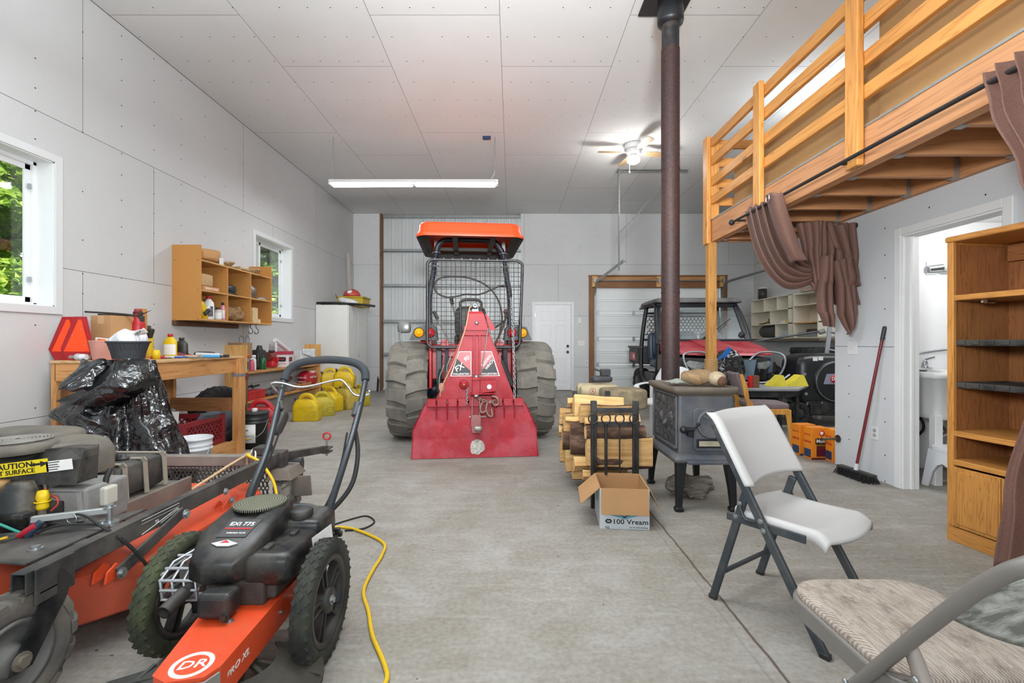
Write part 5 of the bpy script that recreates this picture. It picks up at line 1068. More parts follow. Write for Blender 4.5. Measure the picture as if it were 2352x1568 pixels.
# crank jack, battery, switch plate, wires
m = W(); m.bar((-1.72,1.66,.525),(-1.55,1.79,.512),.018,.022); m.build('crank_arm', galv, T4, .002); m = W(); m.tube([(-1.55,1.79,.45),(-1.55,1.79,.53)],.011,12).tube([(-1.55,1.79,.455),(-1.55,1.79,.468)],.03,14); hexbolt(m,(-1.55,1.79,.52),(0,0,1),.014,.014); m.build('crank_screw', steel, T4)
m = W(); m.cb((-1.735,1.65,.545),(.04,.05,.018)); m.build('crank_knob', blackp, T4, .004)
m = W(); m.tube([(-1.63+.018*cos(R(a)),1.72,.505+.018*sin(R(a))) for a in range(0,360,30)],.002,5,True); m.build('lock_ring', steel, T4)
W().box(-1.86,-1.62,1.68,1.79,.36,.46).build('battery', blackp, T4, .006)
m = W(); m.at((-ox,-oy,0)).prism([(-2.1,1.42),(-1.78,1.56),(-1.74,1.7),(-1.93,1.66),(-2.12,1.56)],.463,.469); m.build('switch_plate', frameb, T4, .002)
m = W(); m.at((-1.9-ox,1.545-oy,.47)).lathe([(0,0),(.04,0),(.042,.006),(.03,.008),(0,.009)],24); o = m.build('key_switch', darkgrey, T4); m = W(); m.tube([(-1.9,1.545,.478),(-1.9,1.545,.51)],.003,6); m.build('key', steel, o)
m = W(); m.bar((-1.99,1.5,.4705),(-1.86,1.56,.4705),.03,.002); m.build('plate_decal', lblw, T4); m = W(); m.box(-1.975,-1.95,1.58,1.6,.47,.54).cb((-1.975,1.59,.54),(.07,.03,.015)); m.build('choke_lever', mat('lever_grey','#8d8d8a',.5,.3), T4, .003)
for nm, col, pts in (('wire','#2f8a7c',[(-2.08,1.66,.55),(-1.98,1.67,.545),(-1.88,1.68,.51),(-1.8,1.69,.47),(-1.72,1.66,.465)]),('wire','#2f8a7c',[(-2.1,1.55,.53),(-2.05,1.55,.5),(-2.02,1.56,.46)]),('battery_cable','#1b1b1c',[(-1.98,1.72,.52),(-1.88,1.74,.525),(-1.79,1.73,.505),(-1.745,1.69,.47)]),('clip','#b01f33',[(-1.76,1.66,.465),(-1.73,1.655,.485),(-1.70,1.66,.505)]),('clip','#2a3a4d',[(-1.73,1.66,.465),(-1.71,1.66,.49),(-1.69,1.67,.515)]),('wire','#c9a72a',[(-1.79,1.62,.465),(-1.775,1.61,.475),(-1.755,1.615,.48)])):
    m = W(); m.tube(smooth_path(pts,5), .012 if nm in ('clip','battery_cable') else .005, 8); m.build(nm, mat('wire_'+col[1:],col,.45), T4)
m = W(); m.tube(smooth_path([(-1.72,1.68,.48),(-1.68,1.71,.52),(-1.6,1.73,.515),(-1.52,1.72,.475),(-1.465,1.74,.42),(-1.43,1.8,.31),(-1.4,1.86,.16),(-1.35,1.88,.04),(-1.3,1.84,.006),(-1.33,1.76,.006),(-1.38,1.78,.006)],6), .0042, 8).tube(smooth_path([(-1.71,1.67,.47),(-1.66,1.69,.49),(-1.58,1.72,.485),(-1.52,1.73,.47),(-1.47,1.76,.41),(-1.435,1.81,.31),(-1.41,1.87,.17)],6), .004, 8); m.split('charger_lead', blkrub, T4)
text('7.5', .016, whl, T4, (-1.474-ox,1.93-oy,.415), (PI/2,0,PI/2)); m = W(); m.box(-1.4745,-1.474,1.85,2.06,.445,.447).box(-1.4745,-1.474,1.85,2.06,.432,.433).bar((-1.4742,1.85,.392),(-1.4742,2.05,.428),.0008,.004,(1,0,0)).bar((-1.4742,1.95,.40),(-1.4742,2.06,.422),.0008,.003,(1,0,0)); m.build('scale_print', whl, T4)
# cords on the floor
m = MB(); m.tube(smooth_path([(-1.61,2.84,.475),(-1.58,2.79,.475),(-1.5,2.77,.44),(-1.41,2.75,.33),(-1.36,2.72,.18),(-1.31,2.75,.03),(-1.22,2.84,.009),(-1.07,2.885,.009),(-.93,2.83,.009),(-.735,2.66,.009),(-.7,2.5,.009),(-.70,2.35,.009),(-.685,2.15,.009),(-.61,1.98,.009),(-.545,1.82,.009),(-.455,1.66,.009),(-.425,1.58,.009),(-.44,1.5,.009),(-.40,1.4,.009)],8), .0085, 10)
tag(m.build('extension_cord', mat('yellow_cord','#e0b91c',.45,0,.04)), 'yellow extension cord running from the brush mower across the concrete', 'cord')
m = MB(); m.tube(smooth_path([(-1.15,2.9,.006),(-1.05,3.02,.006),(-.97,3.08,.006),(-.90,3.02,.006),(-.88,2.95,.006),(-.92,2.87,.006),(-1.02,2.84,.006)],7), .005, 8)
tag(m.build('power_lead', blkrub), 'thin black power lead looped on the floor by the yellow cord end', 'cord')
# ---------------------------------------------------------------- tractor with rear skidding winch
trd = mat('tractor_red', '#a8161f', .35, 0, .1, 4, 0, 60, '#5d1418', .2, 4); navy = mat('navy_frame', '#171d2c', .4, .1, .15, 8, 0, 60, '#5b564e', .15, 6)
wred = mat('winch_red', '#9c1422', .42, 0, .12, 5, .05, 60, '#a5646a', .2, 5, spec=.22); wscr = mat('winch_red_worn', '#a31c2b', .48, 0, .16, 6, .06, 40, '#bd717a', .22, 4, spec=.22)
bigty = mat('worn_tractor_tyre', '#56534f', .9, 0, .14, 6, .3, 40, '#8f897e', .6, 4)
TR = thing('tractor', 'red compact tractor seen from behind, with orange canopy and wide bar-tread rear tyres', 'tractor', (-.36, 4.64, 0), R(5.8))
for sx in (-1, 1):
    m = MB(); wheel_tyre(m, .585, .32, .45, 16, .05, .16, 1.0, 'bent', tw=.55); o = m.build('rear_wheel', bigty, TR, loc=(sx*.735-.02, 1.13, .585))
    o.rotation_euler = (0 if sx > 0 else 0, 0, 0 if sx < 0 else PI)
    q = MB(); disc_x(q, [(0,-.1),(.12,-.1),(.2,-.03),(.29,-.05),(.32,-.19),(.335,-.2),(.335,.2),(.32,.19),(.3,.1),(.25,.06),(.1,.06),(.08,.1),(0,.1)], 32); q.build('rim', mat('rim_cream','#c7b79c',.5,.1), o)
    m = MB(); wheel_tyre(m, .36, .2, .26, 14, .028, .5, .95, 'ag', tw=.45); o = m.build('front_wheel', bigty, TR, loc=(sx*.58, 2.9, .36)); q = MB(); disc_x(q, [(0,-.06),(.1,-.06),(.19,-.1),(.21,-.1),(.21,.1),(.19,.1),(.1,.06),(0,.06)], 24); q.build('rim', mat('rim_cream','#c7b79c',.5,.1), o)
m = MB(); m.cyl((-.72,1.13,.585),(.7,1.13,.585),.09).cb((0,1.1,.62),(.42,.5,.42)).cb((0,2.2,.55),(.36,2.0,.3)); m.build('rear_axle', navy, TR, .02)
m = MB(); m.box(-.5,.46,.86,.92,.72,1.12).box(-.5,.46,.86,1.7,1.09,1.13).box(-.52,-.48,.75,1.7,.62,1.25).box(.44,.48,.75,1.7,.62,1.25).box(-.33,.29,.80,.86,.98,1.06); m.build('rear_panel', trd, TR, .012)
for sx in (-1, 1):
    m = MB(); secs = []
    for a in range(20, 161, 14):
        c_, s_ = cos(R(a)), sin(R(a)); r = .66; secs.append([(sx*.5-.02, 1.13-r*c_, .585+r*s_*1.02),(sx*.6-.02, 1.13-r*c_, .585+r*s_),(sx*.6-.02, 1.13-(r-.02)*c_, .585+(r-.02)*s_),(sx*.5-.02, 1.13-(r-.02)*c_, .585+(r-.02)*s_)])
    m.loft(secs[3:]); m.build('fender', trd, TR, .004)
    # lamp cluster
    x0 = -.565 if sx < 0 else .50
    m = MB(); m.loft([[(x0-.17+(.02 if sx>0 else 0),yy,1.18),(x0+.17-(.02 if sx<0 else 0),yy,1.18),(x0+.17-(.04 if sx<0 else .06),yy,1.33),(x0+.1-(.1 if sx>0 else 0),yy,1.36),(x0-.1+(0 if sx>0 else .1),yy,1.36),(x0-.17+(.04 if sx>0 else .06),yy,1.31)] for yy in (.70,.92)]); o = m.build('lamp_housing', blackp, TR, .02, 3)
    for xx, mm, nm in ((x0+sx*.06, mat('amber_lens','#e79a0c',.2,0,.1,40,.2,120), 'amber_lamp'), (x0-sx*.065, mat('red_lens','#c11722',.18,0,.1,40,.2,120), 'red_lamp')):
        q = MB(); q.at((xx,.698,1.265),(PI/2,0,0)).lathe([(0,.024),(.018,.024),(.02,.018),(.034,.016),(.036,.012),(.048,.01),(.053,0),(0,0)],24); l = q.build(nm, mm, o)
        q = MB(); q.at((xx,.6985,1.265),(PI/2,0,0)).lathe([(.053,-.004),(.06,-.004),(.06,.006),(.053,.006),(.053,-.004)],24); q.build('bezel', blackp, l)
m = MB(); m.rbox((-.82,.95,1.33),(.16,.1,.13),.5,16,10); m.tube(smooth_path([(-.85,.9,1.3),(-.87,.88,1.22),(-.83,.85,1.12),(-.78,.88,1.02)],5),.008,8); m.build('work_lamp', mat('lamp_grey','#6d6e6c',.3,.3), TR)
# roll bar and canopy
rp = lambda s: [(s*.5-.04,1.22,.7),(s*.5-.04,1.22,1.25),(s*.505-.04,1.24,1.72),(s*.465-.04,1.27,2.0),(s*.425-.04,1.30,2.28)]
arch = rp(-1)+[(-.415-.04,1.30,2.36),(-.36-.04,1.3,2.43),(-.26-.04,1.3,2.455),(.18,1.3,2.455),(.29,1.3,2.43),(.345,1.3,2.36)]+rp(1)[::-1]
MB().tube(smooth_path(arch,4), .034, 12).build('roll_bar', navy, TR)
m = MB()
for sx in (-1,1):
    for zz, xx in ((2.12,.445),(2.29,.425)): m.tube([(sx*xx-.075,1.3,zz),(sx*xx-.005,1.3,zz)],.006,6).tube([(sx*xx-.04+.05*cos(R(a)),1.29+.05*sin(R(a)),zz) for a in range(0,360,30)],.006,6,True)
    m.bar((sx*.43-.04,1.27,2.1),(sx*.43-.04,1.3,2.46),.04,.008,(0,1,0))
m.split('canopy_bracket', steel, TR)
cvo = mat('canopy_orange','#f0481a',.35,0,.04,3); cz = 2.36
rr_ = lambda w, dd, r, z: [(x-.04,y+1.34,z) for x,y in rrect(w,dd,r,5)]
m = MB(); m.loft([rr_(1.24,1.42,.14,cz),rr_(1.25,1.43,.14,cz+.012),rr_(1.22,1.40,.14,cz+.05),rr_(1.19,1.37,.13,cz+.075),rr_(1.18,1.36,.13,cz+.14),rr_(1.14,1.32,.12,cz+.165),rr_(.9,1.1,.1,cz+.18)], True, False); m.add(rr_(.9,1.1,.1,cz+.18),[tuple(range(24))]); o = m.build('canopy', cvo, TR)
m = MB(); m.loft([rr_(1.235,1.415,.14,cz-.004),rr_(1.2,1.38,.13,cz+.0),rr_(1.16,1.34,.12,cz+.06),rr_(1.0,1.2,.1,cz+.065)], True, False)
for x in (-.25,.2): m.box(x,x+.06,.75,1.95,cz+.02,cz+.06)
m.box(-.5,.42,1.6,1.66,cz+.02,cz+.06); m.build('canopy_liner', mat('liner_grey','#3b3a38',.7,0,.2,9,.1,90), o)
# seat, levers, wheel, hood
m = MB(); m.rbox((-.03,1.75,1.2),(.44,.42,.14),.4); m.rbox((-.03,1.5,1.42),(.42,.12,.42),.45); m.build('seat', blackp, TR)
MB().tube(smooth_path([(-.165,1.42,1.2),(-.165,1.42,1.62),(-.155,1.42,1.68),(-.1,1.42,1.705),(.05,1.42,1.705),(.1,1.42,1.68),(.11,1.42,1.62),(.11,1.42,1.2)],4),.018,10).build('seat_bar', blackp, TR)
for p, q, r_ in (((-.16,1.7,1.2),(-.27,1.55,1.66),(-.29,1.52,1.76)),((-.3,1.4,1.15),(-.45,1.35,1.45),(-.5,1.34,1.55))):
    m = MB(); m.tube([p,q],.012,8); o = m.build('lever', galv, TR); m = MB(); m.tube([q,r_],.024,10); m.build('lever_grip', blackp, o)
m = MB(); m.tube([(-.03+.19*cos(R(a)),2.25+.1*sin(R(a)),1.42+.16*sin(R(a))) for a in range(0,360,20)],.014,8,True).tube([(-.03,2.25,1.42),(-.03,2.5,1.1)],.02,8); m.build('steering_wheel', blackp, TR)
m = MB(); m.loft([[(x*f-.03,yy,z*g+.75) for x,z in ((-.3,0),(.3,0),(.3,.3),(.22,.4),(-.22,.4),(-.3,.3))] for yy,f,g in ((2.35,1,1),(3.2,.95,.85),(3.35,.85,.7))]); m.build('hood', mat('hood_red','#c23a1c',.35), TR, .02)
m = MB(); m.box(-.5,.45,1.6,2.4,.68,.74); m.build('floor_plate', blackp, TR); m = MB(); m.tube([(-.34,.78,1.14),(-.34,.9,1.14)],.05,14).tube([(.3,.78,1.13),(.3,.9,1.13)],.045,14); m.build('hydraulic_cap', redp, TR)
m = MB()
for sx in (-1,1): m.tube([(sx*.36-.02,.80,.62),(sx*.4-.02,.3,.45)],.03,10).tube([(sx*.36-.02,.85,1.0),(sx*.38-.02,.55,.6)],.018,8).box(sx*.38-.05,sx*.38+.01,.72,.80,.4,1.1)
m.split('lift_arm', navy, TR, bevel=.006)
# winch
WN = thing('skidding_winch', 'red three-point logging winch with triangular tower, wire guard and dozer-like blade behind the tractor', 'winch', (-.36, 4.64, 0), R(5.8))
sec = lambda pts, y, th=.012: None
bl = [(-.622,0.0),(.62,0.0),(.622,.27),(.515,.52),(-.505,.52),(-.622,.27)]
def blade_pt(x, z, d): 
    y = .02*(1-z/.16) if z < .16 else (z-.16)*.28
    y = -.10*(1-z/.17) if z < .17 else (z-.17)*.22
    return (x, y+.10+d, z+.004)
m = MB(); n = 24; rows = [0,.05,.1,.168,.172,.22,.27,.33,.39,.45,.52]
def wid(z): return (-.622,.622) if z <= .27 else (-.622+.117*(z-.27)/.25, .622-.107*(z-.27)/.25)
for dd in (0,.014):
    m.grid(n, len(rows), lambda u,v,dd=dd: blade_pt(wid(rows[round(v*(len(rows)-1))])[0]*(1-u)+wid(rows[round(v*(len(rows)-1))])[1]*u, rows[round(v*(len(rows)-1))], dd), False)
for s in (0,1):
    m.loft([[blade_pt(wid(z)[s],z,-.0),blade_pt(wid(z)[s]+(.012 if s else -.012),z,-.02),blade_pt(wid(z)[s]+(.012 if s else -.012),z,.05),blade_pt(wid(z)[s],z,.05)] for z in rows])
m.build('blade', wscr, WN)
m = MB()
xs_ = [-.5,-.395,-.285,-.18,-.07,.05,.18,.285,.395,.505]
for a, b in zip(xs_, xs_[1:]): m.loft([[(a+.006,.125,.50),(b-.006,.125,.50),(b-.006,.20,.50),(a+.006,.20,.50)],[(a+.006,.135,.575),(b-.006,.135,.575),(b-.006,.2,.575),(a+.006,.2,.575)]])
m.split('log_stop', wred, WN, bevel=.005)
m = MB()
for x in (-.395,-.285,-.18,.2,.30,.405): m.loft([[(x-.005,.12,.52),(x+.005,.12,.52),(x+.005,.18,.52),(x-.005,.18,.52)],[(x-.005,.085,.50),(x+.005,.085,.50),(x+.005,.17,.5),(x-.005,.17,.5)],[(x-.005,.125,.37),(x+.005,.125,.37),(x+.005,.15,.37),(x-.005,.15,.37)]])
m.split('rib', wred, WN)
m = MB(); m.at((.02,.053,.10),(R(59.5),0,0),(1,1.1,1)).lathe([(0,.002),(.07,.0015),(.075,0)],20); 
def jag(o):
    for v in o.data.vertices: v.co.x += nz(v.co,30)*.02; v.co.z += nz(v.co+V((3,0,0)),30)*.015
o = m.build('bare_patch', mat('bare_steel','#a7a19a',.5,.3,.5,60), WN); jag(o)
ty = .17
tw = [(-.405,.55),(.415,.55),(.14,1.27),(-.115,1.27)]
m = MB(); m.loft([[(x,ty+(z-.55)*.05,z) for x,z in tw],[(x,ty+.012+(z-.55)*.05,z) for x,z in tw]]); 
for s in (0,1): a, b = (tw[0],tw[3]) if s == 0 else (tw[1],tw[2]); m.loft([[(a[0]-.004,ty-.012,a[1]),(a[0]+.006,ty-.012,a[1]),(a[0]+.006,ty+.22,a[1]),(a[0]-.004,ty+.22,a[1])],[(b[0]-.004,ty+.02,b[1]),(b[0]+.006,ty+.02,b[1]),(b[0]+.006,ty+.2,b[1]),(b[0]-.004,ty+.2,b[1])]])
m.build('tower', wred, WN)
m = MB(); m.bar((-.012,ty-.012,.82),(-.012,ty+.014,1.26),.02,.03,(0,1,0)).bar((.048,ty-.012,.82),(.048,ty+.014,1.26),.02,.03,(0,1,0)); m.split('tower_rib', wred, WN, bevel=.004)
m = MB(); m.loft([[(-.10,.13,1.28),(.14,.13,1.28),(.14,.3,1.28),(-.10,.3,1.28)],[(-.085,.13,1.45),(.09,.13,1.45),(.1,.28,1.45),(-.085,.28,1.45)],[(-.07,.14,1.475),(.07,.14,1.475),(.07,.26,1.475),(-.07,.26,1.475)]]); m.loft([[(.1,.12,1.45),(.13,.12,1.43),(.21,.12,1.29),(.15,.12,1.28)],[(.1,.16,1.45),(.13,.16,1.43),(.21,.16,1.29),(.15,.16,1.28)]]).bar((-.12,.17,1.275),(.14,.17,1.275),.01,.1,(0,0,1)); m.build('sheave_box', wred, WN, .006)
m = MB(); m.ball((.015,.128,1.355),.022,16,10); hexbolt(m,(-.05,.2,1.475),(0,0,1),.01,.012); m.build('pivot_pin', steel, WN)
m = MB(); m.at((0,.22,1.54),(PI/2,0,0)).lathe([(.006,-.012),(.03,-.012),(.024,0),(.03,.012),(.006,.012),(.006,-.012)],20); m.at().box(-.03,.03,.205,.235,1.47,1.5).tube([(.03,.22,1.47),(.03,.22,1.56)],.004,6); m.build('guide_pulley', steel, WN)
m = MB(); m.tube(smooth_path([(-.03,.2,1.53),(-.06,.14,1.5),(-.1,.1,1.3),(-.2,.1,1.0),(-.33,.12,.72),(-.36,.14,.6)],5),.006,6); m.build('trip_rope', ropew, WN)
# decals
wb_ = lambda poly, y, mm, nm: MB().loft([[(x,ty+(z-.55)*.05-y,z) for x,z in poly],[(x,ty+(z-.55)*.05-y-.0008,z) for x,z in poly]]).build(nm, mm, WN)
wb_([(-.258,.805),(-.04,.805),(-.04,1.062),(-.167,1.062)], .001, whl, 'decal'); wb_([(-.245,.81),(-.045,.81),(-.045,1.056),(-.163,1.056)], .002, mat('decal_red','#a5252c',.4), 'decal'); wb_([(-.241,.815),(-.048,.86),(-.190,.99)], .003, blkl, 'decal'); wb_([(-.241,.815),(-.048,.815),(-.048,.862)], .003, blkl, 'decal')
wb_([(.045,.805),(.258,.805),(.172,1.062),(.045,1.062)], .001, whl, 'decal'); wb_([(.05,.81),(.246,.81),(.168,1.056),(.05,1.056)], .002, mat('decal_red','#a5252c',.4), 'decal'); wb_([(.05,.84),(.05,.815),(.24,.815),(.185,.995)], .003, blkl, 'decal')
tl = lambda z: ty+(z-.55)*.05-.005
text('FX', .085, whl, WN, (-.165,tl(.89),.89), (PI/2,R(-35),0), shear=.2); text('90', .06, whl, WN, (-.09,tl(.99),.985), (PI/2,R(-35),0), shear=.2)
text('SKIDDING', .04, whl, WN, (.118,tl(.95),.965), (PI/2,R(-52),0), sx=.8); text('WINCH', .042, whl, WN, (.15,tl(.9),.925), (PI/2,R(-52),0), sx=.85)
text('WALLENSTEIN', .026, whl, WN, (-.145,tl(.825),.828), (PI/2,0,0), sx=1.0); text('WALLENSTEIN', .026, whl, WN, (.145,tl(.825),.828), (PI/2,0,0), sx=1.0)
# swivel pulley block, hook bracket, choker chain
m = MB(); m.box(-.03,.05,.08,.16,.62,.8).box(-.03,.21,.06,.17,.77,.783).box(-.05,.20,.05,.17,.625,.64).loft([[(.05,.06,.64),(.21,.06,.66),(.21,.06,.77),(.05,.06,.77)],[(.05,.075,.64),(.21,.075,.66),(.21,.075,.77),(.05,.075,.77)]]); m.build('swivel_block', wred, WN, .006)
m = MB(); hexbolt(m,(.14,.06,.705),(0,-1,0),.016,.014); m.tube([(.01,.12,.78),(.01,.12,.82)],.03,14); hexbolt(m,(.01,.1,.62),(0,-1,0),.014,.02); m.build('swivel_bolt', steel, WN)
m = MB(); m.at((-.115,.16,.72),(PI/2,0,0)).lathe([(0,.03),(.02,.03),(.022,.02),(.045,.018),(.05,.0),(0,0)],20); m.build('snatch_roller', wred, WN); m = MB(); m.ball((-.115,.128,.72),.013,12,8); m.build('roller_pin', mat('brass','#b49a57',.4,.7), WN)
m = MB(); m.box(-.04,-.026,.06,.14,.30,.60).box(.036,.05,.06,.14,.30,.60).box(-.045,.055,.05,.13,.30,.42).loft([[(-.03,.03,.245),(.05,.03,.245),(.04,.12,.245),(-.03,.12,.245)],[(-.04,.05,.30),(.055,.05,.30),(.055,.12,.30),(-.04,.12,.30)]]); m.build('hook_bracket', mat('worn_bracket','#a5474b',.5,.1,.15,14,0,60,'#8f8984',.5,9), WN, .005)
m = MB(); m.rbox((.025,.03,.29),(.085,.06,.05),.5,14,8); hexbolt(m,(-.05,.09,.395),(-1,0,0),.012,.012); m.tube([(.055,.1,.395),(.1,.1,.395)],.008,8).ball((.1,.1,.395),.014,10,6); m.build('tow_stub', mat('stub_steel','#a8a09a',.45,.5), WN)
m = MB(); chain(m, smooth_path([(-.08,.11,.68),(-.085,.11,.6),(-.085,.12,.52)],4),.03,.004,.018); m.build('pin_chain', steel, WN)
hk = mat('rusty_hook','#8c6a63',.5,.4,.25,20)
m = MB()
for pts in ([(.08,.06,.56),(.05,.05,.5),(.06,.04,.45),(.1,.04,.46),(.11,.05,.52),(.16,.05,.56)],[(.12,.05,.55),(.11,.04,.48),(.13,.04,.42),(.17,.04,.41),(.16,.05,.48)],[(.17,.06,.61),(.22,.05,.59),(.23,.05,.53),(.19,.05,.52),(.17,.05,.57)]): m.tube(smooth_path(pts,5),.013,8)
chain(m, smooth_path([(.02,.1,.6),(.07,.05,.57),(.13,.04,.55),(.19,.05,.56)],5),.045,.007,.028); m.build('choker_hook', hk, WN)
m = MB(); m.tube(smooth_path([(.13,.13,1.3),(.10,.08,1.1),(.07,.09,.9),(.055,.1,.79)],5),.005,8); m.build('winch_cable', mat('cable_steel','#8d8a85',.5,.6), WN)
m = MB(); chain(m, [(.39,.3,1.62),(.40,.25,1.3),(.41,.2,.9),(.41,.15,.57)],.042,.0052,.026); m.build('hanging_chain', steel, WN)
m = MB(); chain(m, smooth_path([(.2,.26,1.0),(.25,.24,.9),(.32,.2,.72),(.36,.2,.58)],5),.04,.006,.028); m.build('brass_chain', mat('brass_chain','#a59c86',.4,.6), WN); m = MB(); m.tube([(.28,.25,.96),(.39,.24,.7)],.032,10); m.build('rubber_sleeve', blkrub, WN)
m = MB()
for q in ((-.24,.78),(-.32,.66)): m.tube(smooth_path([(q[0],.22,q[1]+.26),(q[0]-.05,.2,q[1]+.12),(q[0]-.04,.18,q[1])],5),.004,6)
m.build('rope_tie', mat('green_rope','#7c9a86',.8), WN); m = MB(); m.ball((-.345,.18,.69),(.03,.03,.05),12,8,lambda v: v+V((nz(v,60)*.015,)*3)); m.build('rope_knot', mat('pink_rope','#b7826f',.9,0,.3,60), WN)
# mesh guard
fx0, fx1, fz0, fz1, gy = -.515, .535, 1.10, 2.075, .50
fr = []
for cx_, cz_, a0 in ((fx1-.07,fz1-.07,0),(fx0+.07,fz1-.07,90),(fx0+.07,fz0+.06,180),(fx1-.1,fz0+.06,270)):
    for a in range(0,91,18): fr.append((cx_+.07*cos(R(a0+a)), gy, cz_+.07*sin(R(a0+a))*(.85)))
fr = [(x-(.03 if (z < 1.8 and x > .3 and False) else 0), y, z) for x,y,z in fr]
MB().tube(fr, .017, 10, True).build('guard_frame', blackpp, WN)
m = MB(); k = 0; x = fx0+.045
while x < fx1-.02: m.tube([(x,gy,fz0+.0),(x+.004*sin(k),gy,fz1)],.0033,6); x += .0535; k += 1
z = fz0+.05
while z < fz1-.02: m.tube([(fx0,gy+.005,z),(fx1-.005,gy+.005,z)],.0033,6); z += .0492
m.build('guard_mesh', blackpp, WN)
b = MB()
for k in range(10): hexbolt(b,(fx0+.08+k*.098,gy-.016,fz1-.002),(0,-1,0),.006,.006)
b.build('guard_bolt', blackpp, WN)
m = MB(); m.bar((-.3,gy+.03,1.1),(-.3,.2,.7),.04,.02).bar((.34,gy+.03,1.1),(.34,.2,.7),.04,.02); m.build('guard_stay', navy, WN)
hz_ = mat('hose_brown','#2c2420',.6,0,.2)
m = MB(); m.tube(smooth_path([(.27,.55,1.2),(.31,.55,1.42),(.27,.55,1.62),(.15,.55,1.78),(-.05,.54,1.87),(-.25,.54,1.885),(-.39,.54,1.86),(-.44,.54,1.78),(-.41,.54,1.70),(-.3,.54,1.655),(-.18,.54,1.67),(-.1,.54,1.69),(.05,.54,1.69),(.18,.55,1.74),(.28,.55,1.785),(.38,.55,1.79),(.41,.55,1.75),(.4,.55,1.65),(.38,.55,1.5),(.34,.55,1.4),(.2,.5,1.3)],7),.0095,8); m.build('hose', hz_, WN)
m = MB(); m.tube(smooth_path([(.36,.56,1.5),(.33,.56,1.35),(.26,.5,1.2),(.2,.4,1.1)],5),.011,8).ball((.355,.56,1.5),(.03,.025,.03),10,8); m.build('hose', mat('hose_rust','#4b2f28',.7), WN)
# ---------------------------------------------------------------- wood stove and flue
iron = mat('cast_iron', '#50555e', .48, .25, .1, 7, .1, 140, '#76716b', .35, 6); ironb = mat('cast_iron_black', '#1d1e21', .4, .2, .15, 8)
S = thing('wood_stove', 'freestanding dark cast iron wood stove on four tall legs', 'stove', (1.335, 3.5, 0))
x0, x1, y0, y1 = -.185, .195, -.31, .25
m = MB(); m.loft([[(x0,y0,.385),(x1,y0,.385),(x1,y1,.385),(x0,y1,.385)],[(x0,y0,.80),(x1,y0,.80),(x1,y1,.80),(x0,y1,.80)]]); m.build('body', iron, S, .016, 3)
m = MB(); e = .035
def ring(f, z): return [(x,y+(-.03),z) for x,y in rrect((x1-x0)+2*f, (y1-y0)+2*f, .03, 4)]
m.loft([ring(.0,.785),ring(.012,.80),ring(.03,.812),ring(.035,.825),ring(.035,.845),ring(.03,.85),ring(.02,.848),ring(.015,.84)], True); m.build('top_plate', mat('stove_top','#57514a',.6,.2,.12,8,.1,90,'#7d6f60',.45,5), S)
m = MB(); m.loft([ring(.03,.335),ring(.035,.345),ring(.035,.362),ring(.01,.385),ring(.0,.39)], True); m.box(x0+.03,x1-.02,y0-.10,y0-.02,.34,.362); m.build('base_skirt', iron, S, .006)
def leg(m, cx_, cy_, sx, sy):
    secs = []
    for z,w,o in ((.36,.036,0),(.30,.032,.004),(.15,.024,.016),(.03,.02,.022),(.02,.03,.022),(.0,.026,.022)): secs.append([(cx_+sx*o+a*w, cy_+sy*o+b*w, z) for a,b in ((-1,-1),(1,-1),(1,1),(-1,1))])
    m.loft(secs); m.tube([(cx_+sx*.022,cy_+sy*.022,.0),(cx_+sx*.022,cy_+sy*.022,.022)],.03,14); return m
for sx, sy in ((-1,-1),(1,-1),(-1,1),(1,1)): leg(MB(), (x0+.02 if sx<0 else x1-.03), (y0+.02 if sy<0 else y1+.05), sx, sy).build('leg', ironb, S, .006)
# relief panel on the left side
def rel(u, v):
    y = y0+.04+(y1-y0-.07)*u; z = .44+.33*v; n = nz((y*9,z*9,1),1)*.012+nz((y*28,z*28,5),1)*.010
    h = max(0,n)+.004*abs(nz((y*60,z*60,2)))
    for yc,zc,ry,rz_ in ((-.16,.60,.035,.06),(.05,.6,.035,.055),(-.05,.56,.02,.04)):
        d_ = ((y-yc)/ry)**2+((z-zc)/rz_)**2
        if d_ < 1: h += .02*math.sqrt(1-d_)
    h += .012*max(0,sin(z*34+nz((y*12,z*6,3))*3))*(z > .66)
    return (x0-.002-h, y, z)
relm = mat('relief_iron', '#3b3d43', .42, .4, .2, 30, .3, 200, '#8c8a88', .3, 30)
m = MB(); m.grid(60,48,rel,True); m.build('relief_panel', relm, S)
m = MB(); 
for a in ((y0+.02,y1-.01,.41,.43),(y0+.02,y1-.01,.775,.79),(y0+.02,y0+.04,.41,.79),(y1-.03,y1-.01,.41,.79)): m.box(x0-.014,x0,a[0],a[1],a[2],a[3])
m.build('panel_frame', iron, S, .005)
m = MB(); m.at((.045,y0-.002,.56),(PI/2,0,0)).prism(rrect(.27,.3,.035,5),0,.014); o = m.build('door', iron, S, .006, 3)
m = MB(); m.at((.03,y0-.016,.60),(PI/2,0,0)).lathe([(0,.012),(.082,.012),(.085,.02),(.097,.02),(.101,.012),(.104,.0),(0,0)],40); m.at().box(.0,.012,y0-.03,y0-.02,.55,.65).bar((.0,y0-.03,.635),(-.03,y0-.03,.66),.014,.02,(0,1,0)); m.build('round_panel', iron, o, .002)
m = MB(); m.box(-.07,.135,y0-.022,y0-.012,.435,.495); m.build('window_frame', ironb, o, .004); B(-.055,.12,y0-.0235,y0-.02,.447,.483).build('mica_window', mat('mica','#a59d88',.35,0,.25,18), o)
m = MB(); m.tube([(-.165,y0-.05,.56),(-.10,y0-.05,.57)],.012,10).ball((-.17,y0-.05,.565),.026,14,10).box(-.135,-.1,y0-.045,y0-.0,.515,.575).tube([(-.09,y0-.035,.575),(-.06,y0-.03,.6)],.008,8).ball((-.065,y0-.035,.6),.012,10,8); m.build('latch_handle', ironb, o, .003)
m = MB()
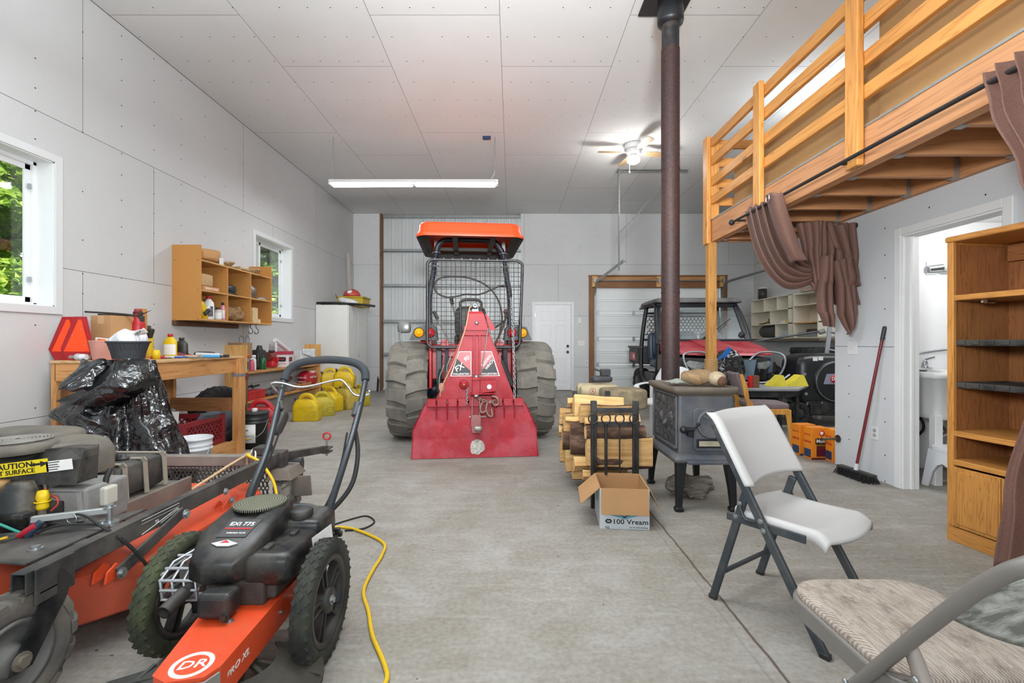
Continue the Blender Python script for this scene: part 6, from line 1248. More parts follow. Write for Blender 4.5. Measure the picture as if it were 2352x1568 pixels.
for z in (.62,.50): m.box(.165,.2,y0-.016,y0,z-.012,z+.012).tube([(.185,y0-.018,z-.02),(.185,y0-.018,z+.02)],.008,8)
m.tube([(.13,y0-.025,.615),(.165,y0-.02,.615)],.01,8); m.build('hinge', ironb, S, .002)
rust = NT('rusty_flue'); n1 = rust.noise(2.2, rust.mapping((1.5,1.5,.7)), 6, .65, .5); n2 = rust.noise(60, None, 3)
cc = rust.ramp(n1, [(.3,lin('#1f1618')),(.5,lin('#291718')),(.62,lin('#331b18')),(.72,lin('#2b2126'))]); cc = rust.mix(.05, cc, rust.ramp(n2,[(.4,(.02,.015,.015,1)),(.6,(.4,.2,.14,1))])); rust.fin(cc, .62); rust.b.inputs['Metallic'].default_value = .15; rust.bump(n2,.04,.001)
FL = thing('flue_pipe', 'tall rusty brown stove pipe rising from behind the stove to the ceiling', 'stove pipe', (1.393, 4.07, 0))
m = MB(); m.tube([(0,0,.62),(0,0,1.6)],[.077,.077],36).tube([(0,0,1.59),(0,0,2.68)],.0775,36).tube([(0,0,2.66),(0,0,3.72)],.0785,36); m.tube([(0,0,1.585),(0,0,1.60)],.0795,36).tube([(0,0,2.665),(0,0,2.68)],.0805,36); m.tube([(0,0,.60),(0,-.03,.58),(0,-.14,.58)],[.078,.078,.078],24); m.build('pipe', rust.m, FL)
m = MB(); m.tube([(0,0,3.70),(0,0,4.0)],.074,36); m.build('upper_pipe', mat('flue_black','#1f1f21',.55,.2,.2,12,0,60,'#6d5d52',.2,9), FL)
m = MB(); m.lathe([(.074,3.93),(.108,3.95),(.112,3.97),(.112,4.06),(.105,4.08),(.105,4.21),(0,4.21)],32); m.build('collar', ironb, FL); B(-.21,.2,-.25,.27,4.2,4.219).build('ceiling_plate', mat('plate_black','#201c1c',.55,.1), FL, .002)
# things on and under the stove
fur = NT('brown_fur'); f1 = fur.noise(6, None, 5, .7, 1); f2 = fur.noise(150, fur.mapping((1,4,1)), 3); c_ = fur.ramp(f1,[(.3,lin('#6e5434')),(.5,lin('#a07d52')),(.65,lin('#b99f7c')),(.75,lin('#8f8478'))]); c_ = fur.mix(.25,c_,fur.ramp(f2,[(.35,(.05,.035,.02,1)),(.7,(.7,.6,.45,1))])); fur.fin(c_,.95); fur.bump(f2,.9,.01)
t = thing('fur_plush', 'tan and brown furry bundle lying on the stove top', 'plush', (1.37, 3.33, .851), R(-6))
m = MB(); m.ball((-.02,.03,.058),(.125,.07,.06),30,16,lambda v: V((v.x,v.y,max(.0,v.z)))+V((0,0,.012*nz(v,14)))); m.build('body', fur.m, t)
m = MB(); m.ball((.085,-.045,.05),(.058,.07,.052),24,14,lambda v: V((v.x,v.y,max(.0,v.z)))); m.build('head', mat('pale_fur','#a8977e',.95,0,.2,60,.8,160), t); m = MB(); m.ball((.1,-.105,.036),(.034,.022,.034),16,10); m.build('nose_patch', mat('dark_fur','#5a3d2c',.9,0,.2,60,.5,150), t); m = MB(); m.ball((.145,-.02,.06),(.012,.025,.04),12,8); m.build('ear', mat('dark_fur2','#3f3a38',.9), t)
t = thing('cloth', 'folded pale green cloth tucked beside the furry bundle on the stove', 'cloth', (1.22, 3.42, .851), R(8)); m = MB(); m.grid(18,10,lambda u,v: (-.07+.16*u,-.05+.1*v,.012+.022*sin(u*3)*sin(v*PI)+.008*nz((u*5,v*5,0))),True); m.build('cloth', mat('sage_cloth','#8c8f84',.9,0,.1,20), t, 0, solid=.012)
t = thing('rope_knot', 'frayed pinkish rope end lying at the right rear of the stove top', 'rope', (1.485, 3.46, .851)); m = MB()
for k in range(7): m.tube(smooth_path([(-.05,.04,.012+.004*k),(0,.0+.012*k-.04,.02+.006*(k%3)),(.05,-.02+.008*k,.012),(.06-.01*k,.03,.016)],5),.008,7)
m.build('rope', mat('pink_rope2','#b08e7a',.9,0,.2,80), t)
drift = NT('driftwood'); d1 = drift.noise(5, drift.mapping((1,3,6)), 7, .7, 1.5); drift.fin(drift.ramp(d1,[(.3,lin('#4a443c')),(.5,lin('#8d857a')),(.7,lin('#b3ada4'))]),.85); drift.bump(d1,1,.03)
t = thing('driftwood', 'gnarled grey driftwood chunk on the concrete under the stove', 'driftwood', (1.34, 3.5, 0), R(-14))
m = MB(); m.ball((0,0,.07),(.17,.09,.08),44,24,lambda v: V((v.x*(1+.3*(v.z-.07)/.08),v.y,max(0,v.z+.035*nz(v,16)+.02*nz(v,35))))+V((.03*nz(v+V((3,0,0)),12),.03*nz(v,14),0))); m.build('chunk', drift.m, t)
# ---------------------------------------------------------------- log rack, fire tools and logs
LR = thing('log_rack', 'black steel firewood rack with crossbars at both ends', 'log rack', (.7, 3.66, 0))
def rk(yy, xa, xb, zt, zc):
    m = MB(); m.box(xa-.02,xa+.02,yy-.018,yy+.018,.0,zt).box(xb-.02,xb+.02,yy-.018,yy+.018,.0,zt); m.split('upright', blackpp, LR, bevel=.003)
    m = MB()
    for z in zc: m.box(xa,xb,yy-.014,yy+.014,z-.016,z+.016)
    m.split('crossbar', blackpp, LR, bevel=.002)
rk(-.41, -.125, .168, .748, (.682,.585,.14)); rk(.40, -.145, .142, .733, (.672,.14))
m = MB(); m.box(-.10,-.08,.385,.415,.14,.66).box(.075,.095,.385,.415,.14,.66); m.split('rear_bar', blackpp, LR, bevel=.002)
m = MB(); m.box(-.14,-.11,-.41,.40,.06,.09).box(.12,.15,-.41,.40,.06,.09); m.split('base_rail', blackpp, LR, bevel=.002)
for i, x in enumerate((-.135,-.045,.05,.15)):
    t = thing('fire_tool', ['black ring-handled fire tool hanging before the left front post of the log rack','black ring-handled poker with thick shaft, second from the left on the log rack','black ring-handled fire tool with thin shaft, third from the left on the log rack','black ring-handled fire tool hanging before the right front post of the log rack'][i], 'fire tool', (.7+x, 3.22, 0), 0, 'fire tools on the log rack')
    MB().tube([(.031*cos(R(a)),0,.628+.034*sin(R(a))) for a in range(0,360,20)],.0055,8,True).build('ring_handle', blackpp, t)
    MB().tube([(0,0,.595),(0,0,.24)],[.011 if i == 1 else .006]*2,8).build('shaft', blackpp, t)
endg = NT('split_wood'); g1 = endg.noise(2, endg.mapping((1.2,22,22)), 4, .6, .5); g2 = endg.noise(3, None, 4); endg.fin(endg.mix(endg.ramp(g2,[(.4,(0,0,0,1)),(.7,(1,1,1,1))]), endg.ramp(g1,[(.3,lin('#c79a5e')),(.55,lin('#e0bb80')),(.75,lin('#edd3a0'))]), endg.ramp(g1,[(.3,lin('#b57d45')),(.6,lin('#d6a469'))])),.8); endg.bump(g1,.4,.01); SPL = endg.m
bk = NT('log_bark'); b1 = bk.noise(7, bk.mapping((1,3,3)), 7, .7, 1); bk.fin(bk.ramp(b1,[(.3,lin('#3a2a20')),(.5,lin('#6d5140')),(.7,lin('#8d7464'))]),.9); bk.bump(b1,1,.025); BRK = bk.m
lr_ = random.Random(11)
def log(x, y, z, L, r, kind, label, roll=0):
    t = thing('log', label, 'log', (x, y, z), (R(lr_.uniform(-4,4)),R(lr_.uniform(-3,3)),R(lr_.uniform(-6,6))), 'firewood in the log rack')
    if kind == 'round':
        m = MB(); pts = [(-L/2+L*k/6, .004*nz((k,y*9,z*9)), .004*nz((k,z*9,3))) for k in range(7)]; m.tube(pts,[r*(1+.07*nz((k,x*9,z*7))) for k in range(7)],22,False,False); m.build('bark', BRK, t)
        m = MB(); m.tube([(-L/2-.001,0,0),(L/2+.001,0,0)],r*.93,22); m.build('wood', SPL, t)
    else:
        n = {'quarter':(0,90),'half':(0,180),'wedge':(0,70)}[kind]; a0 = roll; arc = [(r*cos(R(a0+n[0]+(n[1]-n[0])*k/8)), r*sin(R(a0+n[0]+(n[1]-n[0])*k/8))) for k in range(9)]
        cy_ = sum(p[0] for p in arc)/11; cz_ = sum(p[1] for p in arc)/11
        sh = lambda k,p: (-L/2+L*k/5, p[0]-cy_+.013*nz((k*.8+y*7,p[0]*14+x*9,z*5)), p[1]-cz_+.013*nz((k*.8+5+z*7,p[1]*14,y*5)))
        core = [(0,0)]+[(p[0]*.96,p[1]*.96) for p in arc]; m = MB(); m.loft([[sh(k,p) for p in core] for k in range(6)]); m.build('wood', SPL, t, .004)
        m = MB(); m.loft([[sh(k,p) for p in arc+[(p[0]*.97,p[1]*.97) for p in arc[::-1]]] for k in range(6)],True); m.build('bark', BRK, t)
    return t
LG = [(.795,3.375,.275,.44,.075,'half','reddish dark-sided split log low in the front row, under the big pale log',150),
(.775,3.36,.37,.47,.105,'half','big pale split log with a flat face, large in front row of the rack',-90),
(.75,3.37,.503,.43,.052,'round','dark bark-covered round log above the big pale log in front row',0),
(.735,3.40,.585,.40,.07,'wedge','small pale wedge resting on the dark bark log at the front',-30),
(.72,3.52,.62,.41,.08,'half','pale split log near the top, just behind the front row',-70),
(.69,3.70,.645,.40,.085,'half','pale split log with ragged side lying on top in the middle of the stack',-100),
(.655,3.93,.645,.36,.06,'quarter','pale split log on top at the back of the stack',-50),
(.66,3.56,.49,.42,.09,'quarter','dark rough-barked split log in the second row at mid height',130),
(.66,3.55,.36,.42,.085,'half','brown split log in the second row below the dark rough one',120),
(.68,3.47,.255,.44,.08,'quarter','squared brown split log near the bottom of the second row',-45),
(.72,3.40,.18,.40,.06,'wedge','narrow pale wedge at the bottom front left of the rack',-40),
(.68,3.60,.18,.42,.08,'half','dark split log at the bottom of second row',-85),
(.63,3.74,.52,.42,.08,'half','tan split log in third row under the ragged pale log',-80),
(.62,3.75,.38,.42,.085,'round','dark bark-covered round log in the middle of third row',0),
(.64,3.74,.22,.42,.085,'half','split log at the bottom of third row',-95),
(.61,3.92,.54,.41,.075,'half','pale split log at the back under the top log',-75),
(.61,3.92,.40,.42,.08,'quarter','split log mid height in the back row',-40),
(.62,3.92,.24,.42,.09,'half','split log at the bottom of the back row',-90),
(.59,3.60,.56,.34,.05,'wedge','short reddish splinter log poking out at the left end of the stack',-30)]
for a in LG: log(*a)
# ---------------------------------------------------------------- carton in front of the rack
CB = thing('cardboard_box', 'white printed carton with its flaps open on the floor before the log rack', 'box', (.715, 3.045, 0), R(-5))
w, d, h, k = .15, .17, .25, .004; wh = mat('white_carton','#cdd3d8',.7,0,.03,6)
B(-w,w,-d,d,0,k).build('bottom', card, CB)
for a,nm in (((-w,w,-d,-d+k),'front_wall'),((-w,w,d-k,d),'back_wall'),((-w,-w+k,-d,d),'side_wall'),((w-k,w,-d,d),'side_wall')): B(*a,0,h).build(nm, card, CB)
for a in ((-w-.0012,w+.0012,-d-.0012,-d),(-w-.0012,w+.0012,d,d+.0012),(-w-.0012,-w,-d,d),(w,w+.0012,-d,d)): B(*a,0,h-.001).build('printed_face', wh, CB)
def flap(p, q, ang, L, nm):
    p, q = V(p), V(q); ax = (q-p).normalized(); out = ax.cross(V((0,0,1))); dn = (out*cos(ang)-V((0,0,1))*sin(ang))
    n = out*sin(ang)+V((0,0,1))*cos(ang); m = MB(); c = (p+q)/2; i = .006
    vs = [p+ax*i, q-ax*i, q-ax*i+dn*L, p+ax*i+dn*L]; m.add([tuple(v) for v in vs]+[tuple(v+n*k) for v in vs],[(3,2,1,0),(4,5,6,7),(0,1,5,4),(1,2,6,5),(2,3,7,6),(3,0,4,7)]); return m.build(nm, card, CB)
flap((-w,-d,h),(w,-d,h),R(80),.155,'flap'); flap((w,d,h),(-w,d,h),R(84),.155,'flap'); flap((-w,d,h),(-w,-d,h),R(42),.155,'flap'); flap((w,-d,h),(w,d,h),R(62),.15,'flap')
yy = -d-.0016; fr_ = (PI/2,0,0)
text('100 Vream', .043, blkl, CB, (.035,yy,.045), fr_, sx=1.15); text('Net Wt. 50 lb (22.68 kg)', .011, blkl, CB, (.085,yy,.012), fr_); text('N2', .02, blkl, CB, (-.105,yy,.008), fr_)
m = MB(); m.at((-.098,yy,.048),fr_).prism([(-.022,0),(-.012,.013),(.012,.013),(.022,0),(.012,-.013),(-.012,-.013)],0,.0005); m.build('printed_logo', blkl, CB); text('S&B', .013, whl, CB, (-.098,yy-.001,.048), fr_)
m = MB(); m.at((0,yy,.10),fr_).prism([(-.04,-.008),(0,-.03),(.04,-.008),(.04,.05),(-.04,.05)],0,.0006); m.build('printed_shield', blkl, CB); m = MB(); m.at((0,yy+.0002,.09),fr_).prism([(-.1,.0),(0,-.03),(.1,0),(.1,.014),(-.1,.014)],0,.0004); m.build('printed_band', mat('print_blue','#6fa3b8',.5), CB)
text('EXCEPTIONAL', .0105, whl, CB, (0,yy-.001,.098), fr_); text('STABILITY', .0105, whl, CB, (0,yy-.001,.085), fr_)
m = MB(); m.at((-w-.0014,0,.16),(PI/2,0,PI/2)).prism([(-.08,-.02),(.08,-.06),(.08,.0),(-.08,.06)],0,.0006); m.build('printed_band', mat('print_blue','#6fa3b8',.5), CB)
# ---------------------------------------------------------------- behind the rack
t = thing('fur_perch', 'stool-like pet perch covered in mottled grey-tan fur behind the log rack', 'pet perch', (1.16, 4.85, 0), R(5)); fu2 = mat('mottled_fur','#8d7f66',.95,0,.35,16,.9,140)
MB().rbox((0,0,.575),(.44,.34,.21),.25,28,14).build('cushion', fu2, t); MB().tube([(.04,0,.04),(.04,0,.49)],.065,20).build('post', fu2, t); MB().rbox((0,0,.02),(.4,.36,.04),.2).build('base', fu2, t)
t = thing('air_compressor', 'cream air compressor tank with red logo lying beyond the log rack', 'air compressor', (1.3, 6.9, 0), R(4))
MB().tube([(-.28,0,.43),(-.25,0,.43),(.25,0,.43),(.28,0,.43)],[.06,.1,.1,.06],24).build('tank', mat('tank_cream','#c9bb98',.4,0,.06), t); MB().tube([(-.28,.24,.43),(-.25,.24,.43),(.25,.24,.43),(.28,.24,.43)],[.06,.1,.1,.06],24).build('tank', mat('tank_cream','#c9bb98',.4,0,.06), t)
m = MB(); m.rbox((.06,.1,.60),(.32,.2,.1),.5); m.cb((.12,.1,.70),(.14,.12,.1)); m.cb((.02,.08,.73),(.16,.05,.03),(0,.3,0)); m.build('pump', mat('pump_grey','#4c4c50',.5,.2,.15,9), t, .01)
m = MB()
for x in (-.2,.2): m.box(x-.02,x+.02,-.05,.29,.0,.35)
m.build('stand', blackp, t); m = MB(); m.at((-.12,-.1005,.44),(PI/2,0,0)).lathe([(.04,0),(.046,0),(.046,.001),(.04,.001),(.04,0)],24); m.build('logo_ring', redl, t); text('IR', .05, redl, t, (-.12,-.102,.44), (PI/2,0,0)); text('INGERSOLL RAND', .028, redl, t, (.09,-.102,.43), (PI/2,0,0))
m = MB(); m.tube(smooth_path([(-.05,-.12,.36),(.05,-.14,.34),(.15,-.13,.37),(.2,-.12,.33)],5),.018,8); m.build('hose', whitep2, t)
pc = thing('plastic_chair', 'white moulded plastic armchair half hidden behind the stove and its pipe', 'chair', (1.80, 5.42, 0), R(-38)); pw = mat('chair_plastic','#d9dadb',.4,0,.02)
MB().rbox((0,0,.43),(.44,.44,.035),.25,24,8,lambda v: V((v.x,v.y,v.z+.06*((v.x/.25)**2)))).build('seat', pw, pc)
m = MB(); m.grid(16,14,lambda u,v: ((-.22+.44*u)*(1-.25*max(0,v-.7)/.3*abs(2*u-1)), .2+.10*v-.05*(1-(2*u-1)**2)*0, .44+.42*v-.05*max(0,abs(2*u-1)-.5)*v),True); m.build('backrest', pw, pc, 0, solid=.014)
for s in (-1,1):
    MB().tube(smooth_path([(s*.24,.22,.66),(s*.27,.0,.665),(s*.27,-.2,.655),(s*.26,-.25,.62)],5),.028,10,flat=.4).build('armrest', pw, pc)
    for yy_ in (-.24,.25): m = MB(); m.loft([[(s*(.255+.01*(1-z/.66))+a*.028, yy_*(1+.04*(1-z/.66))+b*.022, z) for a,b in ((-1,-1),(1,-1),(1,1),(-1,1))] for z in (0,.2,.43,.65)]); m.build('leg', pw, pc, .006)
# ---------------------------------------------------------------- side-by-side utility vehicle
U = thing('utility_vehicle', 'red and black open-cab utility vehicle with cargo bed parked before the garage door', 'utility vehicle', (3.19, 8.15, 0), R(-2)); U.scale = (1.13,1.13,1)
ub = mat('utv_black','#232528',.5,0,.12,5,.08,120,'#7a746a',.3,4); ubl = mat('utv_grey_blue','#7d93a8',.3,.2,.06,3); ured = mat('utv_red','#ab2c37',.35,0,.05,3,0,60,'#c2787b',.3,3)
for sx in (-1,1):
    for yy_ in (-.93,.95):
        m = MB(); wheel_tyre(m, .32, .17, .22, 16, .022, .35, .9, 'block', tw=.55); o = m.build('wheel', blkrub, U, loc=(sx*.56,yy_,.32)); o.scale = (1/1.13,1/1.13,1); q = MB(); disc_x(q,[(0,-.06*sx),(.06,-.08*sx),(.15,-.05*sx),(.175,-.1*sx),(.175,.1*sx),(0,.1*sx)],24); q.build('rim', darkgrey, o)
m = MB(); m.box(-.5,.5,-1.1,1.2,.36,.5).box(-.62,.62,-.45,.35,.38,.5); m.box(-.66,-.5,-.3,.4,.4,.62).box(.5,.66,-.3,.4,.4,.62); m.build('chassis', ub, U, .02)
m = MB(); bz, bt = .74, 1.07; m.box(-.68,.68,.55,1.42,bz,bz+.03).box(-.68,-.64,.55,1.42,bz,bt).box(.64,.68,.55,1.42,bz,bt).box(-.68,.68,.55,.59,bz,bt).box(-.68,.68,1.38,1.42,bz,bt).box(-.7,.7,.53,1.44,bt-.03,bt+.01); 
for x in (-.69,.68): m.box(x,x+.01,.7,.74,bz,bt).box(x,x+.01,1.2,1.24,bz,bt)
m.build('cargo_bed', ub, U, .008)
B(-.69,-.682,.9,1.3,.80,.95).build('bed_decal', ured, U); B(-.6915,-.69,.95,1.05,.84,.91).build('bed_label', lblw, U); B(-.695,.695,.542,.546,.80,.95).build('front_decal', ub, U)
m = MB(); m.loft([[(-.64,-.42,1.18),(.64,-.42,1.18),(.64,-.42,1.0),(-.64,-.42,1.0)],[(-.63,-.75,1.12),(.63,-.75,1.12),(.63,-.75,.97),(-.63,-.75,.97)],[(-.58,-1.22,1.02),(.58,-1.22,1.02),(.58,-1.24,.97),(-.58,-1.24,.97)],[(-.42,-1.34,.995),(.42,-1.34,.995),(.42,-1.36,.965),(-.42,-1.36,.965)]]); m.loft([[(-.22,-.43,1.18),(.22,-.43,1.18),(.2,-.43,1.205),(-.2,-.43,1.205)],[(-.2,-1.25,1.02),(.2,-1.25,1.02),(.18,-1.25,1.045),(-.18,-1.25,1.045)]]); m.build('hood', ured, U, .02, 3)
m = MB(); m.loft([[(-.6,-.9,.93),(.6,-.9,.93),(.6,-.9,.55),(-.6,-.9,.55)],[(-.55,-1.25,.93),(.55,-1.25,.93),(.5,-1.22,.6),(-.5,-1.22,.6)],[(-.3,-1.38,.92),(.3,-1.38,.92),(.25,-1.3,.62),(-.25,-1.3,.62)]]); 
for sx in (-1,1): m.loft([[(sx*.4,-.55,.98),(sx*.70,-.55,.96),(sx*.72,-.6,.7),(sx*.5,-.6,.6)],[(sx*.4,-1.22,.9),(sx*.66,-1.15,.86),(sx*.68,-1.1,.72),(sx*.5,-1.1,.6)]])
m.build('front_fascia', ub, U, .02, 3)
m = MB(); m.loft([[(-.08,-1.40,.90),(.3,-1.38,.91),(.28,-1.33,.62),(-.05,-1.34,.62)],[(-.08,-1.33,.90),(.3,-1.3,.91),(.28,-1.28,.62),(-.05,-1.28,.62)]]); m.loft([[(.3,-1.36,.93),(.6,-1.2,.93),(.62,-1.14,.72),(.4,-1.26,.68)],[(.3,-1.3,.93),(.58,-1.1,.93),(.6,-1.08,.72),(.4,-1.2,.68)]]); m.build('front_panel', ubl, U, .01)
for sx in (-1,1): m = MB(); m.loft([[(sx*.32,-1.385,.86),(sx*.5,-1.29,.89),(sx*.55,-1.25,.84),(sx*.46,-1.29,.77),(sx*.33,-1.36,.78)],[(sx*.32,-1.33,.86),(sx*.5,-1.2,.89),(sx*.55,-1.2,.84),(sx*.46,-1.22,.77),(sx*.33,-1.3,.78)]]); m.build('headlamp', mat('headlamp','#b9bcbb',.15,.3,.3,40), U, .006)
m = MB()
for sx in (-1,1): m.tube(smooth_path([(sx*.3,-1.40,.55),(sx*.42,-1.46,.62),(sx*.55,-1.47,.72),(sx*.62,-1.44,.9),(sx*.58,-1.38,1.0),(sx*.35,-1.36,1.01),(sx*.2,-1.40,.9)],5),.013,8)
m.tube(smooth_path([(-.62,-1.44,.66),(-.4,-1.52,.60),(.4,-1.52,.60),(.66,-1.46,.70)],5),.017,8); m.build('brush_guard', mat('guard_silver','#8d949a',.35,.6,.05), U)
cab = mat('cab_frame','#202226',.4,.1,.1,6)
m = MB()
for s in (-1,1):
    m.tube(smooth_path([(s*.66,-.44,1.12),(s*.645,-.3,1.45),(s*.60,-.12,1.77),(s*.57,.0,1.83),(s*.57,.5,1.83),(s*.60,.56,1.65),(s*.66,.56,1.1),(s*.67,.5,.6),(s*.66,.1,.42),(s*.66,-.35,.6),(s*.66,-.44,1.12)],4),.035,8)
m.bar((-.6,.56,1.70),(.6,.56,1.70),.04,.04).bar((-.64,.56,1.2),(.64,.56,1.2),.04,.04).bar((-.58,-.1,1.79),(.58,-.1,1.79),.05,.05); m.build('cab_frame', cab, U, .004)
m = MB(); m.loft([[(x,y,z) for x,y in rrect(1.32*f,.92*g,.12,4,0,.22)] for z,f,g in ((1.83,1.0,1.0),(1.845,1.02,1.02),(1.88,1.0,1.0),(1.915,.9,.88))],True); m.loft([[(-.66,.6,1.83),(-.66,.72,1.81),(-.3,.72,1.86),(-.3,.6,1.87)],[(-.66,.6,1.8),(-.66,.72,1.78),(-.3,.72,1.83),(-.3,.6,1.84)]]); m.build('roof', mat('roof_grey','#4f5052',.55,0,.1,4,0,60,'#8d8a84',.4,4), U)
m = MB(); A, Bq = lambda x: (x,-.455,1.15), lambda x: (x*.92,-.13,1.79)
m.bar(A(-.63),Bq(-.63),.07,.03,(0,1,0)).bar(A(.63),Bq(.63),.07,.03,(0,1,0)).bar(A(-.65),A(.65),.12,.03,(0,1,0)).bar(Bq(-.65),Bq(.65),.07,.03,(0,1,0))
for s in (-1,1): m.ball((s*.56,-.40,1.27),(.05,.03,.06),12,8)
m.build('windshield_frame', cab, U, .008)
m = MB(); m.add([A(-.62),A(.62),Bq(.62),Bq(-.62)],[(0,1,2,3)]); m.build('windshield', glass('utv_glass',(.9,.93,.93,1),.25), U, 0, solid=.005)
m = MB(); m.tube([(-.05,-.46,1.2),(.2,-.42,1.38)],.01,6).tube([(.2,-.43,1.38),(.42,-.35,1.55)],.006,6); m.build('wiper', blkl, U)
hx_ = NT('honeycomb'); vv = hx_.node('ShaderNodeTexVoronoi', feature='DISTANCE_TO_EDGE'); hx_.l.new(hx_.tc(), vv.inputs['Vector'])
m = MB(); pch = .062
m2 = MB()
for r_ in range(6):                                                  # honeycomb screen behind the seats
    for c_ in range(17):
        cx_ = -.53+c_*pch+(pch/2 if r_ % 2 else 0); cz_ = 1.33+r_*pch*.87
        hexo = [(cx_+.0365*cos(R(30+60*k)), .555, cz_+.0365*sin(R(30+60*k))) for k in range(6)]
        for k in range(6): 
            if k < 3: m2.bar(hexo[k], hexo[(k+1)%6], .011, .011, (0,1,0))
m2.bar((-.58,.555,1.65),(.58,.555,1.65),.05,.02).bar((-.6,.555,1.30),(.6,.555,1.30),.05,.02); m2.build('rear_screen', blackp, U)
sv_ = mat('seat_vinyl','#2c3b4b',.35,0,.1,6)
for x in (-.42,.02,.42):
    m = MB(); m.rbox((x,.40,1.06),(.36,.14,.56),.4,20,12); m.rbox((x,.34,1.1),(.26,.1,.4),.4,20,12); o = m.build('seat_back', sv_, U); m = MB(); m.rbox((x,.1,.78),(.38,.5,.16),.4); m.build('seat_base', sv_, U)
m = MB(); m.tube([(-.42+.16*cos(R(a)),-.12+.05*sin(R(a)),1.2+.15*sin(R(a))) for a in range(0,360,20)],.016,8,True).box(-.62,.62,-.42,-.3,.85,1.14); m.build('dashboard', ub, U, .02)
# ---------------------------------------------------------------- low table, trash bag, chocks, reflector
t = thing('low_table', 'low dark table with a light grey top holding the trash bag and yellow chocks', 'table', (3.0, 5.95, 0))
m = MB(); m.prism([(-.55,-.3),(.5,-.3),(.93,.2),(.9,.3),(-.55,.3)],.56,.59); m.build('tabletop', mat('table_grey','#9a9da0',.4,.2,.05), t, .006); m = MB(); m.prism([(-.5,-.25),(.45,-.25),(.85,.2),(.82,.26),(-.5,.26)],.48,.56); m.build('frame', ubl and blackpp, t)
for x,y in ((-.45,-.22),(-.45,.22),(.35,-.15),(.78,.2)): B(x-.02,x+.02,y-.02,y+.02,0,.48).build('leg', blackpp, t)
t = thing('trash_bag', 'full shiny black trash bag with blue tie standing on the low table', 'trash bag', (2.82, 6.05, .591))
m = MB(); m.grid(60,36,lambda u,v: ((lambda a,r: (r*cos(a),r*sin(a)*.8,.46*v+.02*nz((cos(a)*2,sin(a)*2,v*4))))(2*PI*u, lerpk([(0,.12),(.08,.16),(.4,.175),(.75,.15),(.92,.10),(1,.0)],v)*(1+.12*nz((cos(2*PI*u)*1.5,sin(2*PI*u)*1.5,v*3.5),1.5)+.08*nz((cos(2*PI*u)*4,sin(2*PI*u)*4,v*8),1.2)))),True,True); m.build('bag', BAG, t); t.scale = (1.18,1.1,1.05)
m = MB(); m.bar((-.1,-.12,.36),(-.03,-.12,.47),.05,.015,(0,1,0)).bar((-.16,-.12,.33),(-.1,-.12,.37),.03,.015,(0,1,0)); m.build('drawstring', mat('blue_tie','#1c62b0',.4), t, .004)
t = thing('reflector', 'small red and brown reflector block standing on the low table', 'reflector', (3.02, 5.80, .591)); B(-.06,-.02,-.03,.03,0,.145).build('red_lens', mat('refl_red','#d4231c',.25), t, .003); B(-.018,.06,-.035,.03,0,.15).build('housing', mat('refl_brown','#7b4d3c',.5,0,.2,60), t, .003)
def chock(loc, rz, label, s=1):
    t = thing('wheel_chock', label, 'wheel chock', loc, rz, 'yellow wheel chocks')
    m = MB(); m.loft([[(-.13*s,-.09,0),(.13*s,-.09,0),(.085*s,-.07,.14),(.045*s,-.07,.14),(-.02*s,-.08,.08),(-.09*s,-.085,.03)],[(-.13*s,.09,0),(.13*s,.09,0),(.085*s,.07,.14),(.045*s,.07,.14),(-.02*s,.08,.08),(-.09*s,.085,.03)]]); m.build('wedge', mat('chock_yellow','#d9c93e',.5,0,.06,5), t, .006)
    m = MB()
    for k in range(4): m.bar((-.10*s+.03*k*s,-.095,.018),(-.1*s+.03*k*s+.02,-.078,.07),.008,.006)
    m.split('grip_rib', mat('chock_shade_rib','#cdbb36',.5), t)  # ribs in a deeper yellow, shade put into the colour
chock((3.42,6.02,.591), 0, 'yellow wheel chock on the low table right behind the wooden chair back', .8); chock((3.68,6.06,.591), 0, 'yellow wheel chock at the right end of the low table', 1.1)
# ---------------------------------------------------------------- leaf vacuum, tyres, ladder
t = thing('leaf_vacuum', 'big black lawn vacuum with round housing and small wheels at the partition wall edge', 'lawn vacuum', (4.45, 6.5, 0), R(-6)); bv = mat('vac_black','#191b1e',.35,0,.12,6)
m = MB(); m.rbox((.05,.1,.63),(1.12,.62,.74),.35,36,18); m.build('housing', bv, t); m = MB(); m.at((-.03,-.20,.62),(PI/2,0,0)).lathe([(0,.05),(.2,.05),(.24,.04),(.27,.035),(.29,.0),(.29,-.1),(0,-.1)],40); m.build('round_cover', bv, t)
m = MB(); m.tube([(-.03+.265*cos(R(a)),-.243,.62+.265*sin(R(a))) for a in range(0,360,15)],.006,6,True); m.build('rim_ring', mat('rim_light','#6d7278',.3,.3), t)
m = MB(); m.at((-.10,-.252,.66),(PI/2,0,0)).prism([(-.11,-.07),(.16,-.07),(.2,.07),(-.07,.07)],0,.002); o = m.build('badge', mat('badge_dark','#8f8fa0',.4), t); m = MB(); m.at((-.07,-.256,.66),(PI/2,0,0)).lathe([(0,0),(.055,0),(.055,.002),(0,.002)],24); m.build('badge_disc', redl, t); text('DR', .06, whl, t, (-.07,-.26,.66), (PI/2,0,0)); text('ALL-TERRAIN', .05, whl, t, (.26,-.258,.68), (PI/2,0,0))
B(-.32,-.26,-.206,-.2,.90,.95).build('warning_label', lblw, t); B(-.25,-.19,-.206,-.2,.91,.96).build('warning_label', lblw, t)
m = MB()
for x,z in ((-.42,.72),(-.40,.45),(-.2,.33)): hexbolt(m,(x,-.19,z),(0,-1,0),.014,.014)
m.split('housing_bolt', steel, t); m = MB(); m.box(-.66,-.42,-.16,-.06,.43,.53); m.build('red_hitch', mat('vac_red','#b3151b',.4), t, .004)
m = MB(); m.rbox((-.15,-.05,.28),(.55,.3,.2),.4); m.cb((-.3,-.2,.25),(.14,.1,.14)); m.build('engine', ubl and engblk, t, .01)
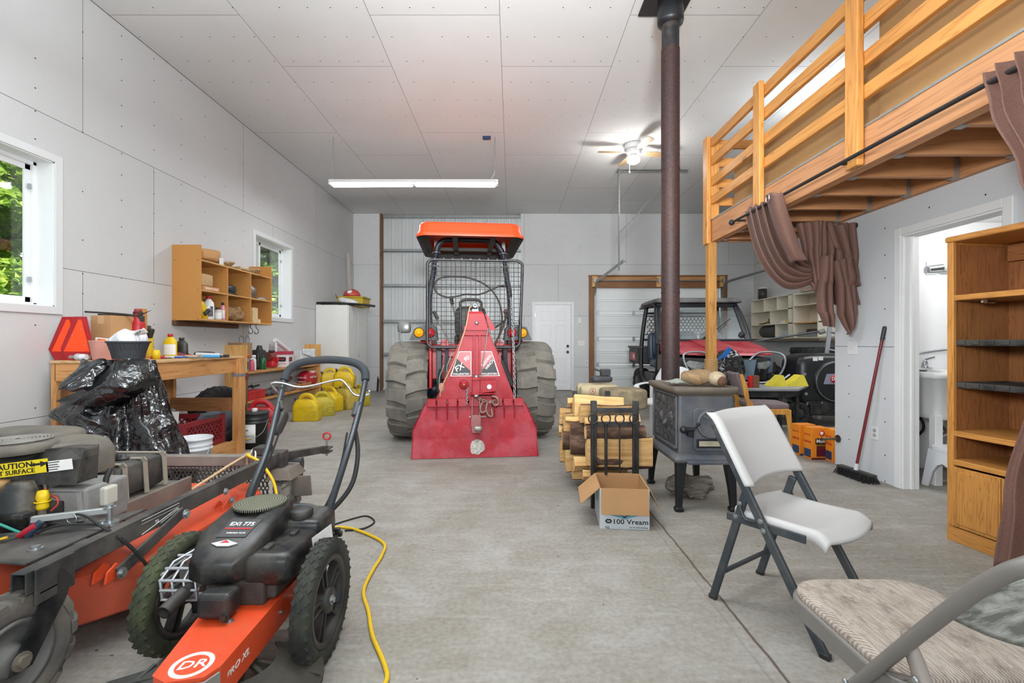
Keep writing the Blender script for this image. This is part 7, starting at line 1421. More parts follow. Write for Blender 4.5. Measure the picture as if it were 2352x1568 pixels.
for x,y in ((-.47,-.12),(.25,-.12)): m = MB(); wheel_tyre(m,.17,.08,.1,18,.008,.2,.6,'block'); o = m.build('wheel', blkrub, t, loc=(x,y,.17)); o.rotation_euler=(0,0,R(68)); q = MB(); disc_x(q,[(0,-.05),(.03,-.06),(.085,-.03),(.085,.03),(0,.05)],20); q.build('rim', darkgrey, o)
m = MB(); m.bar((-.5,-.1,.17),(.4,-.1,.17),.05,.05).bar((-.35,-.15,.22),(.1,-.15,.16),.06,.03); m.build('chassis', blackpp, t)
def tyre(loc, rot, label, Rr=.38, w=.25):
    t = thing('tyre', label, 'tyre', loc, rot, 'spare tyres by the right wall'); m = MB(); wheel_tyre(m, Rr, Rr*.58, w, 30, .012, .25, .7, 'block', tw=.5); m.build('tyre', blkrub, t); q = MB(); disc_x(q,[(0,-.02),(Rr*.3,-.02),(Rr*.5,-.07),(Rr*.6,-.1),(Rr*.6,.1),(0,.1)],24); q.build('rim', mat('tyre_rim','#6f7377',.4,.5), t); return t
tyre((5.25,8.1,.13),(0,PI/2,0),'bottom tyre of the stack lying flat by the right wall'); tyre((5.22,8.1,.40),(0,PI/2,0),'second tyre up in the flat stack by the right wall'); tyre((5.2,8.05,.67),(0,PI/2,0),'third tyre up in the flat stack by the right wall'); tyre((5.28,8.08,.94),(0,PI/2,0),'topmost blocky-tread tyre of the flat stack by the right wall'); tyre((4.65,8.55,.40),(0,0,R(60)),'black tyre standing upright left of the flat tyre stack', .40,.2)
t = thing('ladder', 'aluminium step ladder leaning behind the lawn vacuum near the partition wall', 'ladder', (4.62, 6.98, 0), (R(-6),R(11),0))
for x in (0,.36): B(x-.03,x+.03,-.012,.012,0,1.45).build('rail', alum, t, .002)
for k in range(5): B(.0,.36,-.03,.03,.22+.28*k,.245+.28*k).build('step', alum, t)
t = thing('pole', 'long grey metal pole lying across the tyres toward the utility vehicle', 'pole', (4.5, 8.2, .22)); MB().cyl((-.2,0,.95),(.7,-.35,1.12),.018).build('pole', mat('pole_grey','#5c5e60',.4,.4), t); MB().tube([(.7,-.35,1.1),(.78,-.38,1.13)],.04,10).build('end_fitting', castal, t)
# ---------------------------------------------------------------- white cubby unit on the right wall
t = thing('cubby_unit', 'cream painted cubby shelf unit mounted on the right wall behind the curtain', 'shelf', (XR, 8.24, 0)); cp = mat('cream_paint','#ded8c6',.55,0,.05,4); D = .32
z0, z1 = 1.24, 2.09; ya, yb = .82, 2.32
m = MB(); m.box(-D,0,ya,ya+.09,z0,z1).box(-D,0,yb-.02,yb,z0,z1); m.split('end_panel', cp, t)
for z in (z0,1.53,1.82,z1): B(-D,0,ya,yb,z-.012,z+.006).build('shelf_board', cp, t)
m = MB()
for y,a,b in ((1.30,1.82,z1),(1.80,1.82,z1),(1.55,1.53,1.82),(1.36,z0,1.53)): m.box(-D+.005,0,y-.008,y+.008,a,b)
m.split('divider', cp, t); B(-.01,0,0,yb,z0,z1).build('back_panel', cp, t)
m = MB(); m.box(-D-.01,0,0,.02,z0,z1).box(-D,0,.72,.75,z0,z1); m.split('end_panel', cp, t)
for z in (z0,1.52,1.85,z1-.02): B(-D,0,0,.72,z-.01,z+.01).build('shelf_board', pine['y'] if z in (1.52,) else cp, t)
B(-D-.02,0,-.05,yb,z0-.06,z0-.012).build('mounting_plank', mat('plank_brown','#6f6455',.7), t)
def ws(name,label,cat,x,y,z): return thing(name,label,cat,(XR+x,8.24+y,z),0,'things on the cream cubby unit')
tt = ws('jar','dark cylinder jar with white marks on top of the cream cubby unit','jar',-.18,2.1,2.098); MB().lathe([(0,0),(.09,0),(.09,.24),(0,.24)],20).build('body', mat('jar_dark','#3d3634',.4,0,.6,9), tt); MB().lathe([(0,.24),(.092,.24),(.092,.27),(0,.27)],20).build('lid', whitep2, tt)
tt = ws('box','speckled printed box on top of the cream cubby unit below the curtain','box',-.17,.36,2.098); B(-.14,.14,-.2,.2,0,.22).build('carton', mat('speckle','#b9a79a',.7,0,.7,50), tt)
tt = ws('stick','twisted brown driftwood stick on the middle cream cubby shelf','stick',-.2,1.9,1.537); MB().tube(smooth_path([(0,.28,.02),(.02,.1,.03),(0,-.05,.05),(-.02,-.2,.03),(0,-.3,.09)],5),.016,8).tube([(0,-.1,.04),(-.04,-.16,.12)],.01,6).tube([(0,-.15,.04),(.02,-.24,.14)],.009,6).build('stick', mat('stick_brown','#6b5138',.85), tt)
tt = ws('paper_roll','black rubber mat rolled up in the lower cream cubby','mat roll',-.17,1.75,1.247); MB().tube([(0,.28,.135),(0,-.28,.135)],[.125,.125],24).build('roll', mat('roll_grey','#454648',.7), tt); MB().tube([(0,-.279,.135),(0,-.2805,.135)],.09,20).build('core', blkl, tt)
tt = ws('box','small white box in the lower cream cubby beside the black roll','box',-.2,1.12,1.247); B(-.08,.08,-.1,.1,0,.13).build('carton', mat('pale_print','#b9c1c4',.6,0,.3,30), tt, .002)
tt = ws('box','small yellow and white box on the middle cream shelf','box',-.25,1.05,1.537); B(-.05,.05,-.16,.14,0,.05).build('carton', mat('yellow_print','#d2b93a',.6,0,.1,9), tt); B(-.0512,.0512,-.02,.14,.0,.0505).build('white_panel', lblw, tt)
tt = ws('tray','grey tray with dark coil in the cubby nearest the partition wall','tray',-.17,.36,1.252); B(-.13,.13,-.28,.28,0,.09).build('tray', mat('tray_grey','#8f8f8c',.6), tt, .006); MB().tube([(.08*cos(R(a)),.12*sin(R(a)),.12) for a in range(0,360,24)],.03,8,True).build('coil', mat('coil_brown','#4a382f',.7), tt)
# ---------------------------------------------------------------- loft
LF = thing('loft', 'timber storage loft with slatted railing over the wash room, upper right', 'loft', (0,0,0))
xb, xo, zb, zd, ye, yn = 2.22, 3.08, 2.27, 2.505, 5.25, 1.3
B(xb, xb+.04, yn, ye, zb, zd).build('rim_beam', firb['y'], LF, .003); B(xb+.042, xb+.08, yn, ye, zb, zd).build('rim_beam', firb['y'], LF, .003)
B(xo-.045, xo-.002, yn, ye, zb, zd).build('ledger', firb['y'], LF, .003)
ys_ = [ye-.04-.02]+[2.784+.381*k for k in range(-3,7)]
for y in ys_:
    if y > ye-.03: continue
    B(xb+.08, xo-.045, y-.019, y+.019, zb+.008, zd).build('joist', firb['x'], LF, .003)
for y in ys_:
    for x in (xo-.05, xb+.083):
        h = MB()
        for s in (-1,1): h.box(x-.03 if x > 2.5 else x-.0, x if x > 2.5 else x+.03, y+s*.0215-.001, y+s*.0215+.001, zb, zb+.16)
        h.box(x-.045 if x > 2.5 else x, x if x > 2.5 else x+.045, y-.022, y+.022, zb-.001, zb+.006).build('joist_hanger', galv, LF)
B(xb+.0, xo+.12, yn, ye, zd, zd+.02).build('deck', mat('deck_ply','#b98f5c',.7), LF); B(xo+.12, XR, yn, YP, zd, zd+.02).build('deck', mat('deck_ply','#b98f5c',.7), LF)
B(xb-.004, xb+.004, yn, ye, zd+.002, zd+.016).build('metal_edge', galv, LF)
zr = ((3.325,3.42),(3.12,3.215),(2.89,2.985),(2.685,2.775))
for (a,b_) in zr:
    B(xb-.008, xb+.03, yn, ye-.02, a, b_).build('rail', railw['y'], LF, .006); 
    B(xb+.03, xo+.3, ye-.06, ye-.022, a, b_).build('end_rail', railw['x'], LF, .006)
for y in (ye-.045, 4.12, 2.97, 1.84): B(xb-.055, xb-.009, y-.062, y+.05, zb+.0 if y < 5 else zb-.02, 3.44 if y > 4.5 else 3.45).build('rail_post', railw['z'], LF, .008)
B(xb+.0, xb+.09, ye-.09, ye, zd, 3.4).build('corner_post', railw['z'], LF, .006); B(xb-.03, xb+.0, ye-.02, ye+.03, zb-.02, 3.43).build('rail_post', railw['z'], LF, .006)
B(xb-.028, xb+.062, ye-.09, ye, 0, zb).build('support_post', wood('loft_post','#b98543','#8a5a28','z'), LF, .004)
t = tag(B(-.004, .004, -.98, .98, 0, .47).build('panel', hardbd, None, loc=(2.37, 3.95, 2.526)), 'low tan board standing behind the loft railing, the farther one', 'board'); t.name = 'storage_board'
t = tag(B(-.004, .004, -.8, .8, 0, 1.0).build('panel', hardbd, None, loc=(2.35, 2.16, 2.526)), 'tall tan board standing behind the loft railing, the nearer one', 'board'); t.name = 'storage_board'
# rope round the foot of the post
t = thing('rope_wrap', 'sisal rope wound round the foot of the loft post behind the stove', 'rope', (2.237, 5.205, 0)); m = MB(); pts = []
for k in range(24*16+1): a = 2*PI*k/16; q = (abs(cos(a))**6+abs(sin(a))**6)**(-1/6); pts.append((.055*q*cos(a), .055*q*sin(a), .66+.0128*k/16))
m.tube(pts, .0074, 6); m.build('coil', ropem, t)
# curtain rods and curtains
rodm = mat('rod_dark','#2f2c2c',.45,.3)
t = thing('curtain_rod', 'long dark curtain rod along the front beam of the loft', 'curtain rod', (2.12, 0, 2.31)); MB().cyl((0,1.3,0),(0,4.45,0),.0125,n=14).build('rod', rodm, t); MB().ball((0,4.47,0),(.028,.028,.028),14,10).build('finial', rodm, t); m = MB(); m.bar((0,4.4,0),(.1,4.4,0),.015,.015).bar((0,3.0,0),(.1,3.0,0),.015,.015).bar((0,1.6,0),(.1,1.6,0),.015,.015); m.split('bracket', rodm, t)
t = thing('curtain_rod', 'short dark curtain rod running from the loft beam to the partition wall', 'curtain rod', (0, 4.15, 2.2)); MB().cyl((2.33,0,0),(3.07,0,0),.0115,n=14).build('rod', rodm, t); MB().tube([(3.04,0,0),(3.079,0,0)],.026,16).build('flange', rodm, t); MB().ball((2.32,0,0),.024,12,8).build('finial', rodm, t)
cur = NT('curtain_brown'); c1 = cur.noise(260, None, 2); cur.fin(cur.ramp(c1,[(.3,lin('#5f4239')),(.7,lin('#7a584c'))]),.7); cur.b.inputs['Sheen Weight'].default_value = .05; cur.bump(cur.noise(9,None,4),.25,.02); CUR = cur.m
def bez(a,b_,c,t): return a*(1-t)**2+b_*2*t*(1-t)+c*t*t
t = thing('curtain', 'brown curtain swagged from the front rod toward the back rod at the loft corner', 'curtain', (2.12, 3.95, 2.31)); O = V((2.12,3.95,2.31))
def swag(u, v):
    y0_ = 4.21-.56*u; top = V((2.12, y0_, 2.345))
    cpx = P(1752+70*u, 715-125*u, 4.12-.12*u); end = P(1868-3*u, 648-40*u, 4.1)
    p = bez(top, cpx, end, v); f = .045*sin(u*2*PI*5.5+.6*v)*(1-.45*v)
    return p+V((f*.5, f*.9, -.012*sin(u*2*PI*5.5)*v+.02*nz((u*3,v*3,0))))-O
m = MB(); m.grid(110,34,swag,True); m.build('swag', CUR, t, 0, solid=.004)
def flapf(u, v):
    a = P(1762,452,3.78).lerp(P(1802,446,3.62),u); b_ = P(1818,606,3.86).lerp(P(1857,598,3.8),u); p = a.lerp(b_, v); return p+V((-.03-.05*sin(u*PI)*(1-.3*v)-.02*sin(v*PI), -.05*sin(u*PI)-.03, .02*nz((u*2,v*3,1))))-O
m = MB(); m.grid(20,24,flapf,True); m.build('folded_flap', CUR, t, 0, solid=.004)
m = MB(); m.tube([P(1776,458,3.66)-O+V((-.06+.0,.024*cos(R(a))-.03,.03*sin(R(a)))) for a in range(0,360,24)],.006,6,True); m.build('grommet', chrome, t)
t = thing('curtain', 'brown curtain bunched and knotted up on the short rod beside the partition wall', 'curtain', (2.8, 4.15, 2.2)); O2 = V((2.8,4.15,2.2))
def pan(pts, folds, amp, yb_, nm, ph=0, nu=70, nv=30):
    # rows of (left px, left py, right px, right py) down the cloth
    def fn(u, v):
        k = v*(len(pts)-1); i = min(int(k), len(pts)-2); f = k-i; f2 = f*f*(3-2*f)
        g = lambda j: pts[i][j]*(1-f2)+pts[i+1][j]*f2
        p = P(g(0),g(1),yb_).lerp(P(g(2),g(3),yb_), u); w_ = amp*sin(u*2*PI*folds+ph+v*1.2)
        return p+V((.012*cos(u*2*PI*folds+ph), w_+.05*nz((u*2,v*2.5,ph)), 0))-O2
    m = MB(); m.grid(nu,nv,fn,True); return m.build(nm, CUR, t, 0, solid=.004)
pan([(1832,512,1886,508),(1846,580,1884,560),(1862,650,1884,640),(1868,668,1884,668)],4,.028,4.1,'pleats')
pan([(1880,510,1960,514),(1880,580,1970,590),(1876,640,1972,655),(1888,700,1974,700)],5,.035,4.14,'body',1.2)
pan([(1884,590,1912,585),(1881,650,1918,650),(1882,715,1922,720),(1896,748,1920,752)],2,.03,4.04,'hanging_tail',.5,40)
pan([(1912,600,1960,590),(1924,660,1973,650),(1930,720,1974,715),(1948,762,1966,750),(1950,768,1952,768)],3,.03,4.06,'hanging_tail',2.2,50)
pan([(1905,515,1945,518),(1924,570,1968,600),(1926,625,1974,640),(1927,668,1974,655)],2,.025,4.07,'folded_flap',3,50)
t = thing('curtain', 'brown curtain pulled aside on the front rod at the right edge, beside the bookcase', 'curtain', (2.12, 1.8, 0))
kz = [(.16,2.035),(.5,2.00),(.98,1.90),(1.25,1.77),(1.55,1.80),(1.86,1.92),(2.2,2.03),(2.36,2.06)]
def sidec(u, v):
    z = .16+2.2*v; ye_ = lerpk(kz, z); w_ = lerpk([(.16,.6),(1.0,.40),(1.3,.28),(2.36,.46)], z); y = ye_-w_*u
    f = .038*sin(u*2*PI*6+.5*sin(z*2))*(1 if z > .9 else .75); return (f+.05*(1-abs(z-1.25)/1.2)*0, y-1.8+.012*sin(u*2*PI*6+1.3), z)
m = MB(); m.grid(120,50,sidec,True); m.build('pleats', CUR, t, 0, solid=.004)
# ---------------------------------------------------------------- oak bookcase
BK = thing('bookcase', 'open oak bookcase with lower cupboard standing before the wash room doorway', 'bookcase', (2.57, 2.736, 0), R(9))
# local: y = -along the front toward the viewer, x = depth toward the wall
Wd, Dd, Ht = .55, .42, 1.776
B(.0,Dd,-.02,0,0,Ht-.03).build('side_panel', oak['z'], BK, .002); B(.0,Dd,-Wd,-Wd+.02,0,Ht-.03).build('side_panel', oak['z'], BK, .002)
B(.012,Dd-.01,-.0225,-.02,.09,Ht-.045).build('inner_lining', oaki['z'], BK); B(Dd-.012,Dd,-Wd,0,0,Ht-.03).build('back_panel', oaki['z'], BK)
B(-.012,Dd,-Wd-.01,.01,Ht-.035,Ht).build('top', oak['y'], BK, .012, 3); B(-.004,.02,-.035,.0,.08,Ht-.035).build('stile', oak['z'], BK, .003); B(-.004,.02,-Wd,-Wd+.035,.08,Ht-.035).build('stile', oak['z'], BK, .003)
for z in (1.40,.612,.445): B(.0,Dd-.012,-Wd+.02,-.022,z,z+.032).build('shelf', oak['y'], BK, .004)
B(Dd-.05,Dd-.03,-Wd+.02,-.04,Ht-.14,Ht-.045).build('cleat', oaki['y'], BK, .002)
B(-.006,.014,-Wd,0,0.0,.085).build('plinth', oak['y'], BK, .003)
def bdoor(ya, yb_):
    o = B(-.012,.006,ya,yb_,.092,.436).build('door', oak['z'], BK, .005, 3); B(-.0175,-.011,ya+.014,yb_-.035,.112,.416).build('raised_panel', oak['z'], o, .005, 3)
    B(-.019,-.012,yb_-.032 if False else ya+.002,ya+.012,.094,.434).build('moulding', oak['z'], o, .002)
bdoor(-.275,-.018); bdoor(-Wd+.01,-.285)
for y in (-.285,-.30): B(-.02,-.008,y-.006,y+.006,.092,.436).build('moulding', oak['z'], BK, .003)
m = MB(); m.box(.1,.16,-.13,-.10,1.385,1.40).tube([(.1,-.12,1.385),(.16,-.12,1.385)],.006,8); m.build('bracket', chrome, BK)
for z, lab in ((1.15,'upper black plastic grid tray held inside the oak bookcase'),(.905,'lower black plastic grid tray held inside the oak bookcase')):
    t = thing('grid_tray', lab, 'tray', (2.57, 2.736, z), R(9), 'black trays in the bookcase'); m = MB(); m.box(.03,Dd-.02,-Wd+.03,-.03,.0,.006).box(.02,.03,-Wd+.025,-.026,-.012,.022).box(.03,Dd-.02,-.034,-.024,-.01,.022).box(Dd-.03,Dd-.02,-Wd+.03,-.03,-.01,.022); m.build('tray', blackp, t, .002)
    m = MB()
    for k in range(12): m.box(.03,Dd-.03,-.06-k*.037,-.05-k*.037,.006,.016)
    m.split('grid_bar', blackp, t); m = MB()
    for k in range(6): m.box(.012,.022,-.08-k*.07,-.04-k*.07,-.006,.018)
    m.split('clip', blackp, t, bevel=.002)
# ---------------------------------------------------------------- wash room
t = thing('utility_sink', 'white laundry tub on legs seen through the doorway', 'sink', (3.72, 3.995, 0)); m = MB(); sec = lambda f,g,z: [(x*f,y*g,z) for x,y in rrect(.58,.5,.05,4)]
m.loft([sec(.80,.8,.52),sec(.9,.9,.56),sec(.97,.97,.86),sec(1.05,1.05,.86),sec(1.06,1.06,.905),sec(1.0,1.0,.91),sec(.92,.9,.905),sec(.82,.8,.6)],True); m.build('tub', whitep, t)
for sx in (-1,1):
    for sy in (-1,1): m = MB(); m.loft([[(sx*.245+a*.03,sy*.2+b*.03,.55),] for a,b in ((0,0),)]) if False else m.loft([[(sx*o+a*.032, sy*(o-.05)+b*.03, z) for a,b in ((-1,-1),(1,-1),(1,1),(-1,1))] for z,o in ((.56,.25),(.0,.27))]); m.build('leg', whitep, t, .006)
FC = thing('faucet', 'chrome faucet with curved spout on the laundry tub', 'faucet', (3.72, 4.2, .91)); m = MB(); m.box(-.2,.06,-.03,.03,0,.02).tube(smooth_path([(-.1,0,.02),(-.1,-.005,.1),(-.06,-.02,.14),(.1,-.1,.18),(.2,-.15,.19)],6),.014,12); m.build('spout', chrome, FC)
for x in (-.18,.02): m = MB(); m.lathe([(0,0),(.025,0),(.02,.05),(.012,.07),(0,.07)],16).bar((0,0,.07),(.06,-.03,.095),.018,.012); m.build('tap_handle', chrome, FC, loc=(x,0,.02))
t = thing('drain_trap', 'chrome and black drain hose looping under the laundry tub', 'pipe', (3.72, 4.05, 0)); MB().tube(smooth_path([(-.02,0,.52),(-.03,0,.40),(.02,0,.34),(.08,0,.38),(.06,.1,.45)],6),.02,10).build('trap', chrome, t); MB().tube(smooth_path([(-.2,.1,.5),(-.12,.05,.5),(-.08,.05,.4),(-.14,.06,.33),(-.2,.1,.36)],6),.012,8).build('hose', blkrub, t)
t = thing('step_stool', 'white plastic step stool standing under the laundry tub', 'stool', (3.53, 3.66, 0), R(6)); m = MB(); m.loft([[(x*f,y*f,z) for x,y in rrect(.30,.24,.04,4)] for z,f in ((.29,.95),(.325,.97),(.33,.93))],True); m.build('tread', whitep2, t)
for sx in (-1,1):
    m = MB(); pr = [(-.15,0),(-.10,0),(-.075,.12),(-.04,.18),(0,.2),(.04,.18),(.075,.12),(.10,0),(.15,0),(.12,.30),(-.12,.30)]
    m.loft([[(sx*.13+q+sx*.03*(1-p[1]/.3),p[0],p[1]) for p in pr] for q in (-.008,.008)]); m.build('side', whitep2, t, .004)
m = MB(); m.box(-.12,.12,-.122,-.108,.2,.29); m.build('riser', whitep2, t)
t = thing('wall_lamp', 'bare bulb in a chrome holder on the wash room wall', 'lamp', (3.92, 4.28, 1.84)); m = MB(); m.cb((-.05,-.005,0),(.1,.012,.12)); m.build('back_plate', whitep2, t, .003); MB().tube([(-.1,-.03,-.01),(-.0,-.05,.0)],[.03,.034],16).build('holder', chrome, t); MB().ball((.065,-.065,.005),(.07,.045,.045),18,12).build('bulb', mat('bulb_glass','#e3e6e8',.15), t)
t = thing('towel_ring', 'white ring on the wash room wall beside the bookcase', 'ring', (4.32, 4.27, 1.36)); MB().tube([(.05*cos(R(a)),-.01,.06*sin(R(a))) for a in range(0,360,24)],.006,6,True).build('ring', whitep, t)
# ---------------------------------------------------------------- broom, litter boxes
t = thing('broom', 'push broom with red handle and black bristle head leaning on the partition wall', 'broom', (2.93, 3.95, 0)); MB().tube([(-.005,-.01,.09),(.132,-.12,1.20)],.0115,12).build('handle', mat('broom_red','#6f1f24',.35), t); MB().tube([(.128,-.117,1.17),(.142,-.128,1.27)],[.014,.016],12).ball((.142,-.128,1.275),.016,12,8).build('grip', blackp, t); MB().tube([(-.006,-.01,.07),(-.002,-.013,.13)],.017,12).build('socket', whitep2, t)
m = MB(); m.at((0,0,0),(0,0,R(6))); r5 = random.Random(4)
for k in range(420):
    x, y = r5.uniform(-.028,.028), r5.uniform(-.17,.17); sx, sy = x*2.2+r5.uniform(-.008,.008), y*1.1+r5.uniform(-.01,.01); m.tube([(x,y,.065),(sx,sy,.002)],.0026,3,False,False)
m.build('bristle_head', mat('bristle','#1f2022',.8), t); m = MB(); m.at((0,0,0),(0,0,R(6))).box(-.03,.03,-.175,.175,.055,.075); m.build('head_block', blackp, t, .004)
orx = mat('litter_orange','#e4861c',.5,0,.06,5)
def litter(loc, rz, label, top, dark):
    t = thing('litter_box', label, 'box', loc, rz, 'orange cartons at the partition corner'); w,d,h = .085,.06,.315
    B(-w,w,-d,d,0,h).build('carton', orx, t, .003); B(-w-.0006,w+.0006,-d-.0006,-d,.0,.02).build('base_print', dark, t)
    B(-w+.05,w-.004,-d-.001,-d,.03,.15).build('photo_print', dark, t); B(-w+.04,w-.0,-d-.0012,-d,.15,.21).build('name_band', blkl, t); text('Multi', .05, whl, t, (.012,-d-.0022,.182), (PI/2,0,0)); B(-w+.05,w-.004,-d-.001,-d,.135,.15).build('stripe', yelp, t)
    m = MB(); m.at((.02,-d-.001,.26),(PI/2,0,0)).lathe([(0,0),(.028,0),(.028,.001),(0,.001)],20); m.build('seal', redl, t); m = MB(); m.at((.02,-d-.002,.26),(PI/2,0,0)).lathe([(0,0),(.018,0),(.018,.001),(0,.001)],20); m.build('seal_centre', whl, t)
    text('CLUMP & SEAL', .03, redl, t, (-w-.0012,0,.17), (PI/2,R(-90),-PI/2) if False else Matrix(((0,0,-1),(0,-1,0),(-1,0,0))).to_euler() if False else (PI/2,0,-PI/2), sx=.55); B(-w-.001,-w,-d+.01,d-.01,.02,.1).build('blue_print', mat('print_navy','#2c3f63',.5), t); text('MULTI-CAT', .022, redl, t, (-w-.0012,0,.24), (PI/2,0,-PI/2), sx=.8)
litter((3.02,4.80,0), R(4), 'orange printed carton at the partition corner, the left one standing farthest back', 0, mat('print_navy','#2c3f63',.5))
litter((3.035,4.63,0), R(2), 'orange printed carton with white Mul lettering, the middle one at the partition corner', 0, mat('print_maroon','#5a1420',.5))
litter((3.175,4.52,0), R(-4), 'orange carton half hidden by the end of the partition wall', 0, orx)
# ---------------------------------------------------------------- wooden upholstered chair
t = thing('wooden_chair', 'light wood chair with mauve-grey upholstered seat and back by the low table', 'chair', (2.88, 5.33, 0), R(80)); lw_ = wood('chair_wood','#d39b4a','#b27a30','z',1,.4,5,False); mv = mat('mauve_cloth','#77696b',.95,0,.12,14,.3,200)
for sx in (-1,1):
    m = MB(); m.loft([[(sx*.215+a*.016,-.20+o+b*w_,z) for a,b in ((-1,-1),(1,-1),(1,1),(-1,1))] for z,o,w_ in ((0,-.02,.016),(.3,.0,.022),(.38,.01,.03),(.415,.03,.05))]); m.build('front_leg', lw_, t, .006)
    m = MB(); m.loft([[(sx*.215+a*.015,.2+o+b*w_,z) for a,b in ((-1,-1),(1,-1),(1,1),(-1,1))] for z,o,w_ in ((0,.05,.018),(.25,.01,.022),(.40,-.005,.04),(.47,.0,.032),(.53,.03,.022),(.65,.05,.026),(.8,.09,.018))]); m.build('back_post', lw_, t, .006)
    m = MB(); m.loft([[(sx*.215+a*.014,y,z0_+b*.03) for a,b in ((-1,-1),(1,-1),(1,1),(-1,1))] for y,z0_ in ((-.2,.395),(.2,.385))]); m.build('side_rail', lw_, t, .006)
m = MB(); m.box(-.2,.2,-.2,-.175,.375,.41).box(-.2,.2,.18,.2,.36,.4); m.build('cross_rail', lw_, t, .004); MB().rbox((0,-.01,.445),(.43,.44,.075),.35,30,12).build('seat_cushion', mv, t)
m = MB(); m.grid(20,14,lambda u,v: (-.2+.4*u,.235+.085*v+.03*(1-(2*u-1)**2),.56+.25*v),True); m.build('back_cushion', mv, t, 0, solid=.035)
# ---------------------------------------------------------------- grey-white folding chair
FCH = thing('folding_chair', 'light grey plastic folding chair with dark steel legs standing alone on the concrete', 'folding chair', (1.207, 2.018, 0), R(33.5)); ft = mat('chair_steel','#40464c',.38,.35,.08,6,0,60,'#77736c',.12,8); gp = mat('chair_grey','#b7b5b4',.5,0,.02,4,.04,220)
for sx in (-1,1):
    MB().bar((sx*.222,-.235,.0),(sx*.222,.212,.80),.022,.036,(0,1,0)).build('front_leg', ft, FCH, .007, 3); MB().bar((sx*.198,.235,0),(sx*.198,.078,.525),.02,.034,(0,1,0)).build('rear_leg', ft, FCH, .007, 3)
    m = MB(); m.tube(smooth_path([(sx*.212,.10,.465),(sx*.214,.085,.425),(sx*.216,.06,.41),(sx*.226,-.0,.43)],5),.007,8).bar((sx*.207,.16,.40),(sx*.207,-.16,.405),.012,.032); m.build('side_link', ft, FCH, .003)
    b = MB()
    for p in ((sx*.232,.0,.43),(sx*.232,-.012,.395),(sx*.212,.10,.47),(sx*.212,.118,.41)): hexbolt(b,p,(sx,0,0),.007,.006)
    b.split('rivet', steel, FCH)
    B(sx*.222-.014,sx*.222+.014,-.25,-.215,0,.02).build('foot_cap', blackp, FCH, .004); B(sx*.198-.013,sx*.198+.013,.215,.25,0,.02).build('foot_cap', blackp, FCH, .004)
MB().tube([(-.198,.196,.13),(.198,.196,.13)],.0105,10).build('rear_stretcher', ft, FCH); MB().tube([(-.22,-.175,.11),(.22,-.175,.11)],.0105,10).build('front_stretcher', ft, FCH)
def seatf(u, v):
    x = -.205+.41*u; y = .165-.43*v; cu_ = (2*u-1)**2; z = .432-.022*sin(min(1,v*1.25)*PI)*(1-cu_)+.008*cu_
    if v > .8: f = (v-.8)/.2; z -= .030*f*f; y += .035*cu_*f
    if v < .1: z += .006*(1-v/.1); y -= .04*cu_*(1-v/.1)
    if cu_ > .88: z -= .035*((cu_-.88)/.12)**1.2
    return (x*(1-.06*(1-abs(2*v-1))), y, z)
m = MB(); m.grid(46,40,seatf,True); m.build('seat', gp, FCH, 0, solid=.013)
def backf(u, v):
    x = -.235+.47*u; z = .555+.285*v; cu_ = (2*u-1)**2; y = .212*((z)/.80)+(-.235)*(1-z/.80)+.04*(1-cu_)-.04
    z2 = z-.055*cu_*(1-v)*0+.012*(1-cu_)*(v < .5)*(1-2*v)*1.0
    if v > .85: y += .018*((v-.85)/.15)**2
    if cu_ > .86: y += .03*((cu_-.86)/.14)
    return (x, y, z2)
m = MB(); m.grid(44,26,backf,True); m.build('backrest', gp, FCH, 0, solid=.014)
# ---------------------------------------------------------------- tan padded folding chair
TC = thing('folding_chair', 'tan padded metal folding chair cut off by the lower right corner', 'folding chair', (.985, 1.13, 0), 0); tg = mat('taupe_steel','#7d7975',.4,.2,.05,6)
cord_ = NT('corduroy'); s_ = cord_.node('ShaderNodeSeparateXYZ'); cord_.l.new(cord_.tc(), s_.inputs[0])
cu_ = cord_.math('ADD', cord_.math('MULTIPLY', s_.outputs[0], .883), cord_.math('MULTIPLY', s_.outputs[1], .469))
wv = cord_.math('SINE', cord_.math('MULTIPLY', cord_.math('ADD', cu_, cord_.math('MULTIPLY', cord_.noise(30,None,3), .006)), 1000))
stk = cord_.noise(1, cord_.mapping((260,16,20),rot=(0,0,R(-28))), 4, .65); mt_ = cord_.noise(24, cord_.mapping((1.2,.7,1)), 6, .75); st_ = cord_.ramp(cord_.math('ADD', cord_.math('MULTIPLY', mt_, .75), cord_.math('MULTIPLY', stk, .25)),[(.5,(0,0,0,1)),(.64,(1,1,1,1))])
bs = cord_.ramp(cord_.math('ADD', cord_.math('MULTIPLY', wv, .13), stk),[(.3,lin('#85776c')),(.5,lin('#a99d92')),(.7,lin('#bfb5ab'))])
cord_.fin(cord_.mix(cord_.math('MULTIPLY', st_, .7), bs, lin('#5f5149')), .95); cord_.bump(wv,.3,.004); CRD = cord_.m
tube = [(-.205,.21,.0),(-.205,-.12,.44),(-.205,-.314,.697),(-.205,-.386,.783),(-.195,-.425,.822),(-.15,-.44,.845),(.0,-.445,.85),(.15,-.44,.845),(.195,-.425,.822),(.205,-.386,.783),(.205,-.314,.697),(.205,-.12,.44),(.205,.21,0)]
MB().tube(smooth_path(tube,6),.0135,14).build('main_frame', tg, TC)
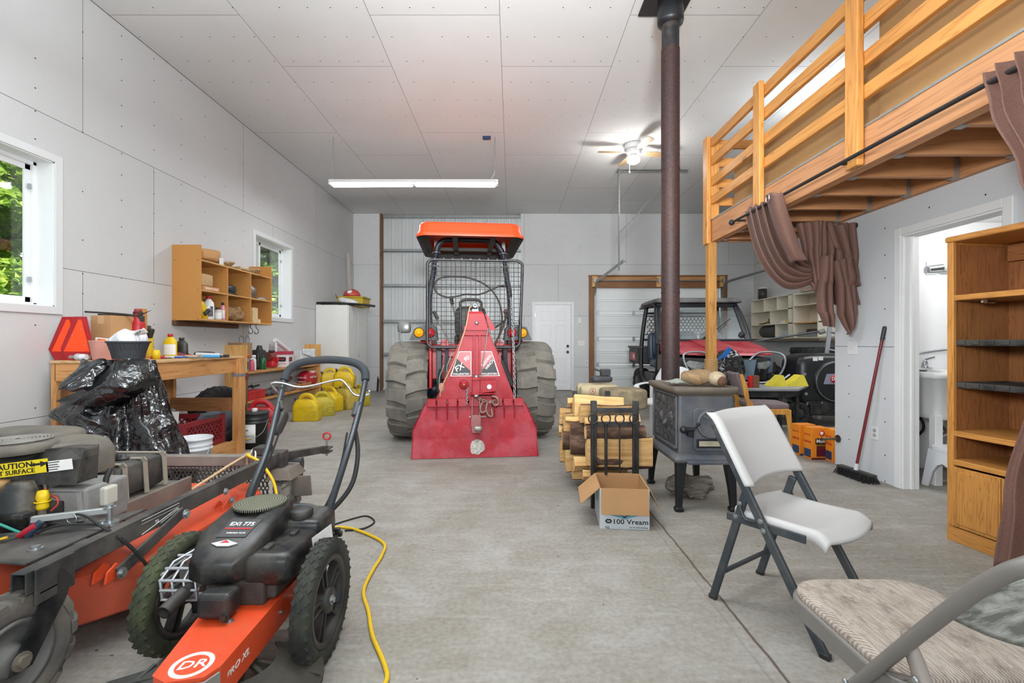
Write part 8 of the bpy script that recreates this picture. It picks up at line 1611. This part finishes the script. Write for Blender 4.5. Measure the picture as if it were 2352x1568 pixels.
for sx in (-1,1):
    o = MB().tube([(sx*.178,-.20,.53),(sx*.178,-.50,0)],.0125,12).build('rear_leg', tg, TC); MB().tube([(sx*.178,-.178,.568),(sx*.178,-.2,.53),(sx*.178,-.225,.487)],[.009,.0145,.0155],14).build('leg_cap', mat('cap_beige','#9a9089',.5), o)
    m = MB(); m.bar((sx*.196,-.12,.452),(sx*.19,-.225,.50),.004,.02,(1,0,0)); m.build('link', tg, TC, .001); m = MB()
    for p in ((sx*.2,-.125,.455),(sx*.196,-.222,.499),(sx*.22,-.065,.38)): m.ball(p,(.005,.008,.008),10,8)
    m.split('rivet', steel, TC)
fr_o = rrect(.40,.42,.09,8); 
m = MB(); m.loft([[(x,y+.02,z) for x,y in fr_o] for z in (.405,.447)]+[[(x*.97,y*.97+.02,.452) for x,y in fr_o]],False); m.build('seat_pan', tg, TC, .004)
m = MB(); m.loft([[(x*f,y*f+.02,z) for x,y in fr_o] for f,z in ((.955,.45),(.965,.458),(.955,.468),(.88,.478),(.7,.484),(.3,.487))],True); m.build('seat_pad', CRD, TC)
def bks(u, v, off=0):
    s = .60+.235*v; cu_ = (2*u-1)**2; x = -.176+.352*u; y = -.24-.75*(s-.60)-.045*(1-cu_)-.0; r_ = 1
    z = s-(.03*(cu_)*(v-.5)*2 if False else 0)+.05*cu_*(1-v)-.035*cu_*v
    return V((x, y+off*.8, z+off*.6))
m = MB(); m.grid(30,16,lambda u,v: bks(u,v),True); shellm = NT('vinyl_shell'); n_ = shellm.noise(16, shellm.mapping((2,.7,.7),rot=(0,0,.6)), 5, .7, .5); shellm.fin(shellm.ramp(n_,[(.42,lin('#7d7f7c')),(.5,lin('#a9ada9')),(.62,lin('#c9ccca'))]),.3); m.build('back_shell', shellm.m, TC, 0, solid=.004)
m = MB(); m.grid(30,16,lambda u,v: bks(.02+.96*u,.02+.96*v,.004+.03*(sin(PI*min(1,max(0,u)))*sin(PI*v))**.45),True); m.build('back_pad', CRD, TC, 0, solid=.004)
# ---------------------------------------------------------------- daylight, lamps, camera
w = bpy.data.worlds.new('world'); bpy.context.scene.world = w; w.use_nodes = True
nt = w.node_tree; bg = nt.nodes['Background']; bg.inputs[0].default_value = (.88,.95,1,1); bg.inputs[1].default_value = 1.0
def light(name, typ, loc, rot, energy, col=(1,1,1), size=None, sy=None):
    l = bpy.data.lights.new(name, typ); l.energy = energy; l.color = col
    if size and typ == 'AREA': l.shape = 'RECTANGLE'; l.size = size; l.size_y = sy or size
    o = bpy.data.objects.new(name, l); C.objects.link(o); o.location = loc; o.rotation_euler = rot; return o
s = light('sun', 'SUN', (0,0,20), (0, R(33), R(0)), 11.0, (1,.95,.86)); s.data.angle = .01
light('fan_lamp', 'POINT', (1.89,7.2,3.84), (0,0,0), 28, (1,.97,.92)).data.shadow_soft_size = .09
# added fill lamps out of view, shaped as strip lights: two over the doorway bay, one in the right bay behind the loft
for k_, (x, y, z, dn, up) in enumerate( ((-1.6,2.3,3.45,30,75),(.1,2.2,3.45,24,60),(4.6,5.6,3.5,50,32))):
    h_ = MB().box(x-1.22,x+1.22,y-.06,y+.06,z+.004,z+.016).cyl((x-1.1,y,z+.01),(x-1.1,y,ZC),.004,n=6).cyl((x+1.1,y,z+.01),(x+1.1,y,ZC),.004,n=6); struct(h_.build('trim_%d' % (k_+4), whitep))  # unseen housing and rods made up to carry each added fill lamp
    light('strip_and_fill_light', 'AREA', (x,y,z), (0,0,0), dn, (.94,.98,1), 2.4, .15); light('strip_and_fill_light', 'AREA', (x,y,z+.02), (PI,0,0), up, (.88,.96,1), 2.4, .15)
light('strip_and_fill_light', 'AREA', (-1.46,6.94,3.47), (0,0,0), 40, (.94,.98,1), 2.4, .12)
light('fill_flash', 'AREA', (-.5,-.6,1.75), (R(126),0,R(-6)), 36, (.94,.98,1), 1.0, .8)  # unseen flash added behind the camera to lift the ceiling
for p, q, e, a in (((.25,-.5,1.9),(.2,8.5,3.4),1500,64),((-1.0,-.5,1.8),(3.1,4.0,1.9),480,60),((1.0,-.5,1.9),(-3.7,4.6,2.2),480,70)):
    f_ = light('fill_flash', 'SPOT', p, (V(q)-V(p)).to_track_quat('-Z','Y').to_euler(), e, (.95,.985,1)); f_.data.spot_size = R(a); f_.data.spot_blend = 1.0; f_.data.shadow_soft_size = .3  # unseen flashes added to brighten the far end, partition and left wall
light('washroom_lamp', 'POINT', (4.0,3.4,2.05), (0,0,0), 22, (1,.98,.95)).data.shadow_soft_size = .06
cam = bpy.data.cameras.new('camera'); co = bpy.data.objects.new('camera', cam); C.objects.link(co)
co.location = (0,0,EYE); co.rotation_euler = (PI/2,0,0); cam.sensor_width = 36; cam.lens = F/2352*36; cam.clip_start = .02; cam.clip_end = 200
cam.shift_x = (1176-CX)/2352; cam.shift_y = (CY-784)/2352
sc = bpy.context.scene; sc.camera = co
vs = sc.view_settings; vs.view_transform = 'Standard'; vs.look = 'None'; vs.gamma = 1; vs.use_curve_mapping = False; vs.exposure = 0.24
sc.cycles.max_bounces = 7; sc.cycles.diffuse_bounces = 4; sc.cycles.transparent_max_bounces = 12; sc.cycles.sample_clamp_indirect = 6; sc.cycles.caustics_reflective = False; sc.cycles.caustics_refractive = False; sc.cycles.use_denoising = True
